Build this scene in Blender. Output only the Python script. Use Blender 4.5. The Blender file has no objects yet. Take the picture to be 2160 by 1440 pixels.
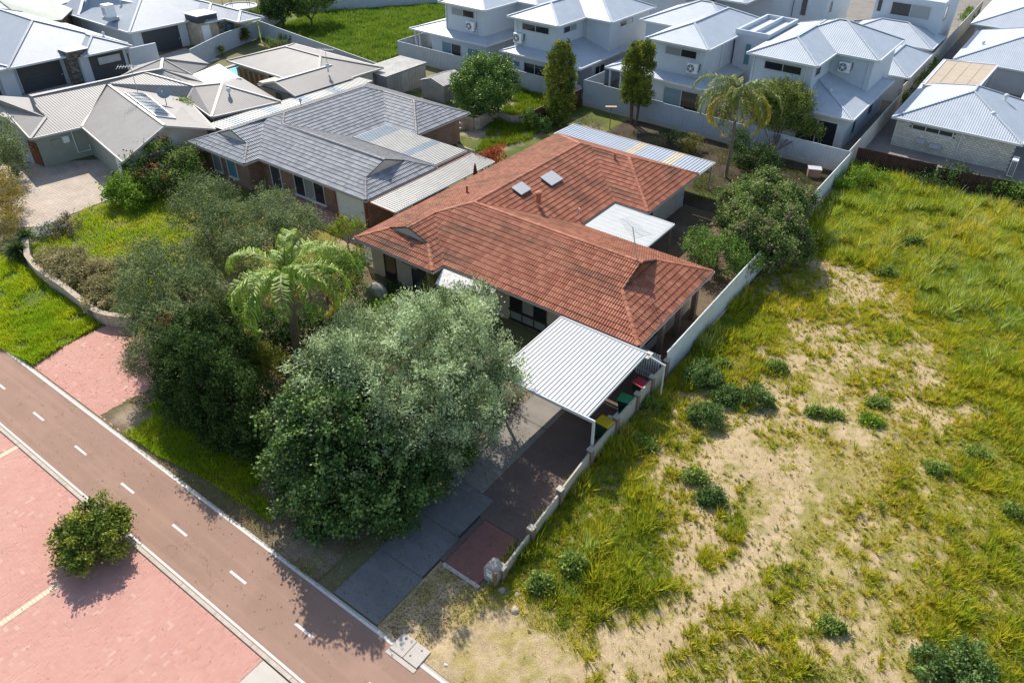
import bpy, math, random
import numpy as np
from mathutils import Vector, Matrix, Euler
random.seed(7)
rng = np.random.default_rng(11)
R = math.radians
sc = bpy.context.scene
col = sc.collection

# ------------------------------------------------------------------ camera
FPX, PPX, PPY = 1557.467, 1186.14, 621.21          # focal length and principal point for a 2160 px wide frame
CAMR = np.array([[0.8270304398, 0.5612125925, 0.0325741865],
                 [0.3332684664, -0.4428074541, -0.8323783322],
                 [-0.4527171092, 0.6992581673, -0.5532497035]])   # rows: right, down, forward
CAMZ = 24.0
cam = bpy.data.cameras.new('camera')
camo = bpy.data.objects.new('camera', cam)
col.objects.link(camo)
m = Matrix(((CAMR[0][0], -CAMR[1][0], -CAMR[2][0], 0), (CAMR[0][1], -CAMR[1][1], -CAMR[2][1], 0),
            (CAMR[0][2], -CAMR[1][2], -CAMR[2][2], CAMZ), (0, 0, 0, 1)))
camo.matrix_world = m
cam.sensor_fit = 'HORIZONTAL'
cam.sensor_width = 36.0
cam.lens = FPX / 2160 * 36
cam.shift_x = -(PPX - 1080) / 2160
cam.shift_y = -(720 - PPY) / 2160
cam.clip_start = 0.5
cam.clip_end = 3000
sc.camera = camo

# ------------------------------------------------------------------ sky, sun, exposure
SUN_EL = 40.5
SUN_DIR = np.array([-0.84, 0.54])                   # where the sun stands, in plan
w = bpy.data.worlds.new('World')
sc.world = w
w.use_nodes = True
nt = w.node_tree
sky = nt.nodes.new('ShaderNodeTexSky')
sky.sky_type = 'NISHITA'
sky.sun_disc = False
sky.sun_elevation = R(SUN_EL)
sky.sun_rotation = math.atan2(SUN_DIR[0], SUN_DIR[1])
nt.links.new(sky.outputs[0], nt.nodes['Background'].inputs[0])
nt.nodes['Background'].inputs[1].default_value = 0.14
sl = bpy.data.lights.new('sun', 'SUN')
sl.energy = 4.4
sl.angle = R(0.5)
sl.color = (1.0, 0.955, 0.88)
so = bpy.data.objects.new('sun', sl)
col.objects.link(so)
ce = math.cos(R(SUN_EL))
sd = Vector((SUN_DIR[0] * ce, SUN_DIR[1] * ce, math.sin(R(SUN_EL)))).normalized()
so.rotation_euler = sd.to_track_quat('Z', 'Y').to_euler()
so.location = (-60, 60, 80)
sc.view_settings.view_transform = 'Standard'
sc.view_settings.look = 'None'
sc.view_settings.gamma = 1.0
sc.view_settings.exposure = 0.6
sc.cycles.max_bounces = 6
sc.cycles.transparent_max_bounces = 4

# ------------------------------------------------------------------ helpers
def G(x, y, z=0.0):
    """a spot of the surveyed place: the point at height z seen at (x, y) of the 2160 px frame"""
    d = CAMR.T @ np.array([(x - PPX) / FPX, (y - PPY) / FPX, 1.0])
    t = (z - CAMZ) / d[2]
    return np.array([d[0] * t, d[1] * t, z])

def hash2(ix, iy, seed):
    h = (ix.astype(np.int64) * 374761393 + iy.astype(np.int64) * 668265263 + seed * 974711) & 0x7fffffff
    h = ((h ^ (h >> 13)) * 1274126177) & 0x7fffffff
    h = h ^ (h >> 16)
    return (h & 0xffff) / 65535.0

def vnoise(x, y, s, seed=0):
    x = np.asarray(x) / s; y = np.asarray(y) / s
    ix = np.floor(x); iy = np.floor(y)
    fx = x - ix; fy = y - iy
    fx = fx * fx * (3 - 2 * fx); fy = fy * fy * (3 - 2 * fy)
    a = hash2(ix, iy, seed); b = hash2(ix + 1, iy, seed); c = hash2(ix, iy + 1, seed); d = hash2(ix + 1, iy + 1, seed)
    return (a * (1 - fx) + b * fx) * (1 - fy) + (c * (1 - fx) + d * fx) * fy

def fbm(x, y, s, seed=0, o=3):
    t = 0; a = 1; n = 0
    for i in range(o):
        t = t + a * vnoise(x, y, s / 2 ** i, seed + i * 7); n += a; a *= 0.55
    return t / n

WLOC = {}
def wl(o):
    return WLOC.get(o.name, Vector((0, 0, 0)))

def thing(name, label, cat, loc=(0, 0, 0), group=None):
    o = bpy.data.objects.new(name, None)
    col.objects.link(o)
    o.location = tuple(float(v) for v in loc)
    o.empty_display_size = 0.3
    o['label'] = label; o['category'] = cat
    if group: o['group'] = group
    WLOC[o.name] = Vector(o.location)
    return o

def tag(o, label, cat, group=None):
    o['label'] = label; o['category'] = cat
    if group: o['group'] = group
    return o

def mesh_np(name, V, F, mat, smooth=False, colr=None, tint=None):
    """V (n,3) array, F (m,k) array of equal sized polygons"""
    V = np.asarray(V, np.float32); F = np.asarray(F, np.int32)
    me = bpy.data.meshes.new(name)
    me.vertices.add(len(V)); me.vertices.foreach_set('co', V.ravel())
    k = F.shape[1]
    me.loops.add(F.size); me.loops.foreach_set('vertex_index', F.ravel())
    me.polygons.add(len(F))
    me.polygons.foreach_set('loop_start', np.arange(0, F.size, k, dtype=np.int32))
    me.polygons.foreach_set('loop_total', np.full(len(F), k, np.int32))
    me.polygons.foreach_set('use_smooth', np.full(len(F), bool(smooth)))
    me.update(calc_edges=True)
    if colr is not None:
        a = me.attributes.new('Col', 'FLOAT_COLOR', 'POINT')
        c = np.ones((len(V), 4), np.float32); c[:, :3] = colr
        a.data.foreach_set('color', c.ravel())
    if tint is not None:
        a = me.attributes.new('tint', 'FLOAT', 'POINT')
        a.data.foreach_set('value', np.asarray(tint, np.float32))
    if mat: me.materials.append(mat)
    return me

def link(name, me, parent=None, loc=None, kind=None):
    o = bpy.data.objects.new(name, me)
    col.objects.link(o)
    if parent is not None:
        o.parent = parent
        WLOC[o.name] = wl(parent)
    elif loc is not None:
        o.location = tuple(float(v) for v in loc)
        WLOC[o.name] = Vector(o.location)
    if kind: o['kind'] = kind
    return o

class MB:
    def __init__(s):
        s.v = []; s.f = []
    def poly(s, pts):
        n = len(s.v); s.v += [tuple(map(float, p)) for p in pts]; s.f.append(tuple(range(n, n + len(pts)))); return s
    def box(s, x0, x1, y0, y1, z0, z1):
        n = len(s.v)
        s.v += [(x0, y0, z0), (x1, y0, z0), (x1, y1, z0), (x0, y1, z0), (x0, y0, z1), (x1, y0, z1), (x1, y1, z1), (x0, y1, z1)]
        s.f += [tuple(n + i for i in q) for q in ((0, 3, 2, 1), (4, 5, 6, 7), (0, 1, 5, 4), (1, 2, 6, 5), (2, 3, 7, 6), (3, 0, 4, 7))]
        return s
    def obox(s, c, ax, ay, az, hx, hy, hz):
        c = np.asarray(c, float); ax, ay, az = (np.asarray(a, float) for a in (ax, ay, az))
        n = len(s.v)
        for dz in (-1, 1):
            for dx, dy in ((-1, -1), (1, -1), (1, 1), (-1, 1)):
                s.v.append(tuple(c + ax * hx * dx + ay * hy * dy + az * hz * dz))
        s.f += [tuple(n + i for i in q) for q in ((0, 3, 2, 1), (4, 5, 6, 7), (0, 1, 5, 4), (1, 2, 6, 5), (2, 3, 7, 6), (3, 0, 4, 7))]
        return s
    def beam(s, a, b, w, h):
        a = np.asarray(a, float); b = np.asarray(b, float)
        d = b - a; L = np.linalg.norm(d); d /= L
        up = np.array([0, 0, 1.0]) if abs(d[2]) < 0.95 else np.array([1.0, 0, 0])
        sx = np.cross(d, up); sx /= np.linalg.norm(sx); sz = np.cross(sx, d)
        return s.obox((a + b) / 2, sx, d, sz, w / 2, L / 2, h / 2)
    def tube(s, pts, rad, n=8, cap=True):
        pts = [np.asarray(p, float) for p in pts]
        if not hasattr(rad, '__len__'): rad = [rad] * len(pts)
        st = len(s.v)
        for i, p in enumerate(pts):
            d = pts[min(i + 1, len(pts) - 1)] - pts[max(i - 1, 0)]
            d = d / (np.linalg.norm(d) + 1e-9)
            up = np.array([0, 0, 1.0]) if abs(d[2]) < 0.9 else np.array([1.0, 0, 0])
            a = np.cross(d, up); a /= np.linalg.norm(a); b = np.cross(d, a)
            for k in range(n):
                t = 2 * math.pi * k / n
                s.v.append(tuple(p + (a * math.cos(t) + b * math.sin(t)) * rad[i]))
        for i in range(len(pts) - 1):
            for k in range(n):
                q = st + i * n; k2 = (k + 1) % n
                s.f.append((q + k, q + k2, q + n + k2, q + n + k))
        if cap:
            s.f.append(tuple(st + k for k in range(n)))
            s.f.append(tuple(st + (len(pts) - 1) * n + k for k in reversed(range(n))))
        return s
    def prism(s, poly, z0, z1):
        n = len(s.v); k = len(poly)
        s.v += [(p[0], p[1], z0) for p in poly] + [(p[0], p[1], z1) for p in poly]
        s.f += [tuple(n + i for i in reversed(range(k))), tuple(n + k + i for i in range(k))]
        for i in range(k):
            j = (i + 1) % k
            s.f.append((n + i, n + j, n + k + j, n + k + i))
        return s
    def build(s, name, mat, parent=None, loc=None, kind=None, smooth=False, bevel=0.0):
        me = bpy.data.meshes.new(name)
        off = np.array(wl(parent)) if parent is not None else (np.array(loc, float) if loc is not None else np.zeros(3))
        me.from_pydata([tuple(np.asarray(v) - off) for v in s.v], [], s.f)
        if smooth:
            for p in me.polygons: p.use_smooth = True
        if mat: me.materials.append(mat)
        me.update()
        o = link(name, me, parent, loc, kind)
        if bevel:
            b = o.modifiers.new('b', 'BEVEL'); b.width = bevel; b.segments = 2; b.limit_method = 'ANGLE'
        return o

def dup(root, loc, rotz=0, label=None):
    r = root.copy(); col.objects.link(r)
    r.location = tuple(float(v) for v in loc); r.rotation_euler = (0, 0, rotz)
    if label: r['label'] = label
    for ch in list(root.children):
        c = ch.copy(); col.objects.link(c); c.parent = r
        for g in list(ch.children):
            d = g.copy(); col.objects.link(d); d.parent = c
    return r

# ------------------------------------------------------------------ materials
MATS = {}
class NT:
    def __init__(s, name, rough=0.8, spec=0.3, metal=0.0):
        s.m = bpy.data.materials.new(name); s.m.use_nodes = True
        s.t = s.m.node_tree; s.b = s.t.nodes['Principled BSDF']
        s.b.inputs['Roughness'].default_value = rough
        s.b.inputs['Specular IOR Level'].default_value = spec
        s.b.inputs['Metallic'].default_value = metal
    def n(s, typ, **k):
        o = s.t.nodes.new('ShaderNode' + typ)
        for a, v in k.items(): setattr(o, a, v)
        return o
    def l(s, a, b): s.t.links.new(a, b)
    def pos(s): return s.n('NewGeometry').outputs['Position']
    def noise(s, scale, detail=4, rough=0.6, vec=None, stretch=None):
        t = s.n('TexNoise'); t.inputs['Scale'].default_value = scale; t.inputs['Detail'].default_value = detail
        t.inputs['Roughness'].default_value = rough
        v = vec if vec is not None else s.pos()
        if stretch:
            mp = s.n('Mapping'); mp.inputs['Scale'].default_value = stretch; s.l(v, mp.inputs['Vector']); v = mp.outputs[0]
        s.l(v, t.inputs['Vector']); return t.outputs['Fac']
    def ramp(s, fac, stops):
        r = s.n('ValToRGB'); e = r.color_ramp.elements
        while len(e) < len(stops): e.new(0.5)
        for q, (p, c) in zip(e, stops):
            q.position = p; q.color = (c[0], c[1], c[2], 1) if hasattr(c, '__len__') else (c, c, c, 1)
        s.l(fac, r.inputs[0]); return r.outputs[0]
    def mix(s, a, b, fac, mode='MIX'):
        x = s.n('Mix', data_type='RGBA', blend_type=mode)
        for i, v in ((6, a), (7, b)):
            if hasattr(v, 'is_linked') or hasattr(v, 'links'): s.l(v, x.inputs[i])
            else: x.inputs[i].default_value = (*v, 1)
        if hasattr(fac, 'links'): s.l(fac, x.inputs[0])
        else: x.inputs[0].default_value = fac
        return x.outputs[2]
    def math(s, op, a, b=0.0):
        x = s.n('Math', operation=op)
        for i, v in ((0, a), (1, b)):
            if hasattr(v, 'links'): s.l(v, x.inputs[i])
            else: x.inputs[i].default_value = v
        return x.outputs[0]
    def rnd(s):
        a = s.n('Attribute', attribute_name='tint').outputs['Fac']
        return s.math('FRACT', s.math('ADD', a, s.n('ObjectInfo').outputs['Random']))
    def bump(s, h, strength=0.3, dist=0.02):
        b = s.n('Bump'); b.inputs['Strength'].default_value = strength; b.inputs['Distance'].default_value = dist
        s.l(h, b.inputs['Height']); s.l(b.outputs[0], s.b.inputs['Normal'])
    def color(s, c):
        if hasattr(c, 'links'): s.l(c, s.b.inputs['Base Color'])
        else: s.b.inputs['Base Color'].default_value = (*c, 1)
        return s

def plain(name, c, rough=0.6, spec=0.3, var=0.12, scale=1.5, metal=0.0):
    t = NT(name, rough, spec, metal)
    lo = tuple(v * (1 - var) for v in c); hi = tuple(min(1, v * (1 + var)) for v in c)
    t.color(t.ramp(t.noise(scale, 5, 0.65), [(0.3, lo), (0.7, hi)]))
    MATS[name] = t.m
    return t.m

def sheet_metal(name, c, rough=0.45, spec=0.4, period=0.19, dirt=0.08, depth=0.6):
    """profiled steel roofing: ribs run down the slope whichever way the face falls"""
    t = NT(name, rough, spec)
    g = t.n('NewGeometry'); sp = t.n('SeparateXYZ'); t.l(g.outputs['Position'], sp.inputs[0])
    sn = t.n('SeparateXYZ'); t.l(g.outputs['True Normal'], sn.inputs[0])
    sel = t.math('GREATER_THAN', t.math('ABSOLUTE', sn.outputs[0]), t.math('ABSOLUTE', sn.outputs[1]))
    a = t.math('MULTIPLY', sp.outputs[1], sel); b = t.math('MULTIPLY', sp.outputs[0], t.math('SUBTRACT', 1.0, sel))
    c1 = t.math('ADD', a, b)
    wv = t.math('SINE', t.math('MULTIPLY', c1, 2 * math.pi / period))
    rib = t.math('POWER', t.math('MAXIMUM', wv, 0.0), 3.0)
    t.bump(rib, depth, 0.035)
    lo = tuple(v * (1 - dirt * 2) for v in c)
    t.color(t.ramp(t.noise(0.9, 6, 0.7), [(0.32, lo), (0.62, c)]))
    MATS[name] = t.m
    return t.m

def veg_material(name, transl=0.22, rough=0.55, spec=0.25):
    t = NT(name, rough, spec)
    a = t.n('Attribute', attribute_name='Col').outputs['Color']
    t.color(a)
    tr = t.n('BsdfTranslucent'); t.l(t.mix(a, (1.0, 1.0, 0.35), 0.35, 'MULTIPLY'), tr.inputs[0])
    mx = t.n('MixShader'); mx.inputs[0].default_value = transl
    t.l(t.b.outputs[0], mx.inputs[1]); t.l(tr.outputs[0], mx.inputs[2])
    t.l(mx.outputs[0], t.t.nodes['Material Output'].inputs[0])
    return t.m
VEG = veg_material('foliage', 0.25, 0.7, 0.12)
GLOSSY = veg_material('glossy_foliage', 0.18, 0.5, 0.28)
GRASSM = veg_material('grass', 0.4, 0.9, 0.0)

def soil_material():
    t = NT('soil', 0.95, 0.1)
    a = t.n('Attribute', attribute_name='Col').outputs['Color']
    n1 = t.noise(3.0, 8, 0.75); n2 = t.noise(22, 4, 0.7)
    c = t.mix(a, t.ramp(n1, [(0.3, (0.75,) * 3), (0.7, (1.2,) * 3)]), 1.0, 'MULTIPLY')
    c = t.mix(c, t.ramp(n2, [(0.35, (0.7,) * 3), (0.65, (1.2,) * 3)]), 0.8, 'MULTIPLY')
    t.color(c); t.bump(n2, 0.7, 0.06)
    return t.m
SOIL = soil_material()

def terracotta(name='terracotta', f=(0.88, 0.73, 0.64)):
    t = NT(name, 0.75, 0.25)
    r = t.rnd()
    base = t.ramp(r, [(0.0, (0.37, 0.145, 0.088)), (0.5, (0.45, 0.19, 0.118)), (1.0, (0.55, 0.265, 0.175))])
    lich = t.noise(0.55, 6, 0.7, stretch=(0.45, 1.5, 1.5))
    c = t.mix(base, (0.15, 0.10, 0.065), t.ramp(lich, [(0.50, 0.0), (0.66, 0.85)]))
    c = t.mix(c, (0.045, 0.035, 0.03), t.ramp(t.noise(9, 5, 0.75), [(0.54, 0.0), (0.76, 0.6)]))
    c = t.mix(c, (0.52, 0.28, 0.18), t.ramp(t.noise(2.4, 4), [(0.5, 0.0), (0.8, 0.6)]))
    t.color(t.mix(c, f, 1.0, 'MULTIPLY')); t.bump(t.noise(45, 3), 0.25, 0.01)
    return t.m
TERRA = terracotta()
TERRA_DARK = terracotta('darkened_orange_terracotta', (0.66, 0.54, 0.44))  # orange lichen tone, also darkened to offset the sun on the slopes facing it

def greytile(name='grey_glazed_tile', f=(1, 1, 1)):
    t = NT(name, 0.6, 0.35)
    r = t.rnd()
    c = t.ramp(r, [(0.0, (0.22, 0.225, 0.23)), (1.0, (0.36, 0.36, 0.365))])
    c = t.mix(c, (0.44, 0.44, 0.44), t.ramp(t.noise(1.2, 5), [(0.5, 0.0), (0.8, 0.5)]))
    t.color(t.mix(c, f, 1.0, 'MULTIPLY')); t.bump(t.noise(40, 3), 0.15, 0.01)
    return t.m
GREYT = greytile()
GREYT_DARK = greytile('darkened_grey_tile', (0.5, 0.49, 0.49))  # darker copy: shade put into the colour of the sunward slopes; also for capping

def paver():
    t = NT('red_paver', 0.85, 0.15)
    r = t.rnd()
    base = t.ramp(r, [(0.0, (0.47, 0.24, 0.187)), (0.94, (0.50, 0.265, 0.208)), (1.0, (0.55, 0.34, 0.28))])
    big = t.noise(0.22, 5, 0.7)
    c = t.mix(base, (0.54, 0.31, 0.25), t.ramp(big, [(0.45, 0.0), (0.75, 0.7)]))
    c = t.mix(c, (0.34, 0.21, 0.17), t.ramp(t.noise(1.1, 6, 0.75), [(0.55, 0.0), (0.85, 0.5)]))
    t.color(c); t.bump(t.noise(60, 2), 0.3, 0.005)
    return t.m
PAVER = paver()

def asphalt(name, c, dark, spec=0.15, cracks=False):
    t = NT(name, 0.9, spec)
    f = t.noise(110, 2, 0.6)
    col_ = t.ramp(f, [(0.3, tuple(v * 0.78 for v in c)), (0.7, tuple(v * 1.2 for v in c))])
    col_ = t.mix(col_, dark, t.ramp(t.noise(0.5, 7, 0.7), [(0.42, 0.0), (0.75, 0.6)]))
    col_ = t.mix(col_, tuple(min(1, v * 1.35) for v in c), t.ramp(t.noise(0.35, 4, 0.6, stretch=(1, 3, 1)), [(0.5, 0.0), (0.8, 0.5)]))
    if cracks:
        vo = t.n('TexVoronoi', feature='DISTANCE_TO_EDGE'); vo.inputs['Scale'].default_value = 0.33
        wz = t.n('Vector' + 'Math', operation='ADD'); nz = t.n('TexNoise'); nz.inputs['Scale'].default_value = 1.3; nz.inputs['Detail'].default_value = 6
        t.l(t.pos(), nz.inputs['Vector']); t.l(t.pos(), wz.inputs[0]); t.l(nz.outputs['Color'], wz.inputs[1]); t.l(wz.outputs[0], vo.inputs['Vector'])
        ck = t.math('MULTIPLY', t.ramp(vo.outputs['Distance'], [(0.0, 1.0), (0.006, 0.0)]), t.ramp(t.noise(0.25, 3), [(0.5, 0.0), (0.6, 0.6)]))
        col_ = t.mix(col_, tuple(v * 0.5 for v in dark), ck)
        col_ = t.mix(col_, tuple(v * 0.6 for v in dark), t.ramp(t.noise(3.5, 5, 0.6), [(0.68, 0.0), (0.76, 0.5)]))
        col_ = t.mix(col_, tuple(v * 1.2 for v in c), t.ramp(t.noise(0.8, 3, 0.5, stretch=(0.12, 5, 1)), [(0.5, 0.0), (0.7, 0.45)]))
    t.color(col_); t.bump(f, 0.35, 0.01)
    return t.m
PATHM = asphalt('red_asphalt', (0.305, 0.19, 0.138), (0.24, 0.15, 0.108), cracks=True)
CONC = asphalt('driveway_concrete', (0.24, 0.215, 0.185), (0.115, 0.10, 0.09), cracks=True)
BITU = asphalt('brown_bitumen', (0.155, 0.11, 0.09), (0.09, 0.066, 0.055))
DARKC = asphalt('dark_concrete', (0.185, 0.175, 0.165), (0.10, 0.092, 0.088), cracks=True)  # darker grey, for the three slabs nearest the path
REDC = asphalt('red_concrete', (0.25, 0.115, 0.09), (0.17, 0.085, 0.07))
PALEC = asphalt('pale_concrete', (0.50, 0.45, 0.38), (0.36, 0.31, 0.26))

def pavgrid(name, c1, c2, mort, w, h):
    t = NT(name, 0.85, 0.2)
    b = t.n('TexBrick'); b.inputs['Color1'].default_value = (*c1, 1); b.inputs['Color2'].default_value = (*c2, 1)
    b.inputs['Mortar'].default_value = (*mort, 1); b.inputs['Scale'].default_value = 1.0
    b.inputs['Brick Width'].default_value = w; b.inputs['Row Height'].default_value = h; b.inputs['Mortar Size'].default_value = 0.012
    t.l(t.pos(), b.inputs['Vector'])
    c = t.mix(b.outputs['Color'], t.ramp(t.noise(0.6, 6), [(0.3, (0.8,) * 3), (0.7, (1.1,) * 3)]), 1.0, 'MULTIPLY')
    t.color(c); t.bump(b.outputs['Fac'], -0.3, 0.01)
    return t.m
TANPAVE = pavgrid('tan_pavers', (0.50, 0.41, 0.32), (0.44, 0.36, 0.29), (0.28, 0.22, 0.17), 0.4, 0.2)

def brickwall(name, c1, c2, mort, w=0.24, h=0.086):
    t = NT(name, 0.85, 0.2)
    g = t.n('NewGeometry'); sp = t.n('SeparateXYZ'); t.l(g.outputs['Position'], sp.inputs[0])
    cb = t.n('CombineXYZ'); t.l(t.math('ADD', sp.outputs[0], sp.outputs[1]), cb.inputs[0]); t.l(sp.outputs[2], cb.inputs[1])
    b = t.n('TexBrick'); b.inputs['Color1'].default_value = (*c1, 1); b.inputs['Color2'].default_value = (*c2, 1)
    b.inputs['Mortar'].default_value = (*mort, 1); b.inputs['Scale'].default_value = 1.0
    b.inputs['Brick Width'].default_value = w; b.inputs['Row Height'].default_value = h; b.inputs['Mortar Size'].default_value = 0.01
    t.l(cb.outputs[0], b.inputs['Vector'])
    c = t.mix(b.outputs['Color'], t.ramp(t.noise(1.2, 5), [(0.3, (0.7,) * 3), (0.7, (1.2,) * 3)]), 1.0, 'MULTIPLY')
    t.color(c); t.bump(b.outputs['Fac'], -0.4, 0.01)
    return t.m
BRICK = brickwall('red_brown_brick', (0.30, 0.15, 0.10), (0.20, 0.10, 0.075), (0.32, 0.27, 0.22))
CREAMB = brickwall('cream_brick', (0.52, 0.44, 0.32), (0.46, 0.38, 0.28), (0.42, 0.36, 0.28))
STONEC = brickwall('stone_cladding', (0.30, 0.26, 0.21), (0.09, 0.08, 0.07), (0.05, 0.045, 0.04), 0.3, 0.14)

WHITE_ROOF = sheet_metal('white_steel_roof', (0.47, 0.51, 0.55), 0.5, 0.35, 0.19, 0.06, 1.0)
PALE_ROOF = sheet_metal('pale_blue_grey_steel_roof', (0.33, 0.36, 0.395), 0.5, 0.4, 0.19, 0.06)
TAN_ROOF = sheet_metal('taupe_steel_roof', (0.30, 0.272, 0.24), 0.55, 0.3, 0.19, 0.06)
SAGE_ROOF = sheet_metal('sage_steel_roof', (0.17, 0.215, 0.165), 0.5, 0.3, 0.19, 0.06)
WHITE = plain('white_render', (0.50, 0.54, 0.57), 0.7, 0.25, 0.05, 0.8)
TRIM = plain('white_trim', (0.60, 0.61, 0.61), 0.5, 0.35, 0.05)
CREAMW = plain('cream_render', (0.58, 0.51, 0.41), 0.8, 0.2, 0.08)
BEIGE = plain('beige_painted_brick', (0.50, 0.45, 0.37), 0.8, 0.2, 0.1)
LIMEST = plain('limestone', (0.42, 0.34, 0.255), 0.9, 0.15, 0.22, 3.0)
GREENW = plain('grey_green_render', (0.33, 0.34, 0.28), 0.8, 0.2, 0.06)
DARKDOOR = plain('charcoal_door', (0.052, 0.056, 0.062), 0.45, 0.4, 0.12)
DARKTRIM = plain('dark_brown_trim', (0.05, 0.035, 0.03), 0.5, 0.3)
REDTRIM = plain('terracotta_painted_steel', (0.30, 0.10, 0.075), 0.5, 0.3)
TIMBER = plain('weathered_timber', (0.22, 0.14, 0.09), 0.85, 0.15, 0.3, 5)
RUST = plain('rusty_red_gate', (0.20, 0.075, 0.04), 0.8, 0.2, 0.25, 4)
ZINC = plain('zincalume', (0.42, 0.46, 0.50), 0.38, 0.45, 0.08, 0.8)
WHITESHEET = plain('white_painted_sheet', (0.46, 0.46, 0.445), 0.45, 0.4, 0.06, 1.2)
SHEDM = plain('grey_weathered_shed_steel', (0.36, 0.34, 0.31), 0.6, 0.3, 0.15, 1.0)
FENCEW = plain('white_steel_fence', (0.46, 0.49, 0.525), 0.5, 0.35, 0.06)
FENCEC = plain('cream_steel_fence', (0.62, 0.57, 0.48), 0.55, 0.3, 0.08)
FENCEA = plain('pale_fibre_cement_fence', (0.60, 0.60, 0.57), 0.8, 0.2, 0.12, 1.2)
FENCEB = plain('dark_brown_corrugated_fence', (0.085, 0.045, 0.035), 0.7, 0.2, 0.25, 2.0)
WALLP = plain('beige_wall_panel', (0.44, 0.39, 0.31), 0.85, 0.2, 0.1, 1.5)
PILLAR = plain('brown_brick_pillar', (0.24, 0.16, 0.125), 0.85, 0.2, 0.2, 6)
GREYP = plain('grey_plastic', (0.45, 0.46, 0.47), 0.5, 0.4)
WHITEP = plain('white_enamel', (0.80, 0.80, 0.78), 0.4, 0.4, 0.03)
BLACKP = plain('black_plastic', (0.02, 0.02, 0.022), 0.5, 0.4)
GREENBIN = plain('dark_green_bin_plastic', (0.012, 0.06, 0.03), 0.5, 0.4)
LIDRED = plain('red_bin_lid', (0.42, 0.02, 0.04), 0.45, 0.4)
LIDGREEN = plain('green_bin_lid', (0.02, 0.27, 0.09), 0.45, 0.4)
LIDYEL = plain('yellow_bin_lid', (0.62, 0.40, 0.01), 0.45, 0.4)
STEEL = plain('galvanised_steel', (0.45, 0.46, 0.48), 0.4, 0.5, 0.1, metal=0.6)
BARK = plain('bark', (0.14, 0.10, 0.075), 0.95, 0.1, 0.35, 6)
PALMBARK = plain('palm_bark', (0.20, 0.15, 0.11), 0.95, 0.1, 0.3, 9)
ROCK = plain('boulder_stone', (0.27, 0.26, 0.22), 0.95, 0.15, 0.35, 3.5)
PT_ = NT('white_road_paint', 0.8, 0.2); PT_.color(PT_.mix(PT_.ramp(PT_.noise(5, 5), [(0.3, (0.56, 0.53, 0.48)), (0.7, (0.72, 0.69, 0.64))]), (0.36, 0.25, 0.19), PT_.ramp(PT_.noise(14, 6, 0.8), [(0.58, 0.0), (0.72, 0.8)]))); PAINT = PT_.m
BAYPAINT = plain('cream_bay_paver', (0.62, 0.52, 0.36), 0.85, 0.2, 0.12, 5)
KERBM = plain('concrete_kerb', (0.46, 0.40, 0.32), 0.9, 0.15, 0.14, 4)
SOLARM = plain('solar_glass', (0.10, 0.13, 0.17), 0.12, 0.6, 0.1)
def glass(name, c, rough=0.06):
    t = NT(name, rough, 0.6); t.color(c); return t.m
GLASS = glass('dark_window_glass', (0.02, 0.025, 0.03))
GLASSB = glass('curtained_window_glass', (0.25, 0.27, 0.27), 0.12)
GLASST = glass('teal_window_glass', (0.10, 0.22, 0.27), 0.1)
WATER = glass('pool_water', (0.03, 0.36, 0.42), 0.05)

# ================================================================== SETTING
def yard(name, x0, x1, y0, y1, res, colfn, z=0.0, bump=0.0, poly=None):
    nx = max(2, int((x1 - x0) / res) + 1); ny = max(2, int((y1 - y0) / res) + 1)
    X, Y = np.meshgrid(np.linspace(x0, x1, nx), np.linspace(y0, y1, ny))
    Z = np.full_like(X, z)
    if bump:
        e = np.minimum(np.minimum(X - x0, x1 - X), np.minimum(Y - y0, y1 - Y))
        Z = Z + bump * np.clip(e / 0.5, 0, 1) * (0.75 * fbm(X, Y, 3.0, 5) + 0.25 * fbm(X, Y, 0.5, 9))
    V = np.stack([X.ravel(), Y.ravel(), Z.ravel()], 1)
    i = np.arange(nx * ny).reshape(ny, nx)
    F = np.stack([i[:-1, :-1].ravel(), i[:-1, 1:].ravel(), i[1:, 1:].ravel(), i[1:, :-1].ravel()], 1)
    c = colfn(V[:, 0], V[:, 1])
    return link(name, mesh_np(name, V, F, SOIL, True, c), kind='structure')

def lerp(a, b, t):
    return np.asarray(a)[None, :] * (1 - t[:, None]) + np.asarray(b)[None, :] * t[:, None]
SAND = (0.53, 0.40, 0.235); DIRT = (0.17, 0.125, 0.08); GRN = (0.09, 0.125, 0.025); YEL = (0.24, 0.20, 0.05); DRY = (0.36, 0.26, 0.12)

def mixcol(f1, f2, a, b, c):
    return lerp(a, b, np.clip(f1, 0, 1)) * (1 - np.clip(f2, 0, 1))[:, None] + np.asarray(c)[None, :] * np.clip(f2, 0, 1)[:, None]

# one big sheet under everything
g = MB(); g.poly([(-600, -400, -0.03), (500, -400, -0.03), (500, 900, -0.03), (-600, 900, -0.03)])
gm = NT('ground', 0.95, 0.1)
gm.color(gm.ramp(gm.noise(0.35, 6, 0.7), [(0.35, (0.20, 0.16, 0.10)), (0.55, (0.16, 0.16, 0.06)), (0.7, (0.36, 0.28, 0.18))]))
g.build('ground', gm.m, kind='structure')

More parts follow.
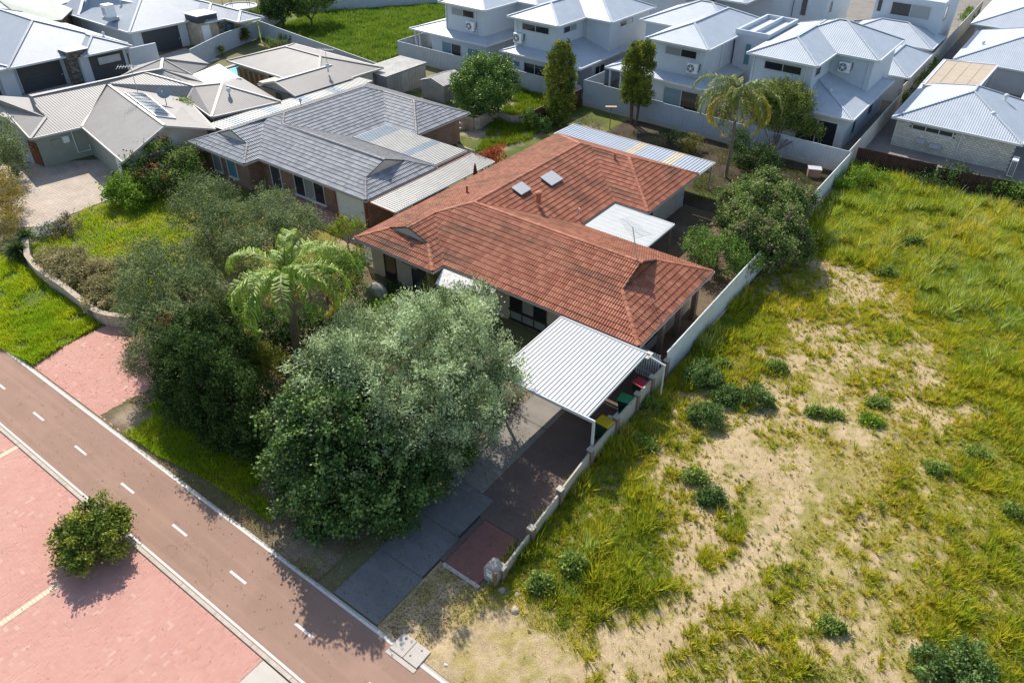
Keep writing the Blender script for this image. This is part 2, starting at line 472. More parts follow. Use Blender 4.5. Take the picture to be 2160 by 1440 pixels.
# ---- vacant lot: where sand shows and how tall and dry the grass is (surveyed spots)
# px, py, sand, dry, height
LOT = """1800 430 0 .15 .55|2000 450 0 .2 .55|2120 500 0 .2 .55|1850 390 0 .1 .6|1760 470 0 .2 .5|1780 540 .05 .3 .45|1900 520 .02 .4 .5|1980 640 0 .1 .55|2100 640 0 .1 .6|2050 750 .05 .25 .45|2140 850 .1 .35 .4|1900 590 .1 .3 .45|2060 480 .05 .8 .5
1760 580 .9 .5 .2|1820 610 .95 .5 .15|1880 635 .5 .5 .2|1700 640 .5 .5 .25|1640 640 .5 .4 .3|1600 690 .15 .3 .4|1720 690 .95 .5 .15|1780 720 .65 .5 .2|1830 760 .65 .5 .15|1900 700 .4 .4 .25|1960 740 .6 .5 .2|1880 780 .75 .5 .15|1800 800 .6 .5 .2|1700 770 .45 .5 .25|1640 790 .7 .5 .2|1590 780 .3 .4 .3
1750 860 .85 .6 .15|1830 900 .65 .6 .15|1900 860 .6 .6 .15|1980 880 .5 .5 .2|1700 900 .75 .5 .15|1650 870 .75 .5 .15|1600 900 .75 .5 .2|1560 960 .95 .5 .15|1500 950 .9 .5 .15|1440 860 .75 .4 .2|1470 900 .9 .5 .15|1600 985 .95 .5 .1|1650 960 .8 .5 .15|1550 1020 .45 .4 .25|1620 1050 .85 .5 .15|1670 1040 .9 .5 .15|1700 1000 .35 .8 .15
1800 1000 .35 .8 .15|1850 1100 .3 .6 .2|1900 980 .25 .5 .2|2000 1000 .15 .35 .25|2100 1000 .1 .3 .3|2100 1200 .1 .3 .3|1950 1200 .2 .5 .2|1800 1150 .4 .6 .15|1700 1150 .5 .5 .2|1650 1100 .95 .5 .1|1600 1150 .95 .5 .1|1550 1200 .95 .5 .1|1500 1250 .9 .5 .12|1450 1290 .85 .5 .15|1400 1310 .7 .5 .2|1560 1130 .3 .4 .25|1510 1190 .4 .4 .25|1620 1190 .25 .4 .25|1560 1270 .2 .4 .25
1400 1150 .3 .3 .3|1480 1130 .85 .5 .15|1450 1180 .8 .5 .15|1350 1100 .12 .2 .4|1300 1050 .1 .3 .35|1250 1150 .1 .3 .45|1200 1250 .05 .2 .45|1300 1200 .15 .2 .4|1350 1250 .1 .2 .4|1150 1300 .08 .2 .4|1250 1330 .15 .3 .35|1340 1380 .95 .5 .1|1300 1370 .7 .5 .15|1230 1400 .3 .4 .25|1450 1380 .4 .5 .2|1550 1330 .3 .4 .25|1650 1350 .3 .4 .25
1750 1320 .65 .5 .15|1800 1280 .5 .5 .15|1860 1330 .65 .5 .15|1900 1390 .75 .5 .12|1780 1380 .6 .5 .15|1700 1400 .3 .4 .25|2000 1350 .1 .3 .3|2060 1420 .05 .2 .35|2150 1350 .05 .3 .35|1400 1020 .5 .4 .25|1350 950 .2 .3 .35|1420 960 .5 .4 .2|1490 720 .1 .3 .45|1540 760 .3 .3 .3|1430 800 .1 .3 .4|1320 930 .1 .3 .4|1380 870 .15 .3 .35|1250 1010 .1 .3 .35|1120 1190 .1 .3 .4|1500 690 .1 .3 .45
950 1300 .8 .9 .06|1050 1310 .75 .95 .06|1150 1400 .85 .9 .06|1000 1390 .85 .9 .05|900 1400 .9 .9 .05|960 1250 .6 .6 .1|1050 1265 .15 .3 .25|870 1320 .95 .9 .04|1100 1350 .6 .9 .08|1200 1430 .9 .8 .06|1090 1240 .1 .3 .3"""
LP = np.array([[float(v) for v in q.split()] for line in LOT.split('\n') for q in line.split('|')])
LXY = np.array([G(a, b)[:2] for a, b in LP[:, :2]])
def lotvals(x, y):
    out = np.zeros((len(x), 3))
    for s in range(0, len(x), 20000):
        a = x[s:s + 20000, None]; b = y[s:s + 20000, None]
        d2 = (a - LXY[None, :, 0]) ** 2 + ((b - LXY[None, :, 1]) * 0.75) ** 2
        wt = 1.0 / (d2 + 0.35) ** 2
        out[s:s + 20000] = (wt @ LP[:, 2:]) / wt.sum(1, keepdims=True)
    return out
RUTS = []
for line in (((1700, 985), (1665, 1070), (1600, 1160), (1520, 1245), (1420, 1310), (1290, 1365)), ((1650, 965), (1560, 1010), (1490, 1110), (1430, 1190)), ((1600, 800), (1700, 760), (1830, 765), (1950, 800)), ((1830, 1290), (1740, 1370), (1690, 1410))):
    q_ = [G(*p)[:2] for p in line]; RUTS += list(zip(q_[:-1], q_[1:]))
def lotmask(x, y):
    v = lotvals(x, y)
    n = fbm(x, y, 1.6, 3, 4); n2 = fbm(x, y, 0.45, 17, 2)
    # wheel ruts: a wandering pair of bare strips
    rut = np.full(len(x), 9.0)
    for a, b in RUTS:
        ab = b - a; t = np.clip(((x - a[0]) * ab[0] + (y - a[1]) * ab[1]) / (ab @ ab), 0, 1)
        rut = np.minimum(rut, np.hypot(x - a[0] - t * ab[0], y - a[1] - t * ab[1]))
    s = 0.55 * np.exp(-(rut / 0.4) ** 2) + v[:, 0] * 0.95 - 0.25 + (n - 0.5) * 1.3 + (n2 - 0.5) * 1.3 + (fbm(x, y, 0.18, 23, 2) - 0.5) * 0.9
    return s, v
def lotcol(x, y):
    s, v = lotmask(x, y)
    t = np.clip((s - 0.28) / 0.35, 0, 1)
    under = lerp((0.24, 0.225, 0.055), (0.40, 0.31, 0.12), np.clip(v[:, 1] + (fbm(x, y, 2.5, 31) - 0.5), 0, 1))
    sand = lerp(SAND, (0.43, 0.31, 0.17), fbm(x, y, 1.1, 41))
    return under * (1 - t[:, None]) + sand * t[:, None]
yard('vacant_lot', -11.05, 14.0, 9.22, 60.2, 0.16, lotcol, 0.0, 0.16)
yard('sandy_verge', -13.1, -11.05, 9.22, 12.5, 0.12, lotcol, 0.0, 0.05)

def simple(a, b, c, s1=1.5, s2=0.5, k=0.6, seed=0):
    def fn(x, y):
        return mixcol(np.clip((fbm(x, y, s1, seed) - 0.35) * 3, 0, 1), np.clip((fbm(x, y, s2 * 4, seed + 50) - k) * 5, 0, 1), a, b, c)
    return fn
yard('front_yard', -31.1, -16.2, 9.22, 25.3, 0.25, simple(DIRT, (0.13, 0.12, 0.05), (0.33, 0.25, 0.17), seed=3), 0.0, 0.05)
yard('neighbour_front_yard', -47.0, -31.1, 13.6, 28.0, 0.3, simple((0.13, 0.14, 0.035), YEL, (0.40, 0.30, 0.19), seed=9), 0.0, 0.05)
yard('left_verge', -62.0, -37.4, 9.2, 13.6, 0.3, simple((0.11, 0.15, 0.025), (0.16, 0.17, 0.03), YEL, seed=12), 0.0, 0.04)
yard('back_yard', -31.0, -11.3, 45.5, 58.3, 0.3, simple((0.06, 0.045, 0.032), (0.11, 0.08, 0.055), (0.09, 0.11, 0.03), seed=15), 0.0, 0.05)
yard('side_yard', -20.9, -11.3, 27.0, 45.5, 0.4, simple((0.15, 0.105, 0.07), DIRT, (0.24, 0.18, 0.12), seed=16), -0.004, 0.0)
yard('neighbour_back_yard', -52.0, -31.1, 43.5, 58.3, 0.3, simple((0.10, 0.13, 0.03), (0.15, 0.16, 0.04), (0.38, 0.31, 0.22), seed=18, k=0.52), 0.0, 0.05)
b = MB(); b.poly([(-60, 58.9, -0.006), (14, 62.6, -0.006), (14, 150, -0.006), (-60, 150, -0.006)]); b.build('townhouse_paving', CONC, kind='structure')
yard('far_field', -86.0, -60.5, 53.5, 90.0, 0.6, simple((0.08, 0.15, 0.02), (0.12, 0.18, 0.03), (0.2, 0.19, 0.04), seed=21), 0.0, 0.1)

# ---- shared path with kerbs and painted lines
PX0, PX1 = -62.0, 4.0
b = MB(); b.poly([(PX0, 6.3, 0.008), (PX1, 6.3, 0.008), (PX1, 9.18, 0.008), (PX0, 9.18, 0.008)])
path = b.build('path', PATHM, kind='structure')
b = MB()
for k in range(33):
    x = PX0 + k * 2.0
    b.box(x + 0.008, x + 1.992, 6.24, 6.37, -0.02, 0.055)
b.build('kerb', KERBM, path)
MB().box(PX0, PX1, 6.42, 6.50, 0.004, 0.013).build('edge_line', PAINT, path)
b = MB()
for k in range(33):
    x = PX0 + k * 2.0
    b.box(x + 0.002, x + 1.998, 9.135, 9.2, -0.02, 0.012)
b.build('kerb', KERBM, path)
MB().box(PX0, PX1, 9.03, 9.13, 0.004, 0.0135).build('edge_line', PAINT, path)
for k in range(15):
    x = -58.42 + 3.616 * k
    MB().box(x - 0.46, x + 0.46, 7.63, 7.72, 0.004, 0.0128).build('lane_dash', PAINT, path)

# ---- red brick paving, every paver its own raised piece
def herring(xr, yr, keep, ang=0.0, a=0.118, seed=0):
    """centres, half sizes and turn of pavers laid herringbone"""
    xs0, xs1 = xr; ys0, ys1 = yr
    out = []
    n0, n1 = int((xs1 - xs0) / a), int((ys1 - ys0) / a)
    for r in range(n1):
        for c in range(n0):
            q = (c - r) % 4
            if q == 0: out.append((xs0 + (c + 1) * a, ys0 + (r + .5) * a, 0))
            elif q == 3: out.append((xs0 + (c + .5) * a, ys0 + (r + 1) * a, 1))
    o = np.array(out)
    return o[keep(o[:, 0], o[:, 1])]
def paver_mesh(P, a=0.118, h=0.06, gap=0.0004, sd=4):
    r2 = np.random.default_rng(sd)
    n = len(P)
    hx = np.where(P[:, 2] == 0, a - gap, a / 2 - gap); hy = np.where(P[:, 2] == 0, a / 2 - gap, a - gap)
    zt = r2.normal(0.0, 0.0012, n) + 0.006
    ti = r2.normal(0, 0.0016, (n, 2))
    V = np.zeros((n, 12, 3)); ch = 0.0008
    sg = np.array([(-1, -1), (1, -1), (1, 1), (-1, 1)])
    for i, (sx, sy) in enumerate(sg):
        V[:, i] = np.stack([P[:, 0] + sx * hx, P[:, 1] + sy * hy, np.full(n, -0.03)], 1)
        V[:, 4 + i] = np.stack([P[:, 0] + sx * hx, P[:, 1] + sy * hy, zt - ch + ti[:, 0] * sx + ti[:, 1] * sy], 1)
        V[:, 8 + i] = np.stack([P[:, 0] + sx * (hx - ch), P[:, 1] + sy * (hy - ch), zt + ti[:, 0] * sx + ti[:, 1] * sy], 1)
    F = []
    for i in range(4):
        j = (i + 1) % 4
        F += [(i, j, 4 + j, 4 + i), (4 + i, 4 + j, 8 + j, 8 + i)]
    F.append((8, 9, 10, 11))
    F = np.array(F)[None] + (np.arange(n) * 12)[:, None, None]
    return V.reshape(-1, 3), F.reshape(-1, 4), np.repeat(r2.random(n), 12)

def paving(name, base_poly, P, nind, lab=None):
    bb = MB(); bb.poly([(x, y, 0.001) for x, y in base_poly])
    mort = MATS.get('joint_sand') or plain('joint_sand', (0.49, 0.262, 0.204), 0.95, 0.1, 0.2, 8)
    st = bb.build(name, mort, kind='structure')
    d = np.hypot(P[:, 0], P[:, 1]); o = np.argsort(d)
    # pavers the frame shows, nearest first
    xyz = np.stack([P[:, 0], P[:, 1], np.zeros(len(P))], 1) - np.array([0, 0, CAMZ])
    q = xyz @ CAMR.T; u = q[:, 0] / q[:, 2] * FPX + PPX; v = q[:, 1] / q[:, 2] * FPX + PPY
    vis = (u > 4) & (u < 2150) & (v < 1436)
    ind = [i for i in o if vis[i]][:nind]
    rest = np.ones(len(P), bool); rest[ind] = False
    V, F, T = paver_mesh(P[rest])
    link('pavers', mesh_np('pavers', V, F, PAVER, False, None, T), st, kind='stuff')
    if nind:
        me = []
        for t in (0, 1):
            V, F, T = paver_mesh(np.array([[0, 0, t]]))
            me.append(mesh_np('paver', V, F, PAVER))
        for i in ind:
            o2 = bpy.data.objects.new('paver', me[int(P[i, 2])]); col.objects.link(o2)
            o2.parent = st; o2.location = (P[i, 0], P[i, 1], random.gauss(0, 0.002)); o2.rotation_euler = (random.gauss(0, .004), random.gauss(0, .004), 0)
    return st
bays = [(-31.86, 2.2, 6.2), (-23.6, -2.0, 3.75)]
def inbay(x, y):
    k = np.ones(len(x), bool)
    for bx, y0, y1 in bays: k &= ~((np.abs(x - bx) < 0.19) & (y > y0) & (y < y1))
    return k
P = herring((-40.0, -15.42), (-3.0, 6.2), lambda x, y: inbay(x, y) & (x > -35.2 + (6.2 - y) * 2.0) & (y > -0.4))
pv = paving('brick_paving', [(-62, -3), (-15.3, -3), (-15.3, 6.24), (-62, 6.24)], P, 300)
for bx, y0, y1 in bays:
    bb = MB(); y = y0
    while y < y1:
        bb.box(bx - 0.115, bx + 0.115, y + 0.004, y + 0.112, -0.03, 0.009); y += 0.117
    bb.build('bay_line', BAYPAINT, pv)
P = herring((-37.6, -28.9), (9.27, 24.5), lambda x, y: (x > -37.35 + np.clip((11.5 - y), -0.6, 0.6) * 0.2) & (x < -29.15 - (y - 9.2) * 0.42 + np.clip(y - 12.8, 0, 20) * 0.0))
paving('brick_driveway', [(-37.3, 9.255), (-29.1, 9.255), (-31.3, 12.7), (-33.0, 24.5), (-38.2, 24.5)], P, 0)
b = MB(); b.poly([(-44, 24.5, 0.006), (-32, 24.5, 0.006), (-32, 29.5, 0.006), (-44, 29.5, 0.006)]); b.build('brick_forecourt', PAVER, kind='structure')
MB().box(-15.28, -12.0, -3, 6.2, -0.02, 0.006).build('concrete_footway', PALEC, kind='structure')
b = MB(); b.poly([(x, y, 0.004) for x, y in [G(20, 480)[:2], G(-60, 440)[:2], G(-40, 350)[:2], G(240, 335)[:2], G(232, 420)[:2], G(150, 452)[:2], G(90, 478)[:2]]])
b.build('tan_forecourt', TANPAVE, kind='structure')

# ---- driveway of the red roofed house: slabs, bitumen, red panel
drv = MB(); drv.box(-15.3, -11.3, 9.26, 27.2, -0.05, -0.012)
drive = drv.build('driveway', DARKTRIM, kind='structure')
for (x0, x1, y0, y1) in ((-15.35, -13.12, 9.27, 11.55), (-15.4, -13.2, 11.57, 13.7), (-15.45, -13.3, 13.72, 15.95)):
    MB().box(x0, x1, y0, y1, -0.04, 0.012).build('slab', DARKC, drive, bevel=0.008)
for (x0, x1, y0, y1) in ((-16.1, -13.9, 15.97, 18.3), (-16.1, -13.9, 18.32, 20.6), (-16.15, -13.9, 20.62, 22.9), (-16.15, -13.9, 22.92, 25.6)):
    MB().box(x0, x1, y0, y1, -0.04, 0.010).build('slab', CONC, drive, bevel=0.008)
MB().box(-13.88, -11.15, 15.0, 27.0, -0.04, 0.006).build('bitumen', BITU, drive)
MB().box(-12.95, -11.3, 12.55, 14.97, -0.04, 0.011).build('red_panel', REDC, drive)
MB().box(-13.18, -12.97, 12.55, 16.0, -0.04, 0.007).build('bitumen_strip', BITU, drive)
MB().box(-11.28, -10.9, 13.4, 15.0, -0.04, 0.005).build('bitumen_strip', BITU, drive)
MB().box(-12.95, -11.2, 12.38, 12.53, -0.05, 0.03).build('concrete_edging', PALEC, drive)
b = MB().box(-12.15, -10.95, 9.26, 9.92, -0.05, 0.045)
pit = thing('stormwater_pit', 'pale concrete side entry pit lid beside the red path', 'drain pit', (-11.55, 9.4, 0))
MB().box(-12.2, -10.9, 8.72, 8.88, -0.05, 0.03).build('apron', PALEC, pit, bevel=0.01)
MB().box(-12.17, -11.57, 8.9, 9.6, -0.05, 0.06).build('lid', PALEC, pit, bevel=0.012)
MB().box(-11.55, -10.93, 8.9, 9.6, -0.05, 0.06).build('lid', PALEC, pit, bevel=0.012)
b = MB()
for (x, y) in ((-11.95, 9.45), (-11.2, 9.45), (-11.4, 9.1)): b.tube([(x, y, 0.05), (x, y, 0.065)], 0.035, 8)
b.build('lifting_hole', BLACKP, pit)

# ================================================================== TILED ROOFS
US0 = np.array([0, .06, .13, .30, .42, .49, .52, .58, .65, .85, 1.0]); PROF = np.array([0, .034, .046, .050, .043, .012, .0, .034, .046, .05, .008])
def tile_proto(name, mat):
    W, Lg = 0.30, 0.335
    us = US0 * W
    prof = PROF
    V = []; 
    for v, dz in ((0.0, 0.0), (0.0, 0.042), (Lg + 0.03, 0.004)):
        for u, p in zip(us, prof): V.append((u, v, (p if dz else p * 0.9) + dz))
    F = []
    for rr in range(2):
        for i in range(10): F.append((rr * 11 + i, rr * 11 + i + 1, (rr + 1) * 11 + i + 1, (rr + 1) * 11 + i))
    return mesh_np(name, V, F, mat)

def tiled_roof(house, faces, zE, k, mat, nind, caps, capmat, gutter, deckmat, darkened=(), darkmat=None):
    """faces: (plan polygon, up-slope unit vector, eave coordinate, slope); returns the roof part"""
    deck = MB()
    allV = []; allF = []; allT = []; nv = 0
    cand = []
    us0 = US0
    prof = PROF
    W, Lg = 0.30, 0.335
    darkset = set()
    for fi, (poly, up, ev, kk) in enumerate(faces):
        up = np.array(up, float); U = np.array([-up[1], up[0]]) * -1.0    # along the eave
        poly = np.array(poly, float)
        vv = poly @ up - ev; uu = poly @ U
        cs = 1 / math.sqrt(1 + kk * kk); sn = kk * cs
        S3 = np.array([up[0] * cs, up[1] * cs, sn]); U3 = np.array([U[0], U[1], 0.0]); N3 = np.cross(U3, S3)
        if N3[2] < 0: N3 = -N3
        O = np.array([up[0] * ev, up[1] * ev, zE])
        sv = vv / cs
        deck.poly([O + U3 * a + S3 * c - N3 * 0.012 for a, c in zip(uu, sv)])
        def span(v):
            xs = []
            n = len(uu)
            for i in range(n):
                j = (i + 1) % n
                a, c = sv[i], sv[j]
                if (a <= v < c) or (c <= v < a):
                    xs.append(uu[i] + (uu[j] - uu[i]) * (v - a) / (c - a))
            return (min(xs), max(xs)) if len(xs) > 1 else None
        vmax = sv.max(); j = 0
        while j * Lg < vmax - 0.05:
            v0 = j * Lg - (0.05 if j == 0 else 0); v1 = min((j + 1) * Lg + 0.03, vmax - 1e-3)
            s0 = span(max(v0, 1e-3)); s1 = span(v1)
            if s0 is None: j += 1; continue
            if s1 is None: s1 = ((s0[0] + s0[1]) / 2,) * 2
            a0 = math.floor(min(s0[0], s1[0]) / W) - 1; a1 = math.ceil(max(s0[1], s1[1]) / W) + 1
            for a in range(a0, a1):
                u0, u1 = a * W, (a + 1) * W
                if u1 <= min(s0[0], s1[0]) + 0.01 or u0 >= max(s0[1], s1[1]) - 0.01: continue
                full = u0 >= max(s0[0], s1[0]) and u1 <= min(s0[1], s1[1]) and v1 >= (j + 1) * Lg
                mid = O + U3 * (u0 + W / 2) + S3 * (v0 + Lg / 2)
                if full and fi not in darkened: cand.append((np.linalg.norm(mid - np.array([0, 0, CAMZ])), O + U3 * u0 + S3 * v0, U3, S3, N3, len(allV)))
                V = np.zeros((33, 3))
                for r_, (v, s, dz) in enumerate(((v0, s0, 0.0), (v0, s0, 0.042), (v1, s1, 0.004))):
                    u = np.clip(u0 + us0 * W, s[0], s[1])
                    V[r_ * 11:(r_ + 1) * 11] = O + U3 * u[:, None] + S3 * v + N3 * (prof + dz)[:, None]
                if fi in darkened: darkset.add(len(allV))
                allV.append(V)
            j += 1
    # the tiles that show largest are objects of their own
    cand.sort(key=lambda q: q[0])
    ind = cand[:nind]; drop = {q[5] for q in ind}
    Fp = []
    for rr in range(2):
        for i in range(10): Fp.append((rr * 11 + i, rr * 11 + i + 1, (rr + 1) * 11 + i + 1, (rr + 1) * 11 + i))
    off = np.array(wl(house))
    roof = deck.build('roof', deckmat, house)
    for nm, mm, keep in (('tiles', mat, [V for i, V in enumerate(allV) if i not in drop and i not in darkset]), ('darkened_tiles', darkmat, [V for i, V in enumerate(allV) if i in darkset])):  # second set: slopes facing the sun, toned down by a darker colour
        V = np.concatenate(keep); n = len(keep)
        F = (np.array(Fp)[None] + (np.arange(n) * 33)[:, None, None]).reshape(-1, 4)
        T = np.repeat(rng.random(n), 33)
        link(nm, mesh_np(nm, V - off, F, mm, False, None, T), roof, kind='stuff')
    if nind:
        tm = tile_proto('tile', mat)
        for d, p0, U3, S3, N3, _ in ind:
            o = bpy.data.objects.new('tile', tm); col.objects.link(o); o.parent = roof
            M = Matrix(((U3[0], S3[0], N3[0], p0[0] - off[0]), (U3[1], S3[1], N3[1], p0[1] - off[1]), (U3[2], S3[2], N3[2], p0[2] - off[2]), (0, 0, 0, 1)))
            o.matrix_local = M
    # ridge and hip capping, piece by piece
    cm = MB(); nseg = 6; cap = MB()
    for e, (v, rr) in enumerate(((0.0, 0.135), (0.40, 0.112))):
        for i in range(nseg + 1):
            t = math.pi * i / nseg
            cap.v.append((math.cos(t) * rr, v, math.sin(t) * rr * 0.72))
    for i in range(nseg): cap.f.append((i, i + 1, nseg + 2 + i, nseg + 1 + i))
    cap.f.append(tuple(range(nseg + 1))); cap.f.append(tuple(reversed(range(nseg + 1, 2 * nseg + 2))))
    cme = bpy.data.meshes.new('cap_tile'); cme.from_pydata(cap.v, [], cap.f); cme.materials.append(capmat)
    for a, c in caps:
        a = np.array(a, float); c = np.array(c, float)
        d = c - a; L = np.linalg.norm(d); d /= L
        sx = np.cross(d, (0, 0, 1.0)); sx /= np.linalg.norm(sx); sz = np.cross(sx, d)
        nn = max(1, int(round(L / 0.37)))
        for i in range(nn):
            p = a + d * (L * i / nn) + sz * 0.012 - off
            o = bpy.data.objects.new('cap_tile', cme); col.objects.link(o); o.parent = roof
            f = L / nn / 0.38
            o.matrix_local = Matrix(((sx[0], d[0] * f, sz[0], p[0]), (sx[1], d[1] * f, sz[1], p[1]), (sx[2], d[2] * f, sz[2], p[2]), (0, 0, 0, 1)))
    # gutters and fascia
    gt = MB()
    for a, c in gutter:
        gt.beam((a[0], a[1], zE - 0.06), (c[0], c[1], zE - 0.06), 0.09, 0.10)
    gt.build('gutter', PALEC, roof)
    sf = MB()
    return roof

def window(house, face, plane, a0, a1, z0, z1, n=2, fm=TRIM, panes=(GLASS,), fw=0.05, sill=True, name='window', dirn=None):
    """a framed window standing just proud of a wall; face 'y-' looks to -Y, 'x+' to +X, 'y+' and 'x-' the other ways"""
    sgn = -1 if face[1] == '-' else 1
    def bx(m_, u0, u1, w0, w1, d0, d1):
        p0, p1 = sorted((plane + sgn * d0, plane + sgn * d1))
        if face[0] == 'y': m_.box(u0, u1, p0, p1, w0, w1)
        else: m_.box(p0, p1, u0, u1, w0, w1)
    f = MB()
    bx(f, a0, a1, z0, z0 + fw, -0.03, 0.06); bx(f, a0, a1, z1 - fw, z1, -0.03, 0.06)
    L = a1 - a0
    for i in range(n + 1):
        u = a0 + (L - fw) * i / n
        bx(f, u, u + fw, z0 + fw, z1 - fw, -0.03, 0.055)
    w_ = f.build(name, fm, house)
    for i in range(n):
        u0 = a0 + (L - fw) * i / n + fw; u1 = a0 + (L - fw) * (i + 1) / n
        p = MB(); bx(p, u0, u1, z0 + fw, z1 - fw, -0.02, 0.022)
        p.build('pane', panes[i % len(panes)], w_)
    if sill:
        s = MB(); bx(s, a0 - 0.06, a1 + 0.06, z0 - 0.07, z0 - 0.002, -0.03, 0.11); s.build('sill', fm, w_)
    return w_

def door(house, face, plane, a0, a1, z0, z1, mat, ribs=0, fm=TRIM, name='door'):
    sgn = -1 if face[1] == '-' else 1
    def bx(m_, u0, u1, w0, w1, d0, d1):
        p0, p1 = sorted((plane + sgn * d0, plane + sgn * d1))
        if face[0] == 'y': m_.box(u0, u1, p0, p1, w0, w1)
        else: m_.box(p0, p1, u0, u1, w0, w1)
    b = MB(); bx(b, a0, a1, z0, z1, -0.03, 0.03); d = b.build(name, mat, house)
    if ribs:
        h = (z1 - z0) / ribs
        for i in range(ribs):
            b = MB(); bx(b, a0 + 0.01, a1 - 0.01, z0 + i * h + 0.008, z0 + (i + 1) * h - 0.008, 0.02, 0.05); b.build('panel', mat, d)
    f = MB(); bx(f, a0 - 0.07, a0, z0, z1 + 0.07, -0.02, 0.06); bx(f, a1, a1 + 0.07, z0, z1 + 0.07, -0.02, 0.06); bx(f, a0, a1, z1, z1 + 0.07, -0.02, 0.06)
    f.build('frame', fm, d)
    hb = MB(); bx(hb, a1 - 0.22, a1 - 0.1, z0 + 0.9, z0 + 1.02, 0.03, 0.1); hb.build('handle', STEEL, d)
    return d

# ---- the red roofed house
ZE = 2.45
house = thing('house', 'low beige house under the red terracotta tiled roof in the middle', 'house', (-22.5, 34.5, 0))
kx, ky = 1.75 / 4.8, 1.75 / 4.25
def zs(x, y, xl=None): return 0
MF = [
 ([(-30.7, 24.85), (-29.17, 26.2), (-27.65, 26.2), (-27.65, 28.45), (-25.9, 30), (-25.9, 41.55), (-30.7, 45.8)], (1, 0), -30.7, kx),
 ([(-30.7, 24.85), (-24.6, 24.85), (-26.13, 26.2), (-29.17, 26.2)], (0, 1), 24.85, ky),
 ([(-24.6, 24.85), (-24.6, 25.75), (-27.65, 28.45), (-27.65, 26.2), (-26.13, 26.2)], (-1, 0), 24.6, kx),
 ([(-24.6, 25.75), (-12.2, 25.75), (-14.6, 28.15), (-14.6, 30), (-25.9, 30), (-27.65, 28.45)], (0, 1), 25.75, ky),
 ([(-12.2, 25.75), (-12.2, 34.25), (-14.6, 31.85), (-14.6, 28.15)], (-1, 0), 12.2, ky),
 ([(-12.2, 34.25), (-21.1, 34.25), (-25.9, 30), (-14.6, 30), (-14.6, 31.85)], (0, -1), -34.25, ky),
 ([(-21.1, 34.25), (-21.1, 38.4), (-25.28, 42.1), (-25.9, 41.55), (-25.9, 30)], (-1, 0), 21.1, kx),
 ([(-30.7, 45.8), (-18.57, 45.8), (-22.27, 42.1), (-25.28, 42.1), (-25.9, 41.55)], (0, -1), -45.8, ky),
 ([(-21.1, 38.4), (-18.57, 38.4), (-22.27, 42.1), (-25.28, 42.1)], (0, 1), 38.4, ky),
 ([(-18.57, 38.4), (-18.57, 45.8), (-22.27, 42.1)], (-1, 0), 18.57, ky)]
zr = 4.2; zl = ZE + kx * 3.05; zw = ZE + 3.7 * ky
g1 = ZE + kx * 1.53; g2 = ZE + ky * 2.4
MC = [((-30.7, 24.85, ZE), (-29.17, 26.2, g1)), ((-24.6, 24.85, ZE), (-26.13, 26.2, g1)), ((-27.65, 26.1, zl), (-27.65, 28.45, zl)),
      ((-27.65, 28.45, zl), (-25.9, 30, zr)), ((-25.9, 30, zr), (-25.9, 41.55, zr)), ((-14.5, 30, zr), (-25.9, 30, zr)),
      ((-12.2, 25.75, ZE), (-14.6, 28.15, g2)), ((-12.2, 34.25, ZE), (-14.6, 31.85, g2)), ((-30.7, 45.8, ZE), (-25.9, 41.55, zr)),
      ((-25.9, 41.55, zr), (-25.28, 42.1, zw)), ((-25.28, 42.1, zw), (-22.27, 42.1, zw)), ((-18.57, 38.4, ZE), (-22.27, 42.1, zw)), ((-18.57, 45.8, ZE), (-22.27, 42.1, zw))]
MG = [((-30.76, 24.8), (-30.76, 45.86)), ((-30.8, 24.79), (-24.55, 24.79)), ((-24.54, 24.74), (-24.54, 25.7)), ((-24.5, 25.69), (-12.1, 25.69)),
      ((-12.14, 25.65), (-12.14, 34.3)), ((-12.1, 34.31), (-21.0, 34.31)), ((-21.04, 34.3), (-21.04, 38.4)), ((-21.0, 38.34), (-18.5, 38.34)),
      ((-18.51, 38.3), (-18.51, 45.86)), ((-18.5, 45.86), (-30.8, 45.86))]
DECK = plain('dark_roof_deck', (0.10, 0.05, 0.04), 0.9, 0.1)  # dark tile colour behind the gaps between tiles
roof = tiled_roof(house, MF, ZE, 0, TERRA, 300, MC, TERRA, MG, DECK, (0, 5, 7), TERRA_DARK)
b = MB(); b.poly([(-29.17, 26.22, g1), (-26.13, 26.22, g1), (-27.65, 26.22, zl)]); b.build('gable_vent', BEIGE, roof)
for a_, c_ in (((-24.6, 25.75, ZE), (-27.65, 28.45, zl)), ((-21.1, 34.25, ZE), (-25.9, 30, zr)), ((-21.1, 38.4, ZE), (-25.28, 42.1, zw))):
    MB().beam(np.array(a_) + (0, 0, .04), np.array(c_) + (0, 0, .04), 0.12, 0.02).build('valley_flashing', TERRA, roof)
b = MB(); b.poly([(-14.62, 28.15, g2), (-14.62, 31.85, g2), (-14.62, 30.0, zr)]); b.build('gable_vent', TERRA_DARK, roof)
MB().beam((-14.58, 28.05, g2 - .05), (-14.58, 29.98, zr - .05), 0.06, 0.14).build('barge_board', DARKTRIM, roof)
b = MB(); b.beam((-14.58, 31.95, g2 - .05), (-14.58, 30.02, zr - .05), 0.06, 0.14)
b.build('barge_board', DARKTRIM, roof)
b = MB()
for x0, x1, y0, y1 in ((-30.65, -24.65, 24.9, 34.2), (-24.62, -12.25, 25.8, 34.2), (-30.65, -21.15, 34.22, 45.75), (-21.13, -18.62, 38.45, 45.75)):
    b.poly([(x0, y0, ZE - 0.13), (x1, y0, ZE - 0.13), (x1, y1, ZE - 0.13), (x0, y1, ZE - 0.13)])
b.build('soffit', BEIGE, roof)
b = MB().prism([(-30.1, 25.45), (-25.2, 25.45), (-25.2, 26.45), (-12.95, 26.45), (-12.95, 33.6), (-21.7, 33.6), (-21.7, 39.0), (-19.2, 39.0), (-19.2, 45.2), (-30.1, 45.2)], 0, ZE - 0.13)
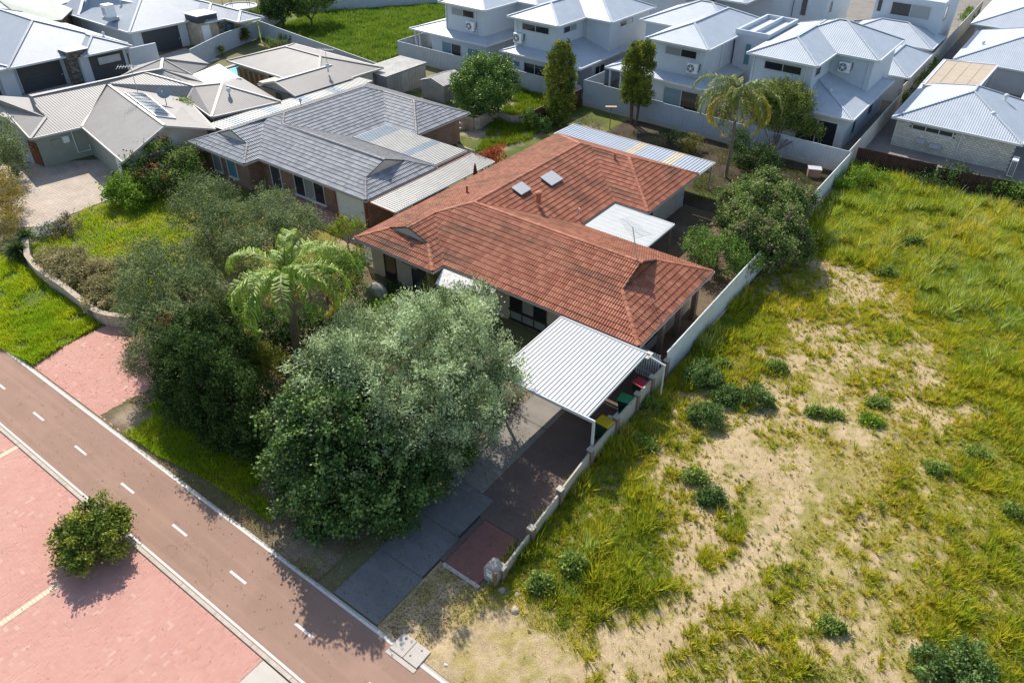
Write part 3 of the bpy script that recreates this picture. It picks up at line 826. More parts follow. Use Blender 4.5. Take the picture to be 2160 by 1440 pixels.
b.build('wall', BEIGE, house)
window(house, 'y-', 25.45, -29.05, -28.1, 0.15, 2.1, 1, DARKTRIM, (GLASS,))
d_ = door(house, 'y-', 25.45, -26.75, -25.75, 0.05, 2.1, DARKDOOR, 0, DARKTRIM)
window(house, 'y-', 26.45, -20.5, -18.05, 0.86, 2.25, 3, DARKTRIM, (GLASS, GLASSB, GLASS))
window(house, 'y-', 26.45, -20.5, -18.05, 0.2, 0.85, 3, DARKTRIM, (GLASSB,))
window(house, 'x+', -12.95, 28.0, 29.4, 0.9, 2.0, 2, DARKTRIM, (GLASS,))
door(house, 'x+', -19.2, 44.2, 45.0, 0.05, 2.1, GREYP, 0)
window(house, 'x+', -19.2, 39.3, 40.3, 0.9, 2.0, 2, DARKTRIM, (GLASS,))
for y in (28.6, 30.6, 32.6):
    MB().box(-12.55, -12.28, y, y + 0.3, 0, ZE - 0.14).build('pier', PILLAR, house)
# awning blind over the entry, white sheet
aw = thing('awning', 'small white sheet awning over the front entry with rust stains', 'awning', (-22.7, 24.9, 2.2))
A_ = [G(935, 566, 2.38), G(1046, 611, 2.38), G(1022, 642, 1.95), G(918, 598, 1.95)]
b = MB(); b.poly(A_); b.poly([p - np.array([0, 0, 0.03]) for p in reversed(A_)])
for i in range(4): b.poly([A_[i], A_[(i + 1) % 4], A_[(i + 1) % 4] - np.array([0, 0, 0.03]), A_[i] - np.array([0, 0, 0.03])])
tt = NT('rust_stained_white_sheet', 0.6, 0.3)
tt.color(tt.mix((0.72, 0.68, 0.62), (0.45, 0.22, 0.12), tt.ramp(tt.noise(2.2, 6, 0.75), [(0.52, 0.0), (0.72, 0.8)])))
b.build('sheet', tt.m, aw)
b = MB(); b.beam(A_[3], (A_[3][0], 25.4, 1.5), 0.04, 0.04).beam(A_[2], (A_[2][0], 26.4, 1.5), 0.04, 0.04); b.build('bracket', STEEL, aw)
bl = thing('blind', 'rolled terracotta blind hanging above the front door', 'blind', (-26.9, 25.2, 2))
MB().box(-27.4, -26.3, 25.3, 25.4, 1.75, 2.15).build('cloth', plain('faded_orange_canvas', (0.34, 0.12, 0.05), 0.9, 0.1), bl)
MB().tube([(-27.42, 25.3, 1.75), (-26.28, 25.3, 1.75)], 0.045, 8).build('roller', STEEL, bl)

# things standing on the tiled roof
def on_face(x, y):
    return ZE + kx * (-21.1 - x)
def skylight(x0, x1, y0, y1, lab):
    t = thing('skylight', lab, 'skylight', ((x0 + x1) / 2, (y0 + y1) / 2, on_face((x0 + x1) / 2, 0)), 'flat skylights on the red roof')
    for nm, h0, h1, m_, g_ in (('frame', 0.0, 0.17, DARKTRIM, 0.0), ('lid', 0.172, 0.23, WHITESHEET, -0.03)):
        b = MB(); n = len(b.v)
        P4 = [(x0 + g_, y0 + g_), (x1 - g_, y0 + g_), (x1 - g_, y1 - g_), (x0 + g_, y1 - g_)]
        bot = [(x, y, on_face(x, y) + h0) for x, y in P4]; top = [(x, y, on_face(x, y) + h1) for x, y in P4]
        b.poly(top); b.poly(list(reversed(bot)))
        for i in range(4):
            j = (i + 1) % 4; b.poly([bot[i], bot[j], top[j], top[i]])
        b.build(nm, m_, t)
skylight(-25.35, -24.65, 33.0, 34.0, 'smaller square skylight left of the terracotta roof vent')
skylight(-25.0, -24.15, 35.55, 36.8, 'larger skylight right of the terracotta roof vent')
def pipe(name, px, py, zb, h, r, mat, lab, cat='vent pipe', cap=True, n=12):
    p = G(px, py, zb)
    t = thing(name, lab, cat, p)
    MB().tube([p - (0, 0, 0.15), p + (0, 0, h)], r, n).build('pipe', mat, t, smooth=False)
    if cap: MB().tube([p + (0, 0, h), p + (0, 0, h + 0.02), p + (0, 0, h + 0.14), p + (0, 0, h + 0.2)], [r * 1.1, r * 1.45, r * 1.45, r * 0.7], n).build('cowl', mat, t)
    return t
TERRP = plain('terracotta_pipe', (0.36, 0.13, 0.07), 0.7, 0.3)
pipe('roof_vent', 1136, 423, 3.75, 0.42, 0.15, TERRP, 'stout terracotta vent between the two skylights')
pipe('roof_vent', 985, 404, 3.55, 0.4, 0.07, TERRP, 'thin terracotta pipe on the left slope of the red roof', cap=False)
pipe('roof_vent', 1297, 333, 3.9, 0.35, 0.08, TERRP, 'short terracotta pipe near the rear ridge of the red roof', cap=False)
pipe('roof_vent', 1221, 448, 3.0, 0.28, 0.06, STEEL, 'small dark pipe beside the pale patio roof', cap=False)

def antenna(base, h, lab, els=10, L=1.6, yaw=0.4, tilt=0.0):
    t = thing('tv_antenna', lab, 'antenna', base)
    b0 = np.array(base, float); top = b0 + np.array([tilt, 0, h])
    MB().tube([b0 - (0, 0, 0.1), top], 0.025, 6).build('mast', STEEL, t)
    dx = np.array([math.cos(yaw), math.sin(yaw), 0]); dy = np.array([-math.sin(yaw), math.cos(yaw), 0])
    MB().tube([top - dx * L / 2 - (0, 0, 0.05), top + dx * L / 2 - (0, 0, 0.05)], 0.018, 6).build('boom', STEEL, t)
    for i in range(els):
        c = top - dx * L / 2 + dx * L * i / (els - 1) - (0, 0, 0.05); hl = 0.55 - 0.28 * i / (els - 1)
        MB().tube([c - dy * hl, c + dy * hl], 0.011, 5).build('element', STEEL, t)
    return t
antenna((-14.8, 30.0, 4.2), 1.9, 'wire tv antenna at the right end of the red roof ridge', 11, 2.0, 2.6, -0.5)
antenna(G(290, 193, 4.1), 2.0, 'tall tv antenna on the taupe roof behind the satellite dish', 10, 1.8, 0.9)
antenna(G(690, 135, 3.9), 1.3, 'tv antenna on the farther taupe roof near the sheds', 8, 1.4, 0.6)

# ---- ribbed sheet roofs (carports, patios)
def rib_sheet(x0, x1, y0, y1, zf, along, step=0.2, h=0.045):
    """one roof sheet; ribs run along 'y' or 'x'; zf(x, y) gives the height"""
    b = MB()
    a0, a1 = (x0, x1) if along == 'y' else (y0, y1)
    n = max(1, int(round((a1 - a0) / step))); s = (a1 - a0) / n
    prof = []
    for i in range(n):
        u = a0 + i * s
        prof += [(u, 0), (u + s * 0.76, 0), (u + s * 0.81, h), (u + s * 0.90, h), (u + s * 0.95, 0)]
    prof.append((a1, 0))
    e0, e1 = (y0, y1) if along == 'y' else (x0, x1)
    def pt(u, e, dz):
        x, y = (u, e) if along == 'y' else (e, u)
        return (x, y, zf(x, y) + dz)
    for (u, p), (u2, p2) in zip(prof[:-1], prof[1:]):
        q = [pt(u, e0, p), pt(u2, e0, p2), pt(u2, e1, p2), pt(u, e1, p)]
        r_ = [pt(u, e0, p - 0.012), pt(u2, e0, p2 - 0.012), pt(u2, e1, p2 - 0.012), pt(u, e1, p - 0.012)]
        b.poly(q); b.poly(list(reversed(r_))); b.poly([q[1], q[0], r_[0], r_[1]]); b.poly([q[3], q[2], r_[2], r_[3]])
    return b
def sheet_roof(t, x0, x1, y0, y1, zf, along, mat, step=0.2, sheet=0.8, special=None, h=0.045):
    a0, a1 = (x0, x1) if along == 'y' else (y0, y1)
    n = max(1, int(round((a1 - a0) / sheet)))
    for i in range(n):
        c0 = a0 + (a1 - a0) * i / n; c1 = a0 + (a1 - a0) * (i + 1) / n
        mm = mat if not special or i not in special else special[i]
        if along == 'y': rib_sheet(c0, c1, y0, y1, zf, along, step, h).build('roof_sheet', mm, t)
        else: rib_sheet(x0, x1, c0, c1, zf, along, step, h).build('roof_sheet', mm, t)

cp = thing('carport', 'open carport with white ribbed sheet roof beside the driveway', 'carport', (-14, 22.8, 0))
zc = lambda x, y: 2.42 + (y - 20.2) * 0.025
WSTAIN = NT('white_sheet_with_stain', 0.45, 0.4)
WSTAIN.color(WSTAIN.mix((0.46, 0.46, 0.445), (0.36, 0.25, 0.16), WSTAIN.ramp(WSTAIN.noise(1.4, 5, 0.7), [(0.6, 0.0), (0.72, 0.7)])))
sheet_roof(cp, -16.42, -11.62, 20.2, 25.35, zc, 'y', WHITESHEET, 0.2, 0.8, {2: WSTAIN.m}, 0.028)
b = MB()
b.beam((-16.47, 20.14, 2.36), (-11.2, 20.14, 2.36), 0.06, 0.16).beam((-16.47, 25.42, 2.5), (-11.4, 25.42, 2.5), 0.06, 0.14).beam((-16.48, 20.1, 2.38), (-16.48, 25.4, 2.5), 0.05, 0.14)
b.beam((-11.58, 20.2, 2.35), (-11.58, 25.4, 2.47), 0.06, 0.12); b.build('beam', TRIM, cp)
for x, y in ((-16.3, 20.25), (-16.3, 25.2)): MB().box(x - 0.05, x + 0.05, y - 0.05, y + 0.05, 0, 2.33).build('post', DARKTRIM, cp)
for x, y in ((-11.27, 20.25),): MB().box(x - 0.05, x + 0.05, y - 0.05, y + 0.05, 0, 2.3).build('post', TRIM, cp)
MB().box(-16.42, -11.5, 25.47, 26.05, 2.14, 2.17).build('box_gutter', PALEC, cp)
b = MB().beam((-11.4, 25.45, 2.35), (-10.55, 25.45, 2.2), 0.05, 0.1).beam((-10.6, 25.45, 2.2), (-10.6, 25.45, 0.4), 0.06, 0.06); b.build('side_rail', TRIM, cp)
gt_ = thing('picket_gate', 'white picket side gate at the back of the carport', 'gate', (-11.8, 26.6, 0))
for i in range(10):
    MB().box(-12.6 + i * 0.13, -12.52 + i * 0.13, 26.55, 26.58, 0.1, 1.75).build('picket', TRIM, gt_)
MB().box(-12.62, -11.3, 26.585, 26.62, 0.4, 0.48).box(-12.62, -11.3, 26.585, 26.62, 1.4, 1.48).build('rail', TRIM, gt_)

pt_ = thing('rear_patio_roof', 'long blue-white ribbed patio roof behind the red roof', 'patio roof', (-25, 47.2, 0))
CLEARB = plain('aged_cream_sheet', (0.60, 0.52, 0.38), 0.5, 0.3)
sheet_roof(pt_, -31.2, -18.65, 45.95, 48.8, lambda x, y: 2.32 - (y - 46) * 0.02, 'y', ZINC, 0.26, 0.78, {8: CLEARB, 12: CLEARB})
MB().beam((-31.25, 48.85, 2.22), (-18.6, 48.85, 2.22), 0.06, 0.14).beam((-18.6, 45.95, 2.25), (-18.6, 48.85, 2.22), 0.05, 0.12).build('beam', PALEC, pt_)
for x in (-31.0, -27, -23, -18.8): MB().box(x - 0.05, x + 0.05, 48.7, 48.8, 0, 2.15).build('post', PALEC, pt_)
pt2 = thing('courtyard_patio_roof', 'flat pale sheet patio roof in the corner of the red roof', 'patio roof', (-19, 36.4, 0))
sheet_roof(pt2, -20.9, -16.65, 34.42, 38.2, lambda x, y: 2.40 - (x + 21) * 0.02, 'x', PALEC if False else plain('pale_grey_sheet', (0.44, 0.45, 0.43), 0.5, 0.35, 0.07), 0.5, 0.95, h=0.012)
MB().beam((-16.6, 34.4, 2.25), (-16.6, 38.25, 2.25), 0.05, 0.13).beam((-21.0, 38.26, 2.32), (-16.6, 38.26, 2.25), 0.05, 0.13).beam((-21, 34.38, 2.32), (-16.6, 34.38, 2.25), 0.05, 0.13).build('beam', TRIM, pt2)
for x, y in ((-16.75, 34.5), (-16.75, 38.1)): MB().box(x - .05, x + .05, y - .05, y + .05, 0, 2.2).build('post', PILLAR, pt2)

# ---- grey tiled brick house next door
gh = thing('house', 'brown brick house under the grey tiled roof', 'house', (-44, 36, 0))
K = 0.38
GF = [
 ([(-50.9, 27.45), (-49.4, 28.95), (-47.7, 28.95), (-47.7, 31.85), (-46.65, 32.91), (-46.65, 40.75), (-50.9, 45)], (1, 0), -50.9, K),
 ([(-50.9, 27.45), (-44.5, 27.45), (-46.0, 28.95), (-49.4, 28.95)], (0, 1), 27.45, K),
 ([(-44.5, 27.45), (-44.5, 28.65), (-47.7, 31.85), (-47.7, 28.95), (-46, 28.95)], (-1, 0), 44.5, K),
 ([(-44.5, 28.65), (-33.8, 28.65), (-35.3, 30.15), (-35.3, 31.95), (-45.7, 31.95), (-46.65, 32.91), (-47.7, 31.85)], (0, 1), 28.65, K),
 ([(-33.8, 28.65), (-33.8, 35.25), (-35.3, 33.75), (-35.3, 30.15)], (-1, 0), 33.8, K),
 ([(-33.8, 35.25), (-42.4, 35.25), (-45.7, 31.95), (-35.3, 31.95), (-35.3, 33.75)], (0, -1), -35.25, K),
 ([(-42.4, 35.25), (-42.4, 38.8), (-45.5, 41.9), (-46.65, 40.75), (-46.65, 32.91), (-45.7, 31.95)], (-1, 0), 42.4, K),
 ([(-50.9, 45), (-39, 45), (-42.1, 41.9), (-45.5, 41.9), (-46.65, 40.75)], (0, -1), -45.0, K),
 ([(-42.4, 38.8), (-39, 38.8), (-42.1, 41.9), (-45.5, 41.9)], (0, 1), 38.8, K),
 ([(-39, 38.8), (-39, 45), (-42.1, 41.9)], (-1, 0), 39.0, K)]
za = ZE + K * 3.2; zb = ZE + K * 3.3; zcn = ZE + K * 4.25; zd = ZE + K * 3.1; ga = ZE + K * 1.5
GC = [((-50.9, 27.45, ZE), (-49.4, 28.95, ga)), ((-44.5, 27.45, ZE), (-46, 28.95, ga)), ((-47.7, 28.9, za), (-47.7, 31.85, za)), ((-47.7, 31.85, za), (-46.65, 32.91, zcn)),
      ((-46.65, 32.91, zcn), (-46.65, 40.75, zcn)), ((-45.7, 31.95, zb), (-46.65, 32.91, zcn)), ((-35.25, 31.95, zb), (-45.7, 31.95, zb)), ((-33.8, 28.65, ZE), (-35.3, 30.15, ga)),
      ((-33.8, 35.25, ZE), (-35.3, 33.75, ga)), ((-50.9, 45, ZE), (-46.65, 40.75, zcn)), ((-46.65, 40.75, zcn), (-45.5, 41.9, zd)), ((-45.5, 41.9, zd), (-42.1, 41.9, zd)),
      ((-39, 38.8, ZE), (-42.1, 41.9, zd)), ((-39, 45, ZE), (-42.1, 41.9, zd))]
GG = [((-50.96, 27.4), (-50.96, 45.05)), ((-51, 27.39), (-44.45, 27.39)), ((-44.44, 27.35), (-44.44, 28.6)), ((-44.4, 28.59), (-33.7, 28.59)), ((-33.74, 28.55), (-33.74, 35.3)),
      ((-33.7, 35.31), (-42.3, 35.31)), ((-42.34, 35.3), (-42.34, 38.8)), ((-42.3, 38.74), (-38.95, 38.74)), ((-38.94, 38.7), (-38.94, 45.05)), ((-38.9, 45.06), (-51, 45.06))]
DECKG = plain('dark_grey_roof_deck', (0.05, 0.05, 0.055), 0.9, 0.1)  # dark grey tile colour behind the gaps
groof = tiled_roof(gh, GF, ZE, 0, GREYT, 300, GC, GREYT_DARK, GG, DECKG, (0, 5, 7), GREYT_DARK)
MB().poly([(-49.4, 28.97, ga), (-46.0, 28.97, ga), (-47.7, 28.97, za)]).build('gable_vent', CREAMW, groof)
MB().poly([(-35.32, 30.15, ga), (-35.32, 33.75, ga), (-35.32, 31.95, zb)]).build('gable_vent', CREAMW, groof)
for a_, c_ in (((-44.5, 28.65, ZE), (-47.7, 31.85, za)), ((-42.4, 38.8, ZE), (-45.5, 41.9, zd)), ((-42.4, 35.25, ZE), (-45.7, 31.95, zb))):
    MB().beam(np.array(a_) + (0, 0, .035), np.array(c_) + (0, 0, .035), 0.16, 0.02).build('valley_flashing', TRIM, groof)
b = MB()
for x0, x1, y0, y1 in ((-50.85, -44.55, 27.5, 35.2), (-44.52, -33.85, 28.7, 35.2), (-50.85, -42.45, 35.22, 44.95), (-42.43, -39.05, 38.85, 44.95)):
    b.poly([(x0, y0, ZE - 0.13), (x1, y0, ZE - 0.13), (x1, y1, ZE - 0.13), (x0, y1, ZE - 0.13)])
b.build('soffit', CREAMW, groof)
MB().prism([(-50.3, 28.05), (-45.1, 28.05), (-45.1, 29.25), (-34.4, 29.25), (-34.4, 34.65), (-43, 34.65), (-43, 39.4), (-39.6, 39.4), (-39.6, 44.4), (-50.3, 44.4)], 0, ZE - 0.13).build('wall', BRICK, gh)
window(gh, 'y-', 28.05, -49.3, -48.3, 0.5, 2.2, 1, TRIM, (GLASSB,)); window(gh, 'y-', 28.05, -47.6, -46.5, 0.5, 2.2, 1, TRIM, (GLASST,))
door(gh, 'y-', 29.25, -44.2, -43.2, 0.05, 2.15, DARKDOOR)
window(gh, 'y-', 29.25, -41.7, -38.6, 0.35, 2.15, 3, TRIM, (GLASS, GLASSB, GLASS))
door(gh, 'y-', 29.25, -37.3, -34.75, 0.03, 2.15, WHITEP, 5, TRIM, 'garage_door')
b = MB()
for x in (-50.2, -37.5, -34.6): b.box(x, x + 0.12, 29.1, 29.2, 0, ZE - 0.13)
b.build('downpipe', REDTRIM, gh)
sc2 = thing('side_carport', 'narrow cream ribbed lean-to roof between grey and red tiled houses', 'carport', (-32.5, 34, 0))
sheet_roof(sc2, -33.55, -31.5, 28.85, 38.9, lambda x, y: 2.36 - (x + 33.5) * 0.03, 'x', plain('cream_sheet', (0.46, 0.435, 0.38), 0.5, 0.35), 0.2, 0.8)
MB().beam((-33.6, 28.8, 2.3), (-31.45, 28.8, 2.24), 0.06, 0.12).beam((-33.62, 28.8, 2.33), (-33.62, 38.9, 2.33), 0.06, 0.12).build('fascia', REDTRIM, sc2)
MB().beam((-31.45, 28.85, 2.24), (-31.45, 38.9, 2.24), 0.05, 0.1).build('gutter', TRIM, sc2)
for y in (29.2, 33.8, 38.5): MB().box(-31.65, -31.55, y, y + 0.1, 0, 2.2).build('post', TRIM, sc2)
door(sc2, 'y-', 30.6, -33.4, -31.7, 0.05, 2.1, CREAMW, 6, TRIM, 'roller_door')
pg = thing('pergola', 'cream ribbed pergola roof in the corner of the grey roof', 'patio roof', (-38.2, 36.8, 0))
GREYTRANS = plain('grey_blue_translucent_sheet', (0.26, 0.32, 0.36), 0.35, 0.4)
sheet_roof(pg, -42.2, -33.95, 35.35, 38.65, lambda x, y: 2.55, 'y', MATS['cream_sheet'], 0.2, 0.82, {0: GREYTRANS, 1: GREYTRANS, 6: GREYTRANS})
MB().beam((-42.2, 38.7, 2.45), (-33.9, 38.7, 2.45), 0.06, 0.16).beam((-33.9, 35.35, 2.45), (-33.9, 38.7, 2.45), 0.06, 0.16).build('beam', PALEC, pg)
for x, y in ((-34.1, 38.6), (-34.1, 35.5), (-38, 38.6)): MB().box(x - .05, x + .05, y - .05, y + .05, 0, 2.37).build('post', PALEC, pg)
um = thing('umbrella', 'closed maroon garden umbrella by the red roof edge', 'umbrella', (-31.2, 36.4, 0))
MB().tube([(-31.2, 36.4, 0), (-31.2, 36.4, 3.0)], 0.025, 6).build('pole', STEEL, um)
MB().tube([(-31.2, 36.4, 1.9), (-31.2, 36.4, 2.2), (-31.2, 36.4, 2.8), (-31.2, 36.4, 3.05)], [0.12, 0.16, 0.09, 0.03], 9).build('canopy', plain('maroon_canvas', (0.12, 0.02, 0.03), 0.9, 0.1), um)
# long lean-to strip roof on the far side of the grey house
ln = thing('lean_to_roof', 'pale strip verandah roof along the far side of the grey house', 'patio roof', (-52.3, 38, 0))
sheet_roof(ln, -53.2, -51.25, 30.5, 46.0, lambda x, y: 2.4 + (x + 51.2) * 0.02, 'x', MATS['cream_sheet'], 0.25, 1.1, {1: GREYTRANS, 4: GREYTRANS, 7: GREYTRANS, 10: GREYTRANS})
for y in (31, 36, 41, 45.8): MB().box(-53.1, -53.0, y, y + .1, 0, 2.33).build('post', TRIM, ln)

# ================================================================== OTHER BUILDINGS
def hip_faces(x0, x1, y0, y1, z, k, ridge=None):
    wx, wy = x1 - x0, y1 - y0
    if wx >= wy:
        h = wy / 2; zr_ = z + k * h; a = (x0 + h, y0 + h, zr_); b_ = (x1 - h, y0 + h, zr_)
        return [[(x0, y0, z), (x1, y0, z), b_, a], [(x1, y1, z), (x0, y1, z), a, b_], [(x0, y1, z), (x0, y0, z), a], [(x1, y0, z), (x1, y1, z), b_]], [(a, b_), ((x0, y0, z), a), ((x0, y1, z), a), ((x1, y0, z), b_), ((x1, y1, z), b_)]
    h = wx / 2; zr_ = z + k * h; a = (x0 + h, y0 + h, zr_); b_ = (x0 + h, y1 - h, zr_)
    return [[(x0, y0, z), (x1, y0, z), a], [(x1, y0, z), (x1, y1, z), b_, a], [(x1, y1, z), (x0, y1, z), b_], [(x0, y1, z), (x0, y0, z), a, b_]], [(a, b_), ((x0, y0, z), a), ((x1, y0, z), a), ((x0, y1, z), b_), ((x1, y1, z), b_)]

def metal_hip(house, x0, x1, y0, y1, z, k, mat=WHITE_ROOF, trim=TRIM):
    F, C_ = hip_faces(x0, x1, y0, y1, z, k)
    b = MB()
    for f in F: b.poly(f)
    b.poly([(x0, y1, z - 0.16), (x1, y1, z - 0.16), (x1, y0, z - 0.16), (x0, y0, z - 0.16)])
    r_ = b.build('roof', mat, house)
    g_ = MB()
    e = 0.05
    for a, c in (((x0 - e, y0), (x1 + e, y0)), ((x0 - e, y1), (x1 + e, y1)), ((x0, y0), (x0, y1)), ((x1, y0), (x1, y1))):
        g_.beam((a[0], a[1], z - 0.06), (c[0], c[1], z - 0.06), 0.11, 0.17)
    g_.build('gutter', trim, r_)
    cp_ = MB()
    for a, c in C_:
        if np.linalg.norm(np.array(a) - np.array(c)) > 0.3: cp_.beam(np.array(a) + (0, 0, 0.03), np.array(c) + (0, 0, 0.03), 0.22, 0.05)
    cp_.build('ridge_cap', mat, r_)
    return r_

def wallbox(house, x0, x1, y0, y1, z0, z1, mat=WHITE):
    return MB().box(x0, x1, y0, y1, z0, z1).build('wall', mat, house)

def pxfaces(house, faces, mat, name='roof', th=0.1):
    b = MB()
    for f in faces:
        P_ = [G(*v) for v in f]
        b.poly(P_); b.poly([p - (0, 0, th) for p in reversed(P_)])
        for i in range(len(P_)):
            j = (i + 1) % len(P_)
            b.poly([P_[j], P_[i], P_[i] - (0, 0, th), P_[j] - (0, 0, th)])
    return b.build(name, mat, house)
def pxcaps(roof_, lines, mat=TRIM, w_=0.2):
    b = MB()
    for a, c in lines: b.beam(G(*a) + (0, 0, 0.03), G(*c) + (0, 0, 0.03), w_, 0.05)
    return b.build('ridge_cap', mat, roof_)
def pxwalls(house, pts, z, mat, inset=0.45):
    P_ = np.array([G(x, y, z)[:2] for x, y in pts]); c = P_.mean(0)
    d = P_ - c; L = np.linalg.norm(d, axis=1, keepdims=True)
    Q = c + d * (1 - inset / L)
    return MB().prism([tuple(q) for q in Q], 0, z - 0.12).build('wall', mat, house)

def on_plane(q, tri, lift=0.0):
    a, b_, c = (G(*v) for v in tri); nn = np.cross(b_ - a, c - a); C0 = np.array([0, 0, CAMZ])
    d = CAMR.T @ np.array([(q[0] - PPX) / FPX, (q[1] - PPY) / FPX, 1.0])
    p = C0 + d * ((a - C0) @ nn) / (d @ nn); return p + (0, 0, lift)
KP = 0.407
def unit_windows(h, y, x0, x1, z0, z1, pan, n=2): return window(h, 'y-', y, x0, x1, z0, z1, n, MATS['grey_plastic'], pan, 0.05, False)

# four white two storey townhouses behind the rear fence
H4 = thing('townhouse', 'rightmost white townhouse, two storeys, with a side lane of cream fence', 'house', (-18, 70, 0), 'white two storey townhouses behind the fence')
metal_hip(H4, -23.2, -16.8, 64.3, 78.7, 6.2, KP); metal_hip(H4, -23.0, -13.05, 69.6, 78.8, 6.2, KP + 0.001)
wallbox(H4, -22.75, -17.25, 64.8, 78.2, 0, 6.06); wallbox(H4, -17.3, -13.55, 70.1, 78.3, 0, 6.05)
metal_hip(H4, -23.4, -12.55, 62.6, 76.5, 2.95, 0.30)
wallbox(H4, -22.9, -13.1, 63.1, 76.0, 0, 2.8)
window(H4, 'y-', 64.8, -21.6, -18.2, 5.0, 5.75, 2, GREYP, (GLASS,), 0.06, False)
window(H4, 'y-', 63.1, -17.2, -13.7, 0.1, 2.3, 2, TRIM, (GLASS,), 0.09, False, 'sliding_door')
window(H4, 'x+', -17.25, 65.6, 67.0, 4.9, 5.7, 1, GREYP, (GLASS,), 0.06, False)
window(H4, 'x+', -13.1, 65.5, 66.5, 0.6, 2.4, 1, GREYP, (GLASS,), 0.06, False)
window(H4, 'x+', -13.1, 70.5, 72.0, 0.9, 2.2, 1, GREYP, (GLASS,), 0.06, False)
b = MB().box(-13.95, -13.87, 70.0, 70.08, 3.2, 6.0).box(-22.6, -22.52, 64.7, 64.78, 3.4, 6.0).box(-17.85, -17.77, 64.7, 64.78, 3.6, 6.0); b.build('downpipe', TRIM, H4)

H3 = thing('townhouse', 'white townhouse behind the twin trunk cypress', 'house', (-30, 68, 0), 'white two storey townhouses behind the fence')
metal_hip(H3, -32.5, -26.1, 62.7, 77.0, 6.2, KP); metal_hip(H3, -36.3, -26.3, 68.4, 77.2, 6.2, KP + 0.001)
wallbox(H3, -32.0, -26.6, 63.2, 76.5, 0, 6.06); wallbox(H3, -35.8, -31.9, 68.9, 76.7, 0, 6.05)
metal_hip(H3, -36.1, -25.0, 61.8, 75.0, 3.0, 0.30)
wallbox(H3, -33.6, -25.5, 62.3, 74.5, 0, 2.85)
for x in (-35.8, -34.6): MB().box(x, x + 0.16, 62.1, 62.26, 0, 2.85).build('verandah_post', TRIM, H3)
window(H3, 'y-', 63.2, -30.6, -27.4, 5.0, 5.75, 2, GREYP, (GLASSB, GLASS), 0.06, False)
window(H3, 'y-', 62.3, -29.9, -26.2, 0.1, 2.35, 2, GREYP, (GLASST, GLASS), 0.07, False, 'sliding_door')
window(H3, 'y-', 62.3, -33.3, -31.4, 0.1, 2.35, 2, GREYP, (GLASS,), 0.07, False, 'sliding_door')
MB().box(-27.35, -27.27, 63.1, 63.18, 3.3, 6.0).box(-26.58, -26.5, 66.8, 66.88, 3.3, 6.0).build('downpipe', TRIM, H3)
# flat parapet block joining the two right hand townhouses
PB = thing('parapet_block', 'white flat roofed block with parapets between two townhouses', 'building', (-24.6, 72, 0))
wallbox(PB, -26.4, -23.3, 69.5, 77.5, 0, 6.3)
b = MB().box(-26.5, -23.2, 69.4, 69.62, 6.3, 6.75).box(-26.5, -26.28, 69.62, 77.6, 6.3, 6.7).box(-24.9, -24.7, 69.62, 77.6, 6.3, 6.72).box(-23.42, -23.2, 69.62, 77.6, 6.3, 6.7).box(-26.28, -23.42, 77.4, 77.6, 6.3, 6.7); b.build('parapet', WHITE, PB)
window(PB, 'y-', 69.5, -25.3, -24.7, 3.6, 5.6, 1, GREYP, (GLASST,), 0.06, False)
window(PB, 'y-', 69.5, -24.2, -23.5, 4.6, 5.6, 1, GREYP, (GLASSB,), 0.06, False)

H2 = thing('townhouse', 'white townhouse directly behind the single tall cypress', 'house', (-43, 66, 0), 'white two storey townhouses behind the fence')
metal_hip(H2, -47.1, -40.9, 60.65, 74.6, 6.2, KP); metal_hip(H2, -47.0, -37.8, 65.5, 74.7, 6.2, KP + 0.001)
wallbox(H2, -46.6, -41.4, 61.15, 74.1, 0, 6.06); wallbox(H2, -41.5, -38.3, 66.0, 74.2, 0, 6.05)
metal_hip(H2, -47.3, -37.6, 59.6, 72.0, 3.0, 0.30)
wallbox(H2, -46.8, -40.6, 60.1, 71.5, 0, 2.85); wallbox(H2, -40.7, -38.1, 62.6, 71.5, 0, 2.84)
MB().box(-38.4, -38.2, 60.0, 60.2, 0, 2.85).build('verandah_post', TRIM, H2)
window(H2, 'y-', 61.15, -45.6, -42.3, 5.05, 5.75, 2, GREYP, (GLASS,), 0.06, False)
window(H2, 'x+', -41.4, 62.3, 64.6, 5.1, 5.75, 2, GREYP, (GLASS, GLASSB), 0.06, False)
window(H2, 'x+', -38.3, 68.0, 70.6, 5.2, 5.75, 2, GREYP, (GLASS, GLASSB), 0.06, False)
window(H2, 'y-', 60.1, -44.6, -41.9, 0.1, 2.3, 2, GREYP, (GLASS,), 0.07, False, 'sliding_door')
window(H2, 'y-', 60.1, -46.6, -45.1, 1.6, 2.2, 1, GREYP, (GLASST,), 0.06, False)
window(H2, 'x+', -38.1, 63.2, 65.0, 0.2, 2.3, 2, GREYP, (GLASS,), 0.06, False, 'sliding_door')
MB().box(-46.3, -46.22, 61.05, 61.13, 3.5, 6.0).box(-40.9, -40.82, 65.9, 65.98, 3.8, 6.0).build('downpipe', TRIM, H2)

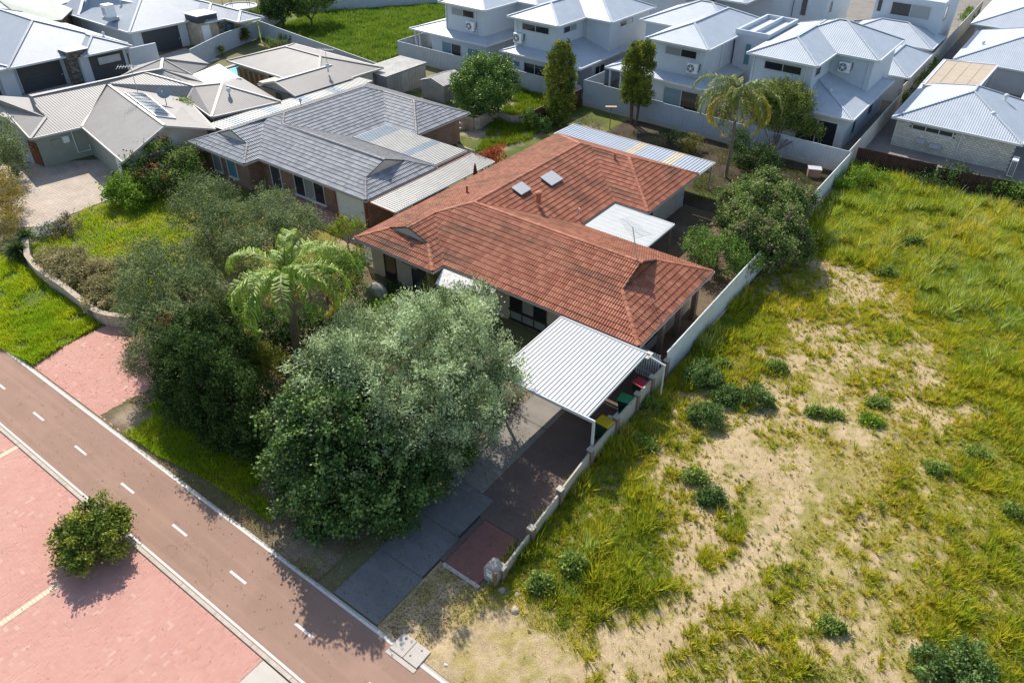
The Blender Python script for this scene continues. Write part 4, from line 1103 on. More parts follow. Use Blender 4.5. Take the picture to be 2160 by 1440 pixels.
H1 = thing('townhouse', 'leftmost white townhouse next to the green field', 'house', (-54, 66, 0), 'white two storey townhouses behind the fence')
metal_hip(H1, -56.5, -50.2, 60.9, 74.6, 6.2, KP); metal_hip(H1, -56.3, -47.6, 66.5, 74.7, 6.2, KP + 0.001)
wallbox(H1, -56.0, -50.7, 61.4, 74.1, 0, 6.06); wallbox(H1, -50.8, -48.1, 67.0, 74.2, 0, 6.05)
metal_hip(H1, -60.1, -49.3, 60.0, 72.5, 3.0, 0.30)
wallbox(H1, -57.4, -49.8, 60.5, 72.0, 0, 2.85); wallbox(H1, -59.6, -57.3, 63.6, 72, 0, 2.84)
for x in (-59.7, -59.1): MB().box(x, x + 0.16, 60.3, 60.46, 0, 2.85).build('verandah_post', TRIM, H1)
window(H1, 'y-', 61.4, -55.1, -52.0, 5.0, 5.75, 2, GREYP, (GLASSB, GLASS), 0.06, False)
window(H1, 'y-', 60.5, -55.9, -53.2, 0.1, 2.3, 2, GREYP, (GLASST, GLASS), 0.07, False, 'sliding_door')
window(H1, 'y-', 60.5, -52.3, -50.4, 1.4, 2.2, 1, GREYP, (GLASST,), 0.06, False)
window(H1, 'y-', 63.6, -59.2, -57.8, 0.1, 2.3, 2, GREYP, (GLASS,), 0.06, False, 'sliding_door')
MB().box(-51.75, -51.67, 61.3, 61.38, 3.4, 6.0).box(-55.85, -55.77, 61.3, 61.38, 3.4, 6.0).build('downpipe', TRIM, H1)

# second row of white houses further back
def far_house(lab, boxes, roofs, wins=(), loc=(0, 0, 0), wm=WHITE, rm=WHITE_ROOF):
    t = thing('house', lab, 'house', loc)
    for q in boxes: wallbox(t, *q, wm)
    for q in roofs: metal_hip(t, *q, rm)
    for q in wins: window(t, *q[:6], q[6], GREYP, (GLASS, GLASSB), 0.08, False)
    return t
far_house('tall white building at the top right behind the rightmost townhouse', [(-20.5, -12.9, 97.5, 108, 0, 6.6)], [(-22.8, -12.1, 91.8, 99.5, 2.7, 0.42)],
          [('y-', 97.5, -18.6, -14.2, 4.5, 6.0, 2), ('y-', 97.5, -20.2, -19.6, 4.6, 6.0, 1), ('x+', -12.9, 98.5, 100.5, 4.3, 6.0, 1)], (-17, 100, 0))
far_house('low white hip roofed wing between rightmost townhouse and cream wall', [(-16.4, -12.1, 79.5, 89.0, 0, 2.6)], [(-17.0, -11.7, 79.0, 90.0, 2.7, 0.42)], (), (-14, 84, 0))
far_house('white wall and hip roof building behind the parapet block', [(-38.5, -29.0, 92, 104, 0, 5.6), (-28.9, -25.0, 93.5, 104, 0, 6.8)], [(-39, -31.5, 84.5, 100, 5.9, 0.4)],
          [('y-', 93.5, -28.0, -27.2, 3.6, 5.6, 1), ('x+', -25.0, 95.0, 96.0, 4.0, 5.4, 1)], (-32, 96, 0))
far_house('white roofed house behind the second and third townhouses', [(-48.5, -39.0, 84.5, 96, 0, 5.4)], [(-49, -38.5, 84, 96.5, 5.6, 0.4)], (), (-44, 90, 0))
far_house('pale roof at the top edge behind the leftmost townhouse', [(-60, -52, 84.5, 98, 0, 5.2)], [(-60.5, -51.5, 84, 98.5, 5.4, 0.4)], (), (-56, 90, 0))
# carriage of white roofs along the right edge
CH = thing('house', 'cream block walled house behind the dark brown fence', 'house', (-5, 72, 0))
metal_hip(CH, -10.35, -0.25, 67.0, 79.0, 2.55, 0.4)
far_house('first white roofed house behind the cream block house', [(-9.0, 2.0, 90.5, 104, 0, 2.5)], [(-9.6, 2.6, 90, 106, 2.6, 0.4)], (), (-4, 97, 0))
far_house('second white roofed house behind the cream block house', [(-10.3, 2.0, 109.5, 124, 0, 2.5)], [(-10.9, 2.6, 109, 127, 2.6, 0.4)], (), (-4, 116, 0))
far_house('white roof at the right edge beside the cream block house', [(-1.2, 8, 77.5, 92, 0, 2.6)], [(-1.8, 9, 77, 93, 2.8, 0.4)], (), (3, 84, 0))
metal_hip(CH, -10.4, -5.4, 78.0, 89.4, 2.5, 0.05)
MB().box(-9.9, -0.7, 67.5, 78.5, 0, 2.38).build('core_wall', BEIGE, CH)
patio = thing('patio_roof', 'tan flat panelled patio roof beside the white roofs at right', 'patio roof', (-7.5, 84, 0))
Pp = [G(1948, 180, 2.95), G(1995, 127, 2.95), G(2105, 138, 2.95), G(2062, 187, 2.95)]
TANSHEET = plain('tan_roof_panel', (0.44, 0.35, 0.25), 0.6, 0.3, 0.1)
for i in range(4):
    f0, f1 = i / 4 + 0.004, (i + 1) / 4 - 0.004
    q = [Pp[0] + (Pp[3] - Pp[0]) * f0, Pp[1] + (Pp[2] - Pp[1]) * f0, Pp[1] + (Pp[2] - Pp[1]) * f1, Pp[0] + (Pp[3] - Pp[0]) * f1]
    b = MB(); b.poly(q); b.poly([p - (0, 0, .06) for p in reversed(q)])
    for k_ in range(4): b.poly([q[(k_ + 1) % 4], q[k_], q[k_] - (0, 0, .06), q[(k_ + 1) % 4] - (0, 0, .06)])
    b.build('roof_panel', TANSHEET, patio)
b = MB()
for i in range(4): b.beam(Pp[i] - (0, 0, .02), Pp[(i + 1) % 4] - (0, 0, .02), 0.16, 0.16)
b.build('frame', TRIM, patio)
for i in range(4): MB().box(Pp[i][0] - .05, Pp[i][0] + .05, Pp[i][1] - .05, Pp[i][1] + .05, 0, 2.85).build('post', TRIM, patio)
# block wall of the cream house, block by block
blocks = []
x0w, x1w = -9.95, -0.65; zrow = 0.172; bl_ = 0.355
BLKM = NT('pale_limestone_block', 0.9, 0.15)
BLKM.color(BLKM.mix(BLKM.ramp(BLKM.rnd(), [(0, (0.56, 0.53, 0.44)), (1, (0.72, 0.68, 0.57))]), (0.50, 0.46, 0.37), BLKM.ramp(BLKM.noise(2.5, 5), [(0.5, 0.0), (0.75, 0.6)])))
BLKM.bump(BLKM.noise(30, 3), 0.4, 0.01)
blk = MB().box(0, bl_ - 0.024, 0, 0.09, 0, zrow - 0.022)
bme = bpy.data.meshes.new('block'); bme.from_pydata(blk.v, [], blk.f); bme.materials.append(BLKM.m)
wl_ = MB().box(x0w + 0.02, x1w - 0.02, 67.47, 67.495, 0, 2.38).build('wall', plain('block_mortar', (0.22, 0.20, 0.16), 0.95, 0.1), CH)
off = np.array(wl(CH)); rest = MB(); ni = 0; lst = []; half = []
for r_ in range(14):
    z = 2.38 - (r_ + 1) * zrow
    n = int((x1w - x0w) / bl_)
    for c in range(n + 1):
        x = x0w + c * bl_ + (bl_ / 2 if r_ % 2 else 0)
        if r_ % 2 and c == 0: half.append((x0w, z, bl_ / 2 - 0.024))
        if x + bl_ > x1w + 0.05:
            if x1w - x > 0.08: half.append((x, z, x1w - x - 0.01))
            continue
        if -8.75 < x + bl_ / 2 < -5.25 and z + zrow > 1.72 and z < 2.25: continue
        lst.append((r_, x, z))
for r_, x, z in lst:
    if ni < 300:
        o = bpy.data.objects.new('block', bme); col.objects.link(o); o.parent = wl_; o.location = (x - off[0], 67.40 - off[1] + random.uniform(-.006, .006), z - off[2]); ni += 1
    else: rest.box(x, x + bl_ - 0.014, 67.40, 67.47, z, z + zrow - 0.014)
for x, z, w_ in half: rest.box(x, x + w_, 67.40, 67.47, z, z + zrow - 0.022)
if rest.v: rest.build('blocks', BLKM.m, wl_, kind='stuff')
window(CH, 'y-', 67.42, -8.65, -5.35, 1.74, 2.24, 3, TRIM, (GLASS,), 0.07, True)
MB().box(-4.75, -4.65, 67.3, 67.39, 0.1, 2.4).build('downpipe', TRIM, CH)
b = MB().box(-8.0, -7.3, 67.15, 67.39, 0.75, 1.15); b.build('meter_box', GREYP, CH); MB().box(-6.9, -5.9, 67.1, 67.39, 0.6, 0.95).build('meter_box', GREYP, CH)
def whirly(px, py, z, lab, r=0.14):
    p = G(px, py, z); t = thing('roof_ventilator', lab, 'roof vent', p)
    MB().tube([p - (0, 0, .2), p + (0, 0, .25)], r * 0.6, 10).build('throat', TRIM, t)
    MB().tube([p + (0, 0, .25), p + (0, 0, .33), p + (0, 0, .45), p + (0, 0, .55), p + (0, 0, .6)], [r * 0.7, r * 1.3, r * 1.5, r * 1.1, r * 0.3], 12).build('head', TRIM, t)
whirly(2092, 250, 3.25, 'white roof ventilator on the front slope of the cream block house')
whirly(2120, 212, 3.6, 'white roof ventilator on the side slope of the cream block house')
whirly(1750, 201, 3.6, 'white roof ventilator on the shaded lower roof of the rightmost townhouse', 0.1)
whirly(484, 200, 3.2, 'dark roof ventilator on the right hip of the taupe roof', 0.12)
whirly(692, 148, 3.3, 'small ventilator beside the antenna of the farther taupe roof', 0.12)
whirly(635, 222, 3.3, 'small pipe ventilator on the far slope of the grey tiled roof', 0.08)
whirly(1036, 68, 3.6, 'white vent on the lower roof of the leftmost townhouse', 0.09)
whirly(1494, 163, 3.5, 'white vent on the lower roof of the townhouse behind the twin cypress', 0.09)
whirly(220, 80, 3.2, 'white vent pipe on the pale roof above the stone pillar house', 0.1)
whirly(255, 6, 4.2, 'vent pipe on the pale roof at the top left', 0.12)
whirly(2072, 98, 3.2, 'vent pipe on the first white roof behind the cream block house', 0.12)

# ---- air conditioner units: one built, the rest copied
def ac_unit(lab, loc):
    t = thing('air_conditioner', lab, 'air conditioner', (0, 0, 0), 'outdoor air conditioner units on the townhouses')
    MB().box(-0.5, 0.5, -0.2, 0.18, 0.08, 0.98).build('casing', WHITEP, t, bevel=0.02)
    b = MB(); 
    b.tube([(-0.12, -0.205, 0.53), (-0.12, -0.235, 0.53)], 0.36, 24); b.build('fan_guard', plain('ac_grille', (0.16, 0.17, 0.18), 0.5, 0.3) if 'ac_grille' not in MATS else MATS['ac_grille'], t)
    MB().tube([(-0.12, -0.236, 0.53), (-0.12, -0.25, 0.53)], 0.1, 14).build('fan_hub', WHITEP, t)
    b = MB()
    for k_ in range(5):
        a = k_ * 2 * math.pi / 5
        b.beam((-0.12 + 0.1 * math.cos(a), -0.24, 0.53 + 0.1 * math.sin(a)), (-0.12 + 0.33 * math.cos(a + .5), -0.24, 0.53 + 0.33 * math.sin(a + .5)), 0.012, 0.1)
    b.build('fan_blade', GREYP, t)
    MB().box(-0.42, -0.34, -0.2, 0.24, 0, 0.075).box(0.34, 0.42, -0.2, 0.24, 0, 0.075).build('bracket', STEEL, t)
    MB().tube([(0.51, -0.05, 0.3), (0.6, 0.0, 0.3), (0.62, 0.16, 0.5), (0.62, 0.18, 1.0)], 0.03, 6).build('hose', BLACKP, t)
    t.location = loc
    return t
ac = ac_unit('air conditioner on the wall of the rightmost townhouse', (-15.9, 69.85, 4.55))
dup(ac, (-27.55, 62.95, 3.75), 0, 'air conditioner on the townhouse behind the twin trunk cypress')
dup(ac, (-45.9, 60.9, 3.7), 0, 'air conditioner on the townhouse behind the single tall cypress')
dup(ac, (-52.3, 61.15, 3.75), 0, 'air conditioner on the leftmost townhouse')
acg = thing('air_conditioner', 'slim grilled air conditioner at the corner of the cream block house', 'air conditioner', (-0.2, 66.6, 0))
MB().box(-0.55, -0.1, 65.9, 66.9, 0.2, 1.6).build('casing', WHITEP, acg, bevel=0.02)
b = MB()
for i in range(3):
    for j in range(12): b.box(-0.5 + i * 0.13, -0.4 + i * 0.13, 65.87, 65.905, 0.3 + j * 0.1, 0.37 + j * 0.1)
b.build('grille', DARKDOOR, acg)

# ---- taupe roofed house on the left (its roof read corner by corner)
TA = thing('house', 'grey green house under the taupe steel roof with satellite dish', 'house', G(200, 330, 0))
E_ = 2.5
ta_faces = [
 [(64, 293, E_), (173, 268, E_), (225, 176, 3.9), (303, 152, 4.1), (67, 204, 4.0), (97, 248, 3.12)],
 [(-50, 238, 2.6), (0, 222, 2.6), (64, 293, E_), (97, 248, 3.12), (60, 206, 3.3), (-30, 200, 3.3)],
 [(173, 268, E_), (258, 341, E_), (347, 265, 3.75), (225, 176, 3.78)],
 [(225, 176, 3.78), (347, 265, 3.75), (454, 272, E_), (395, 208, E_)],
 [(225, 176, 3.9), (395, 208, E_), (410, 182, 3.2), (303, 152, 4.1)],
 [(410, 182, 3.2), (469, 176, 3.6), (446, 247, E_), (395, 210, E_)],
 [(469, 176, 3.6), (478, 181, 3.6), (592, 214, E_), (446, 247, E_)],
 [(469, 176, 3.6), (508, 163, E_), (592, 214, E_), (478, 181, 3.6)],
 [(410, 182, 3.2), (433, 174, 2.8), (508, 163, E_), (469, 176, 3.6)],
 [(343, 124, 4.5), (340, 146, 4.2), (255, 161, 3.0)],
 [(343, 124, 4.5), (255, 161, 3.0), (290, 138, 2.7), (401, 112, 2.6)],
 [(343, 124, 4.5), (401, 112, 2.6), (443, 136, 2.6)],
 [(343, 124, 4.5), (443, 136, 2.6), (405, 158, 2.9)],
 [(343, 124, 4.5), (405, 158, 2.9), (340, 146, 4.2)],
 [(340, 146, 4.2), (405, 158, 2.9), (433, 175, 2.8), (410, 182, 3.2), (303, 152, 4.1)],
 [(255, 161, 3.0), (340, 146, 4.2), (303, 152, 4.1), (67, 204, 4.0), (60, 200, 3.4)]]
tr_ = pxfaces(TA, ta_faces, TAN_ROOF)
pxcaps(tr_, [((67, 204, 4.0), (303, 152, 4.1)), ((97, 248, 3.12), (64, 293, E_)), ((225, 176, 3.78), (347, 265, 3.75)), ((225, 176, 3.8), (173, 268, E_)), ((303, 152, 4.1), (410, 182, 3.2)), ((303, 152, 4.1), (340, 146, 4.2)),
            ((340, 146, 4.2), (343, 124, 4.5)), ((343, 124, 4.5), (405, 158, 2.9)), ((343, 124, 4.5), (255, 161, 3.0)), ((343, 124, 4.5), (443, 136, 2.6)), ((410, 182, 3.2), (469, 176, 3.6)), ((410, 182, 3.2), (395, 210, E_)),
            ((469, 176, 3.6), (446, 247, E_)), ((478, 181, 3.6), (592, 214, E_)), ((340, 146, 4.2), (405, 158, 2.9))], plain('taupe_trim', (0.46, 0.42, 0.37), 0.5, 0.3), 0.2)
b = MB()
for a, c in (((64, 293, E_), (173, 268, E_)), ((173, 268, E_), (258, 341, E_)), ((258, 341, E_), (347, 265, 3.75)), ((347, 265, 3.75), (454, 272, E_)), ((454, 272, E_), (395, 210, E_)), ((395, 210, E_), (446, 247, E_)), ((446, 247, E_), (592, 214, E_)), ((0, 222, 2.6), (64, 293, E_))):
    b.beam(G(*a) - (0, 0, .06), G(*c) - (0, 0, .06), 0.1, 0.15)
b.build('gutter', MATS['taupe_trim'], tr_)
# walls
def quadwall(house, a, c, z0, z1, mat, th=0.2, name='wall'):
    a = np.array(a, float); c = np.array(c, float); d = c - a; d /= np.linalg.norm(d); nrm = np.array([-d[1], d[0]])
    b_ = MB(); b_.prism([tuple(a), tuple(c), tuple(c + nrm * th), tuple(a + nrm * th)], z0, z1); return b_.build(name, mat, house)
e1 = G(64, 293, E_)[:2] + (-0.5, 0.45); e2 = G(173, 268, E_)[:2] + (-0.55, 0.35); e3 = G(258, 341, E_)[:2] + (-0.45, 0.5); e4 = G(454, 272, E_)[:2] + (-0.5, -0.4)
quadwall(TA, e1, e2, 0, 2.5, GREENW); quadwall(TA, e2, e3, 0, 2.5, GREENW)
gp = G(347, 265, 3.75) + (-0.45, 0, -0.12)
b = MB(); b.poly([(e3[0], e3[1], 0), (e4[0], e4[1], 0), (e4[0], e4[1], 2.4), tuple(gp), (e3[0], e3[1], 2.4)]); b.build('wall', CREAMW, TA)
e0 = G(-40, 228, 2.6)[:2] + (0, 0.5)
quadwall(TA, e0, e1, 0, 2.45, GREENW)
e5 = G(446, 247, E_)[:2] + (-0.4, 0.3); e6 = G(592, 214, E_)[:2] + (-0.5, -0.4); e7 = G(395, 210, E_)[:2] + (0.2, 0.4)
quadwall(TA, e7, e5, 0, 2.4, GREENW); quadwall(TA, e5, e6, 0, 2.4, GREENW)
e8 = G(508, 163, E_)[:2] + (-0.3, -0.5); quadwall(TA, e6, e8, 0, 2.4, GREENW)
wv = (e2 - e1) / np.linalg.norm(e2 - e1)
def on_wall(a, c, s, z, out=0.1):
    d = (np.array(c) - a); L = np.linalg.norm(d); d /= L; nrm = np.array([d[1], -d[0]])
    p = np.array(a) + d * s + nrm * out; return np.array([p[0], p[1], z]), d, nrm
p_, d_, n_ = on_wall(e1, e2, 1.9, 1.7, 0.06)
MB().obox(p_, (d_[0], d_[1], 0), (n_[0], n_[1], 0), (0, 0, 1), 0.22, 0.08, 0.25).build('meter_box', WHITEP, TA)
p_, d_, n_ = on_wall(e1, e2, 1.2, 1.65, 0.05)
MB().obox(p_, (d_[0], d_[1], 0), (n_[0], n_[1], 0), (0, 0, 1), 0.28, 0.05, 0.2).build('meter_box', GREENW, TA)
b = MB(); q0, _, _ = on_wall(e1, e2, 2.4, 0.5, 0.12); q1, _, _ = on_wall(e1, e2, 2.4, 2.3, 0.12); q2, _, _ = on_wall(e1, e2, 3.3, 0.5, 0.12); q3, _, _ = on_wall(e1, e2, 3.3, 0.9, 0.12)
b.tube([q1, q0, q2, q3], 0.04, 6); b.build('drain_pipe', WHITEP, TA)
gt2 = thing('side_gate', 'rusty red timber side gate under the taupe roof', 'gate', np.array([*(e1 + (-0.1, -0.2)), 0]))
for i in range(8):
    f = i / 8; pA = e1 + (-1.15 + f * 1.1, -0.12 + f * 0.05)
    MB().box(pA[0], pA[0] + 0.125, pA[1], pA[1] + 0.03, 0.05, 1.85).build('board', RUST, gt2)
MB().box(e1[0] - 1.15, e1[0] - 0.05, e1[1] + 0.0, e1[1] + 0.05, 1.3, 1.4).build('rail', RUST, gt2)
door_p, dd_, nn_ = on_wall(e2, e3, 6.6, 1.05, 0.03)
MB().obox(door_p, (dd_[0], dd_[1], 0), (nn_[0], nn_[1], 0), (0, 0, 1), 0.42, 0.05, 1.02).build('door', WHITEP, TA)
# white translucent patio roof
W4 = [G(405, 158, 2.85), G(462, 135, 2.85), G(507, 164, 2.85), G(433, 176, 2.85)]
wp = thing('white_patio_roof', 'bright white panelled patio roof beside the pool', 'patio roof', (W4[0][0], W4[0][1], 0))
for i in range(5):
    f0, f1 = i / 5 + 0.003, (i + 1) / 5 - 0.003
    q = [W4[0] + (W4[1] - W4[0]) * f0, W4[0] + (W4[1] - W4[0]) * f1, W4[3] + (W4[2] - W4[3]) * f1, W4[3] + (W4[2] - W4[3]) * f0]
    b = MB(); b.poly(q); b.poly([p - (0, 0, .05) for p in reversed(q)])
    for k_ in range(4): b.poly([q[(k_ + 1) % 4], q[k_], q[k_] - (0, 0, .05), q[(k_ + 1) % 4] - (0, 0, .05)])
    b.build('roof_panel', WHITEP, wp)
for p in W4: MB().box(p[0] - .05, p[0] + .05, p[1] - .05, p[1] + .05, 0, 2.8).build('post', TRIM, wp)
# solar collector: six dark tubes-and-glass panels in a frame
S4 = [on_plane(q, ((225, 176, 3.78), (347, 265, 3.75), (454, 272, E_)), 0.1) for q in ((264, 197), (306, 199), (371, 252), (330, 247))]
so_ = thing('solar_panel', 'grey blue solar hot water panel lying on the taupe roof', 'solar panel', S4[0])
for i in range(7):
    f0, f1 = i / 7 + 0.012, (i + 1) / 7 - 0.012
    q = [S4[0] + (S4[3] - S4[0]) * f0, S4[1] + (S4[2] - S4[1]) * f0, S4[1] + (S4[2] - S4[1]) * f1, S4[0] + (S4[3] - S4[0]) * f1]
    b = MB(); b.poly(q); b.poly([p - (0, 0, .06) for p in reversed(q)])
    for k_ in range(4): b.poly([q[(k_ + 1) % 4], q[k_], q[k_] - (0, 0, .06), q[(k_ + 1) % 4] - (0, 0, .06)])
    b.build('panel', SOLARM, so_)
b = MB()
for i in range(4): b.beam(S4[i] - (0, 0, .04), S4[(i + 1) % 4] - (0, 0, .04), 0.07, 0.1)
b.build('frame', STEEL, so_)
# satellite dish
pd = on_plane((352, 222), ((225, 176, 3.78), (347, 265, 3.75), (454, 272, E_)), 0.0)
di = thing('satellite_dish', 'round grey satellite dish on the taupe roof', 'satellite dish', pd)
MB().tube([pd - (0, 0, .1), pd + (0, 0, .55), pd + (-0.05, 0.1, 0.75)], 0.035, 8).build('mast', STEEL, di)
b = MB(); c0 = pd + (-0.05, 0.05, 1.05); ax = np.array([0.55, -0.45, 0.45]); ax /= np.linalg.norm(ax)
u_ = np.cross(ax, (0, 0, 1.0)); u_ /= np.linalg.norm(u_); v_ = np.cross(u_, ax)
rings = []
for k_, (rr, dd) in enumerate(((0.0, -0.14), (0.2, -0.12), (0.38, -0.06), (0.52, 0.02))):
    rings.append([c0 + ax * dd + (u_ * math.cos(t) + v_ * math.sin(t)) * rr for t in np.linspace(0, 2 * math.pi, 20, endpoint=False)])
for a, c in zip(rings[:-1], rings[1:]):
    for i in range(20): b.poly([a[i], a[(i + 1) % 20], c[(i + 1) % 20], c[i]]); b.poly([c[i] - ax * .015, c[(i + 1) % 20] - ax * .015, a[(i + 1) % 20] - ax * .015, a[i] - ax * .015])
b.build('reflector', plain('dish_grey', (0.30, 0.31, 0.32), 0.5, 0.4), di)
MB().tube([c0 - v_ * 0.5, c0 + ax * 0.55 - v_ * 0.15], 0.014, 6).build('arm', STEEL, di)
MB().tube([c0 + ax * 0.5 - v_ * 0.17, c0 + ax * 0.62 - v_ * 0.1], 0.045, 8).build('receiver', GREYP, di)

# ---- farther taupe roofed house by the sheds
TB = thing('house', 'second taupe roofed house with cream walls by the pool', 'house', (-58, 44, 0))
metal_hip(TB, -66.0, -53.2, 41.3, 49.2, E_, 0.3, TAN_ROOF, MATS['taupe_trim'])
gz = E_ + 2.5 * 0.3
b = MB()
b.poly([(-57.95, 38.7, E_), (-55.45, 38.7, gz), (-55.45, 45.2, gz), (-57.95, 45.2, E_)]).poly([(-52.9, 38.7, E_), (-52.9, 45.2, E_), (-55.45, 45.2, gz), (-55.45, 38.7, gz)])
b.poly([(-57.95, 38.7, E_ - .12), (-57.95, 45.2, E_ - .12), (-52.9, 45.2, E_ - .12), (-52.9, 38.7, E_ - .12)])
tb = b.build('roof', TAN_ROOF, TB)
MB().poly([(-57.6, 38.95, E_ - .1), (-53.2, 38.95, E_ - .1), (-55.45, 38.95, gz - .1)]).build('gable', BEIGE, TB)
MB().beam((-57.98, 38.68, E_ - .03), (-55.45, 38.68, gz - .03), .08, .16).beam((-52.87, 38.68, E_ - .03), (-55.45, 38.68, gz - .03), .08, .16).build('barge_board', MATS['taupe_trim'], tb)
MB().beam((-55.45, 38.68, gz + .03), (-55.45, 45, gz + .03), .2, .05).build('ridge_cap', MATS['taupe_trim'], tb)
MB().prism([(-65.3, 41.9), (-58.8, 41.9), (-58.8, 39.4), (-53.4, 39.4), (-53.4, 48.0), (-65.3, 48.0)], 0, 2.4).build('wall', CREAMW, TB)
window(TB, 'y-', 39.4, -56.6, -54.6, 0.6, 2.0, 2, TRIM, (GLASS, GLASSB), 0.06, False)
window(TB, 'y-', 41.9, -60.8, -59.9, 0.1, 2.1, 1, TRIM, (GLASS,), 0.06, False)
fp = thing('timber_screen', 'row of upright timber boards under the farther taupe roof', 'screen', (-62.5, 41.6, 0))
for i in range(16):
    x = -65.2 + i * 0.27; MB().box(x, x + 0.2, 41.62, 41.66, 0.1, 1.9 + 0.1 * math.sin(i * 2.3)).build('board', TIMBER if i % 3 else plain('pale_timber', (0.40, 0.28, 0.16), 0.8, 0.2) if 'pale_timber' not in MATS else MATS['pale_timber'], fp)
# pool
pl = MB(); pl.poly([(*G(472, 148)[:2], 0.01), (*G(512, 138)[:2], 0.01), (*G(525, 160)[:2], 0.01), (*G(498, 172)[:2], 0.01)])
pool = pl.build('pool_water', WATER, kind='structure')
q = [G(466, 148), G(513, 133), G(532, 160), G(497, 178)]; b = MB()
for i in range(4): b.beam(q[i] + (0, 0, .05), q[(i + 1) % 4] + (0, 0, .05), 0.45, 0.12)
b.build('pool_coping', PALEC, pool)

# ---- white roofed houses at the top left, facing a lane
L1 = thing('house', 'pale roofed house with charcoal garage doors and stone pillar', 'house', (-80, 31, 0))
metal_hip(L1, -95.5, -77.4, 27.2, 38.2, 2.72, 0.42, PALE_ROOF)
metal_hip(L1, -92, -77.5, 19.5, 27.6, 2.72, 0.42, PALE_ROOF)
metal_hip(L1, -84, -76.3, 33.3, 38.0, 2.72, 0.42, PALE_ROOF)
MB().box(-92, -78.3, 22.0, 33.0, 0, 2.6).build('wall', WHITE, L1); MB().box(-90, -76.9, 33.1, 37.5, 0, 2.6).build('wall', WHITE, L1)
door(L1, 'x+', -78.3, 28.1, 31.9, 0.02, 2.35, DARKDOOR, 6, WHITE, 'garage_door'); door(L1, 'x+', -78.3, 22.3, 26.3, 0.02, 2.35, DARKDOOR, 6, WHITE, 'garage_door')
MB().box(-78.25, -77.9, 26.5, 27.7, 0, 2.55).build('pier', WHITE, L1)
MB().box(-78.25, -77.3, 32.25, 33.0, 0, 3.1).build('stone_pillar', STONEC, L1); MB().box(-78.2, -76.8, 32.2, 34.0, 2.55, 3.15).build('stone_lintel', STONEC, L1)
MB().box(-78.4, -76.7, 32.1, 34.1, 3.16, 3.24).build('lintel_cap', GREYP, L1)
MB().box(-76.95, -76.85, 33.9, 37.2, 0.05, 2.45).build('dark_wall_panel', DARKDOOR, L1)
window(L1, 'x+', -76.85, 34.6, 36.9, 1.4, 2.2, 1, DARKDOOR, (MATS['grey_plastic'],), 0.06, False)
L2 = thing('house', 'pale roofed house with stone clad entry at the top left', 'house', (-84, 46, 0))
metal_hip(L2, -97, -81.0, 40.4, 53.4, 2.72, 0.42, PALE_ROOF)
metal_hip(L2, -90, -79.0, 48.0, 53.5, 2.72, 0.42, PALE_ROOF)
metal_hip(L2, -86, -76.6, 50.3, 53.6, 2.7, 0.42, PALE_ROOF)
MB().box(-95, -81.6, 40.9, 47.1, 0, 2.6).build('wall', WHITE, L2); MB().box(-93, -79.5, 47.2, 53.4, 0, 2.6).build('wall', CREAMB, L2)
door(L2, 'x+', -81.6, 41.9, 46.1, 0.02, 2.35, DARKDOOR, 6, WHITE, 'garage_door')
MB().box(-81.5, -79.9, 47.3, 47.5, 0, 3.3).build('dark_portico_wall', DARKDOOR, L2); MB().box(-81.6, -79.3, 47.2, 49.6, 2.65, 3.35).build('dark_portico', DARKDOOR, L2); MB().box(-81.7, -79.2, 47.1, 49.7, 3.36, 3.44).build('portico_cap', GREYP, L2)
door(L2, 'x+', -79.5, 47.6, 48.5, 0.02, 2.3, WHITEP, 0); MB().box(-79.45, -79.2, 49.6, 51.4, 0, 2.5).build('stone_wall', STONEC, L2)
window(L2, 'x+', -79.2, 50.3, 51.0, 1.0, 2.1, 1, DARKDOOR, (GLASST,), 0.08, False)
LB = thing('house', 'cream walled pale roofed house at the top left edge with roof cooler', 'house', (-92, 48, 0))
lb = pxfaces(LB, [[(127, 20, 2.8), (166, 33, 2.8), (178, -4, 4.0), (160, -10, 4.0)], [(166, 33, 2.8), (183, 30, 2.8), (230, 46, 2.8), (300, 10, 4.3), (295, -12, 4.6), (190, -12, 4.6)]], PALE_ROOF)
pxcaps(lb, [((166, 33, 2.8), (176, -4, 4.0)), ((183, 30, 2.8), (192, -6, 4.2))], TRIM, 0.3)
q = [G(127, 20, 2.8)[:2] + (-.3, .3), G(166, 33, 2.8)[:2] + (-.3, .2), G(184, 30, 2.8)[:2] + (-.3, .2), G(235, 47, 2.8)[:2] + (-.3, .2)]
for a, c in zip(q[:-1], q[1:]): quadwall(LB, a, c, 0, 2.7, CREAMW)
for s_ in (0.5, 1.9):
    p_, d_, n_ = on_wall(q[2], q[3], s_ + 0.4, 1.3, 0.05); MB().obox(p_, (d_[0], d_[1], 0), (n_[0], n_[1], 0), (0, 0, 1), 0.4, 0.05, 0.9).build('window', GLASS, LB)
co = thing('evaporative_cooler', 'white boxy evaporative cooler on the pale roof at top left', 'air conditioner', G(232, 34, 3.6))
pc = G(232, 34, 3.6)
MB().box(pc[0] - 0.5, pc[0] + 0.5, pc[1] - 0.5, pc[1] + 0.5, 3.5, 4.8).build('casing', WHITEP, co, bevel=0.05); MB().box(pc[0] - 0.3, pc[0] + 0.3, pc[1] - 0.53, pc[1] - 0.5, 3.8, 4.5).build('louvre', GREYP, co)
MB().box(pc[0] - 0.6, pc[0] + 0.6, pc[1] - 0.6, pc[1] + 0.6, 3.2, 3.5).build('base', GREYP, co)
SG = thing('house', 'house with sage green steel roof at the top left corner', 'house', (-105, 35, 0))
sg = pxfaces(SG, [[(-30, 75, 3.2), (60, 48, 3.2), (130, 42, 3.2), (0, 2, 4.2), (-30, -5, 4.2)], [(0, 2, 4.2), (130, 42, 3.2), (165, 8, 3.0), (100, -30, 3.2), (0, -40, 3.2)]], SAGE_ROOF)
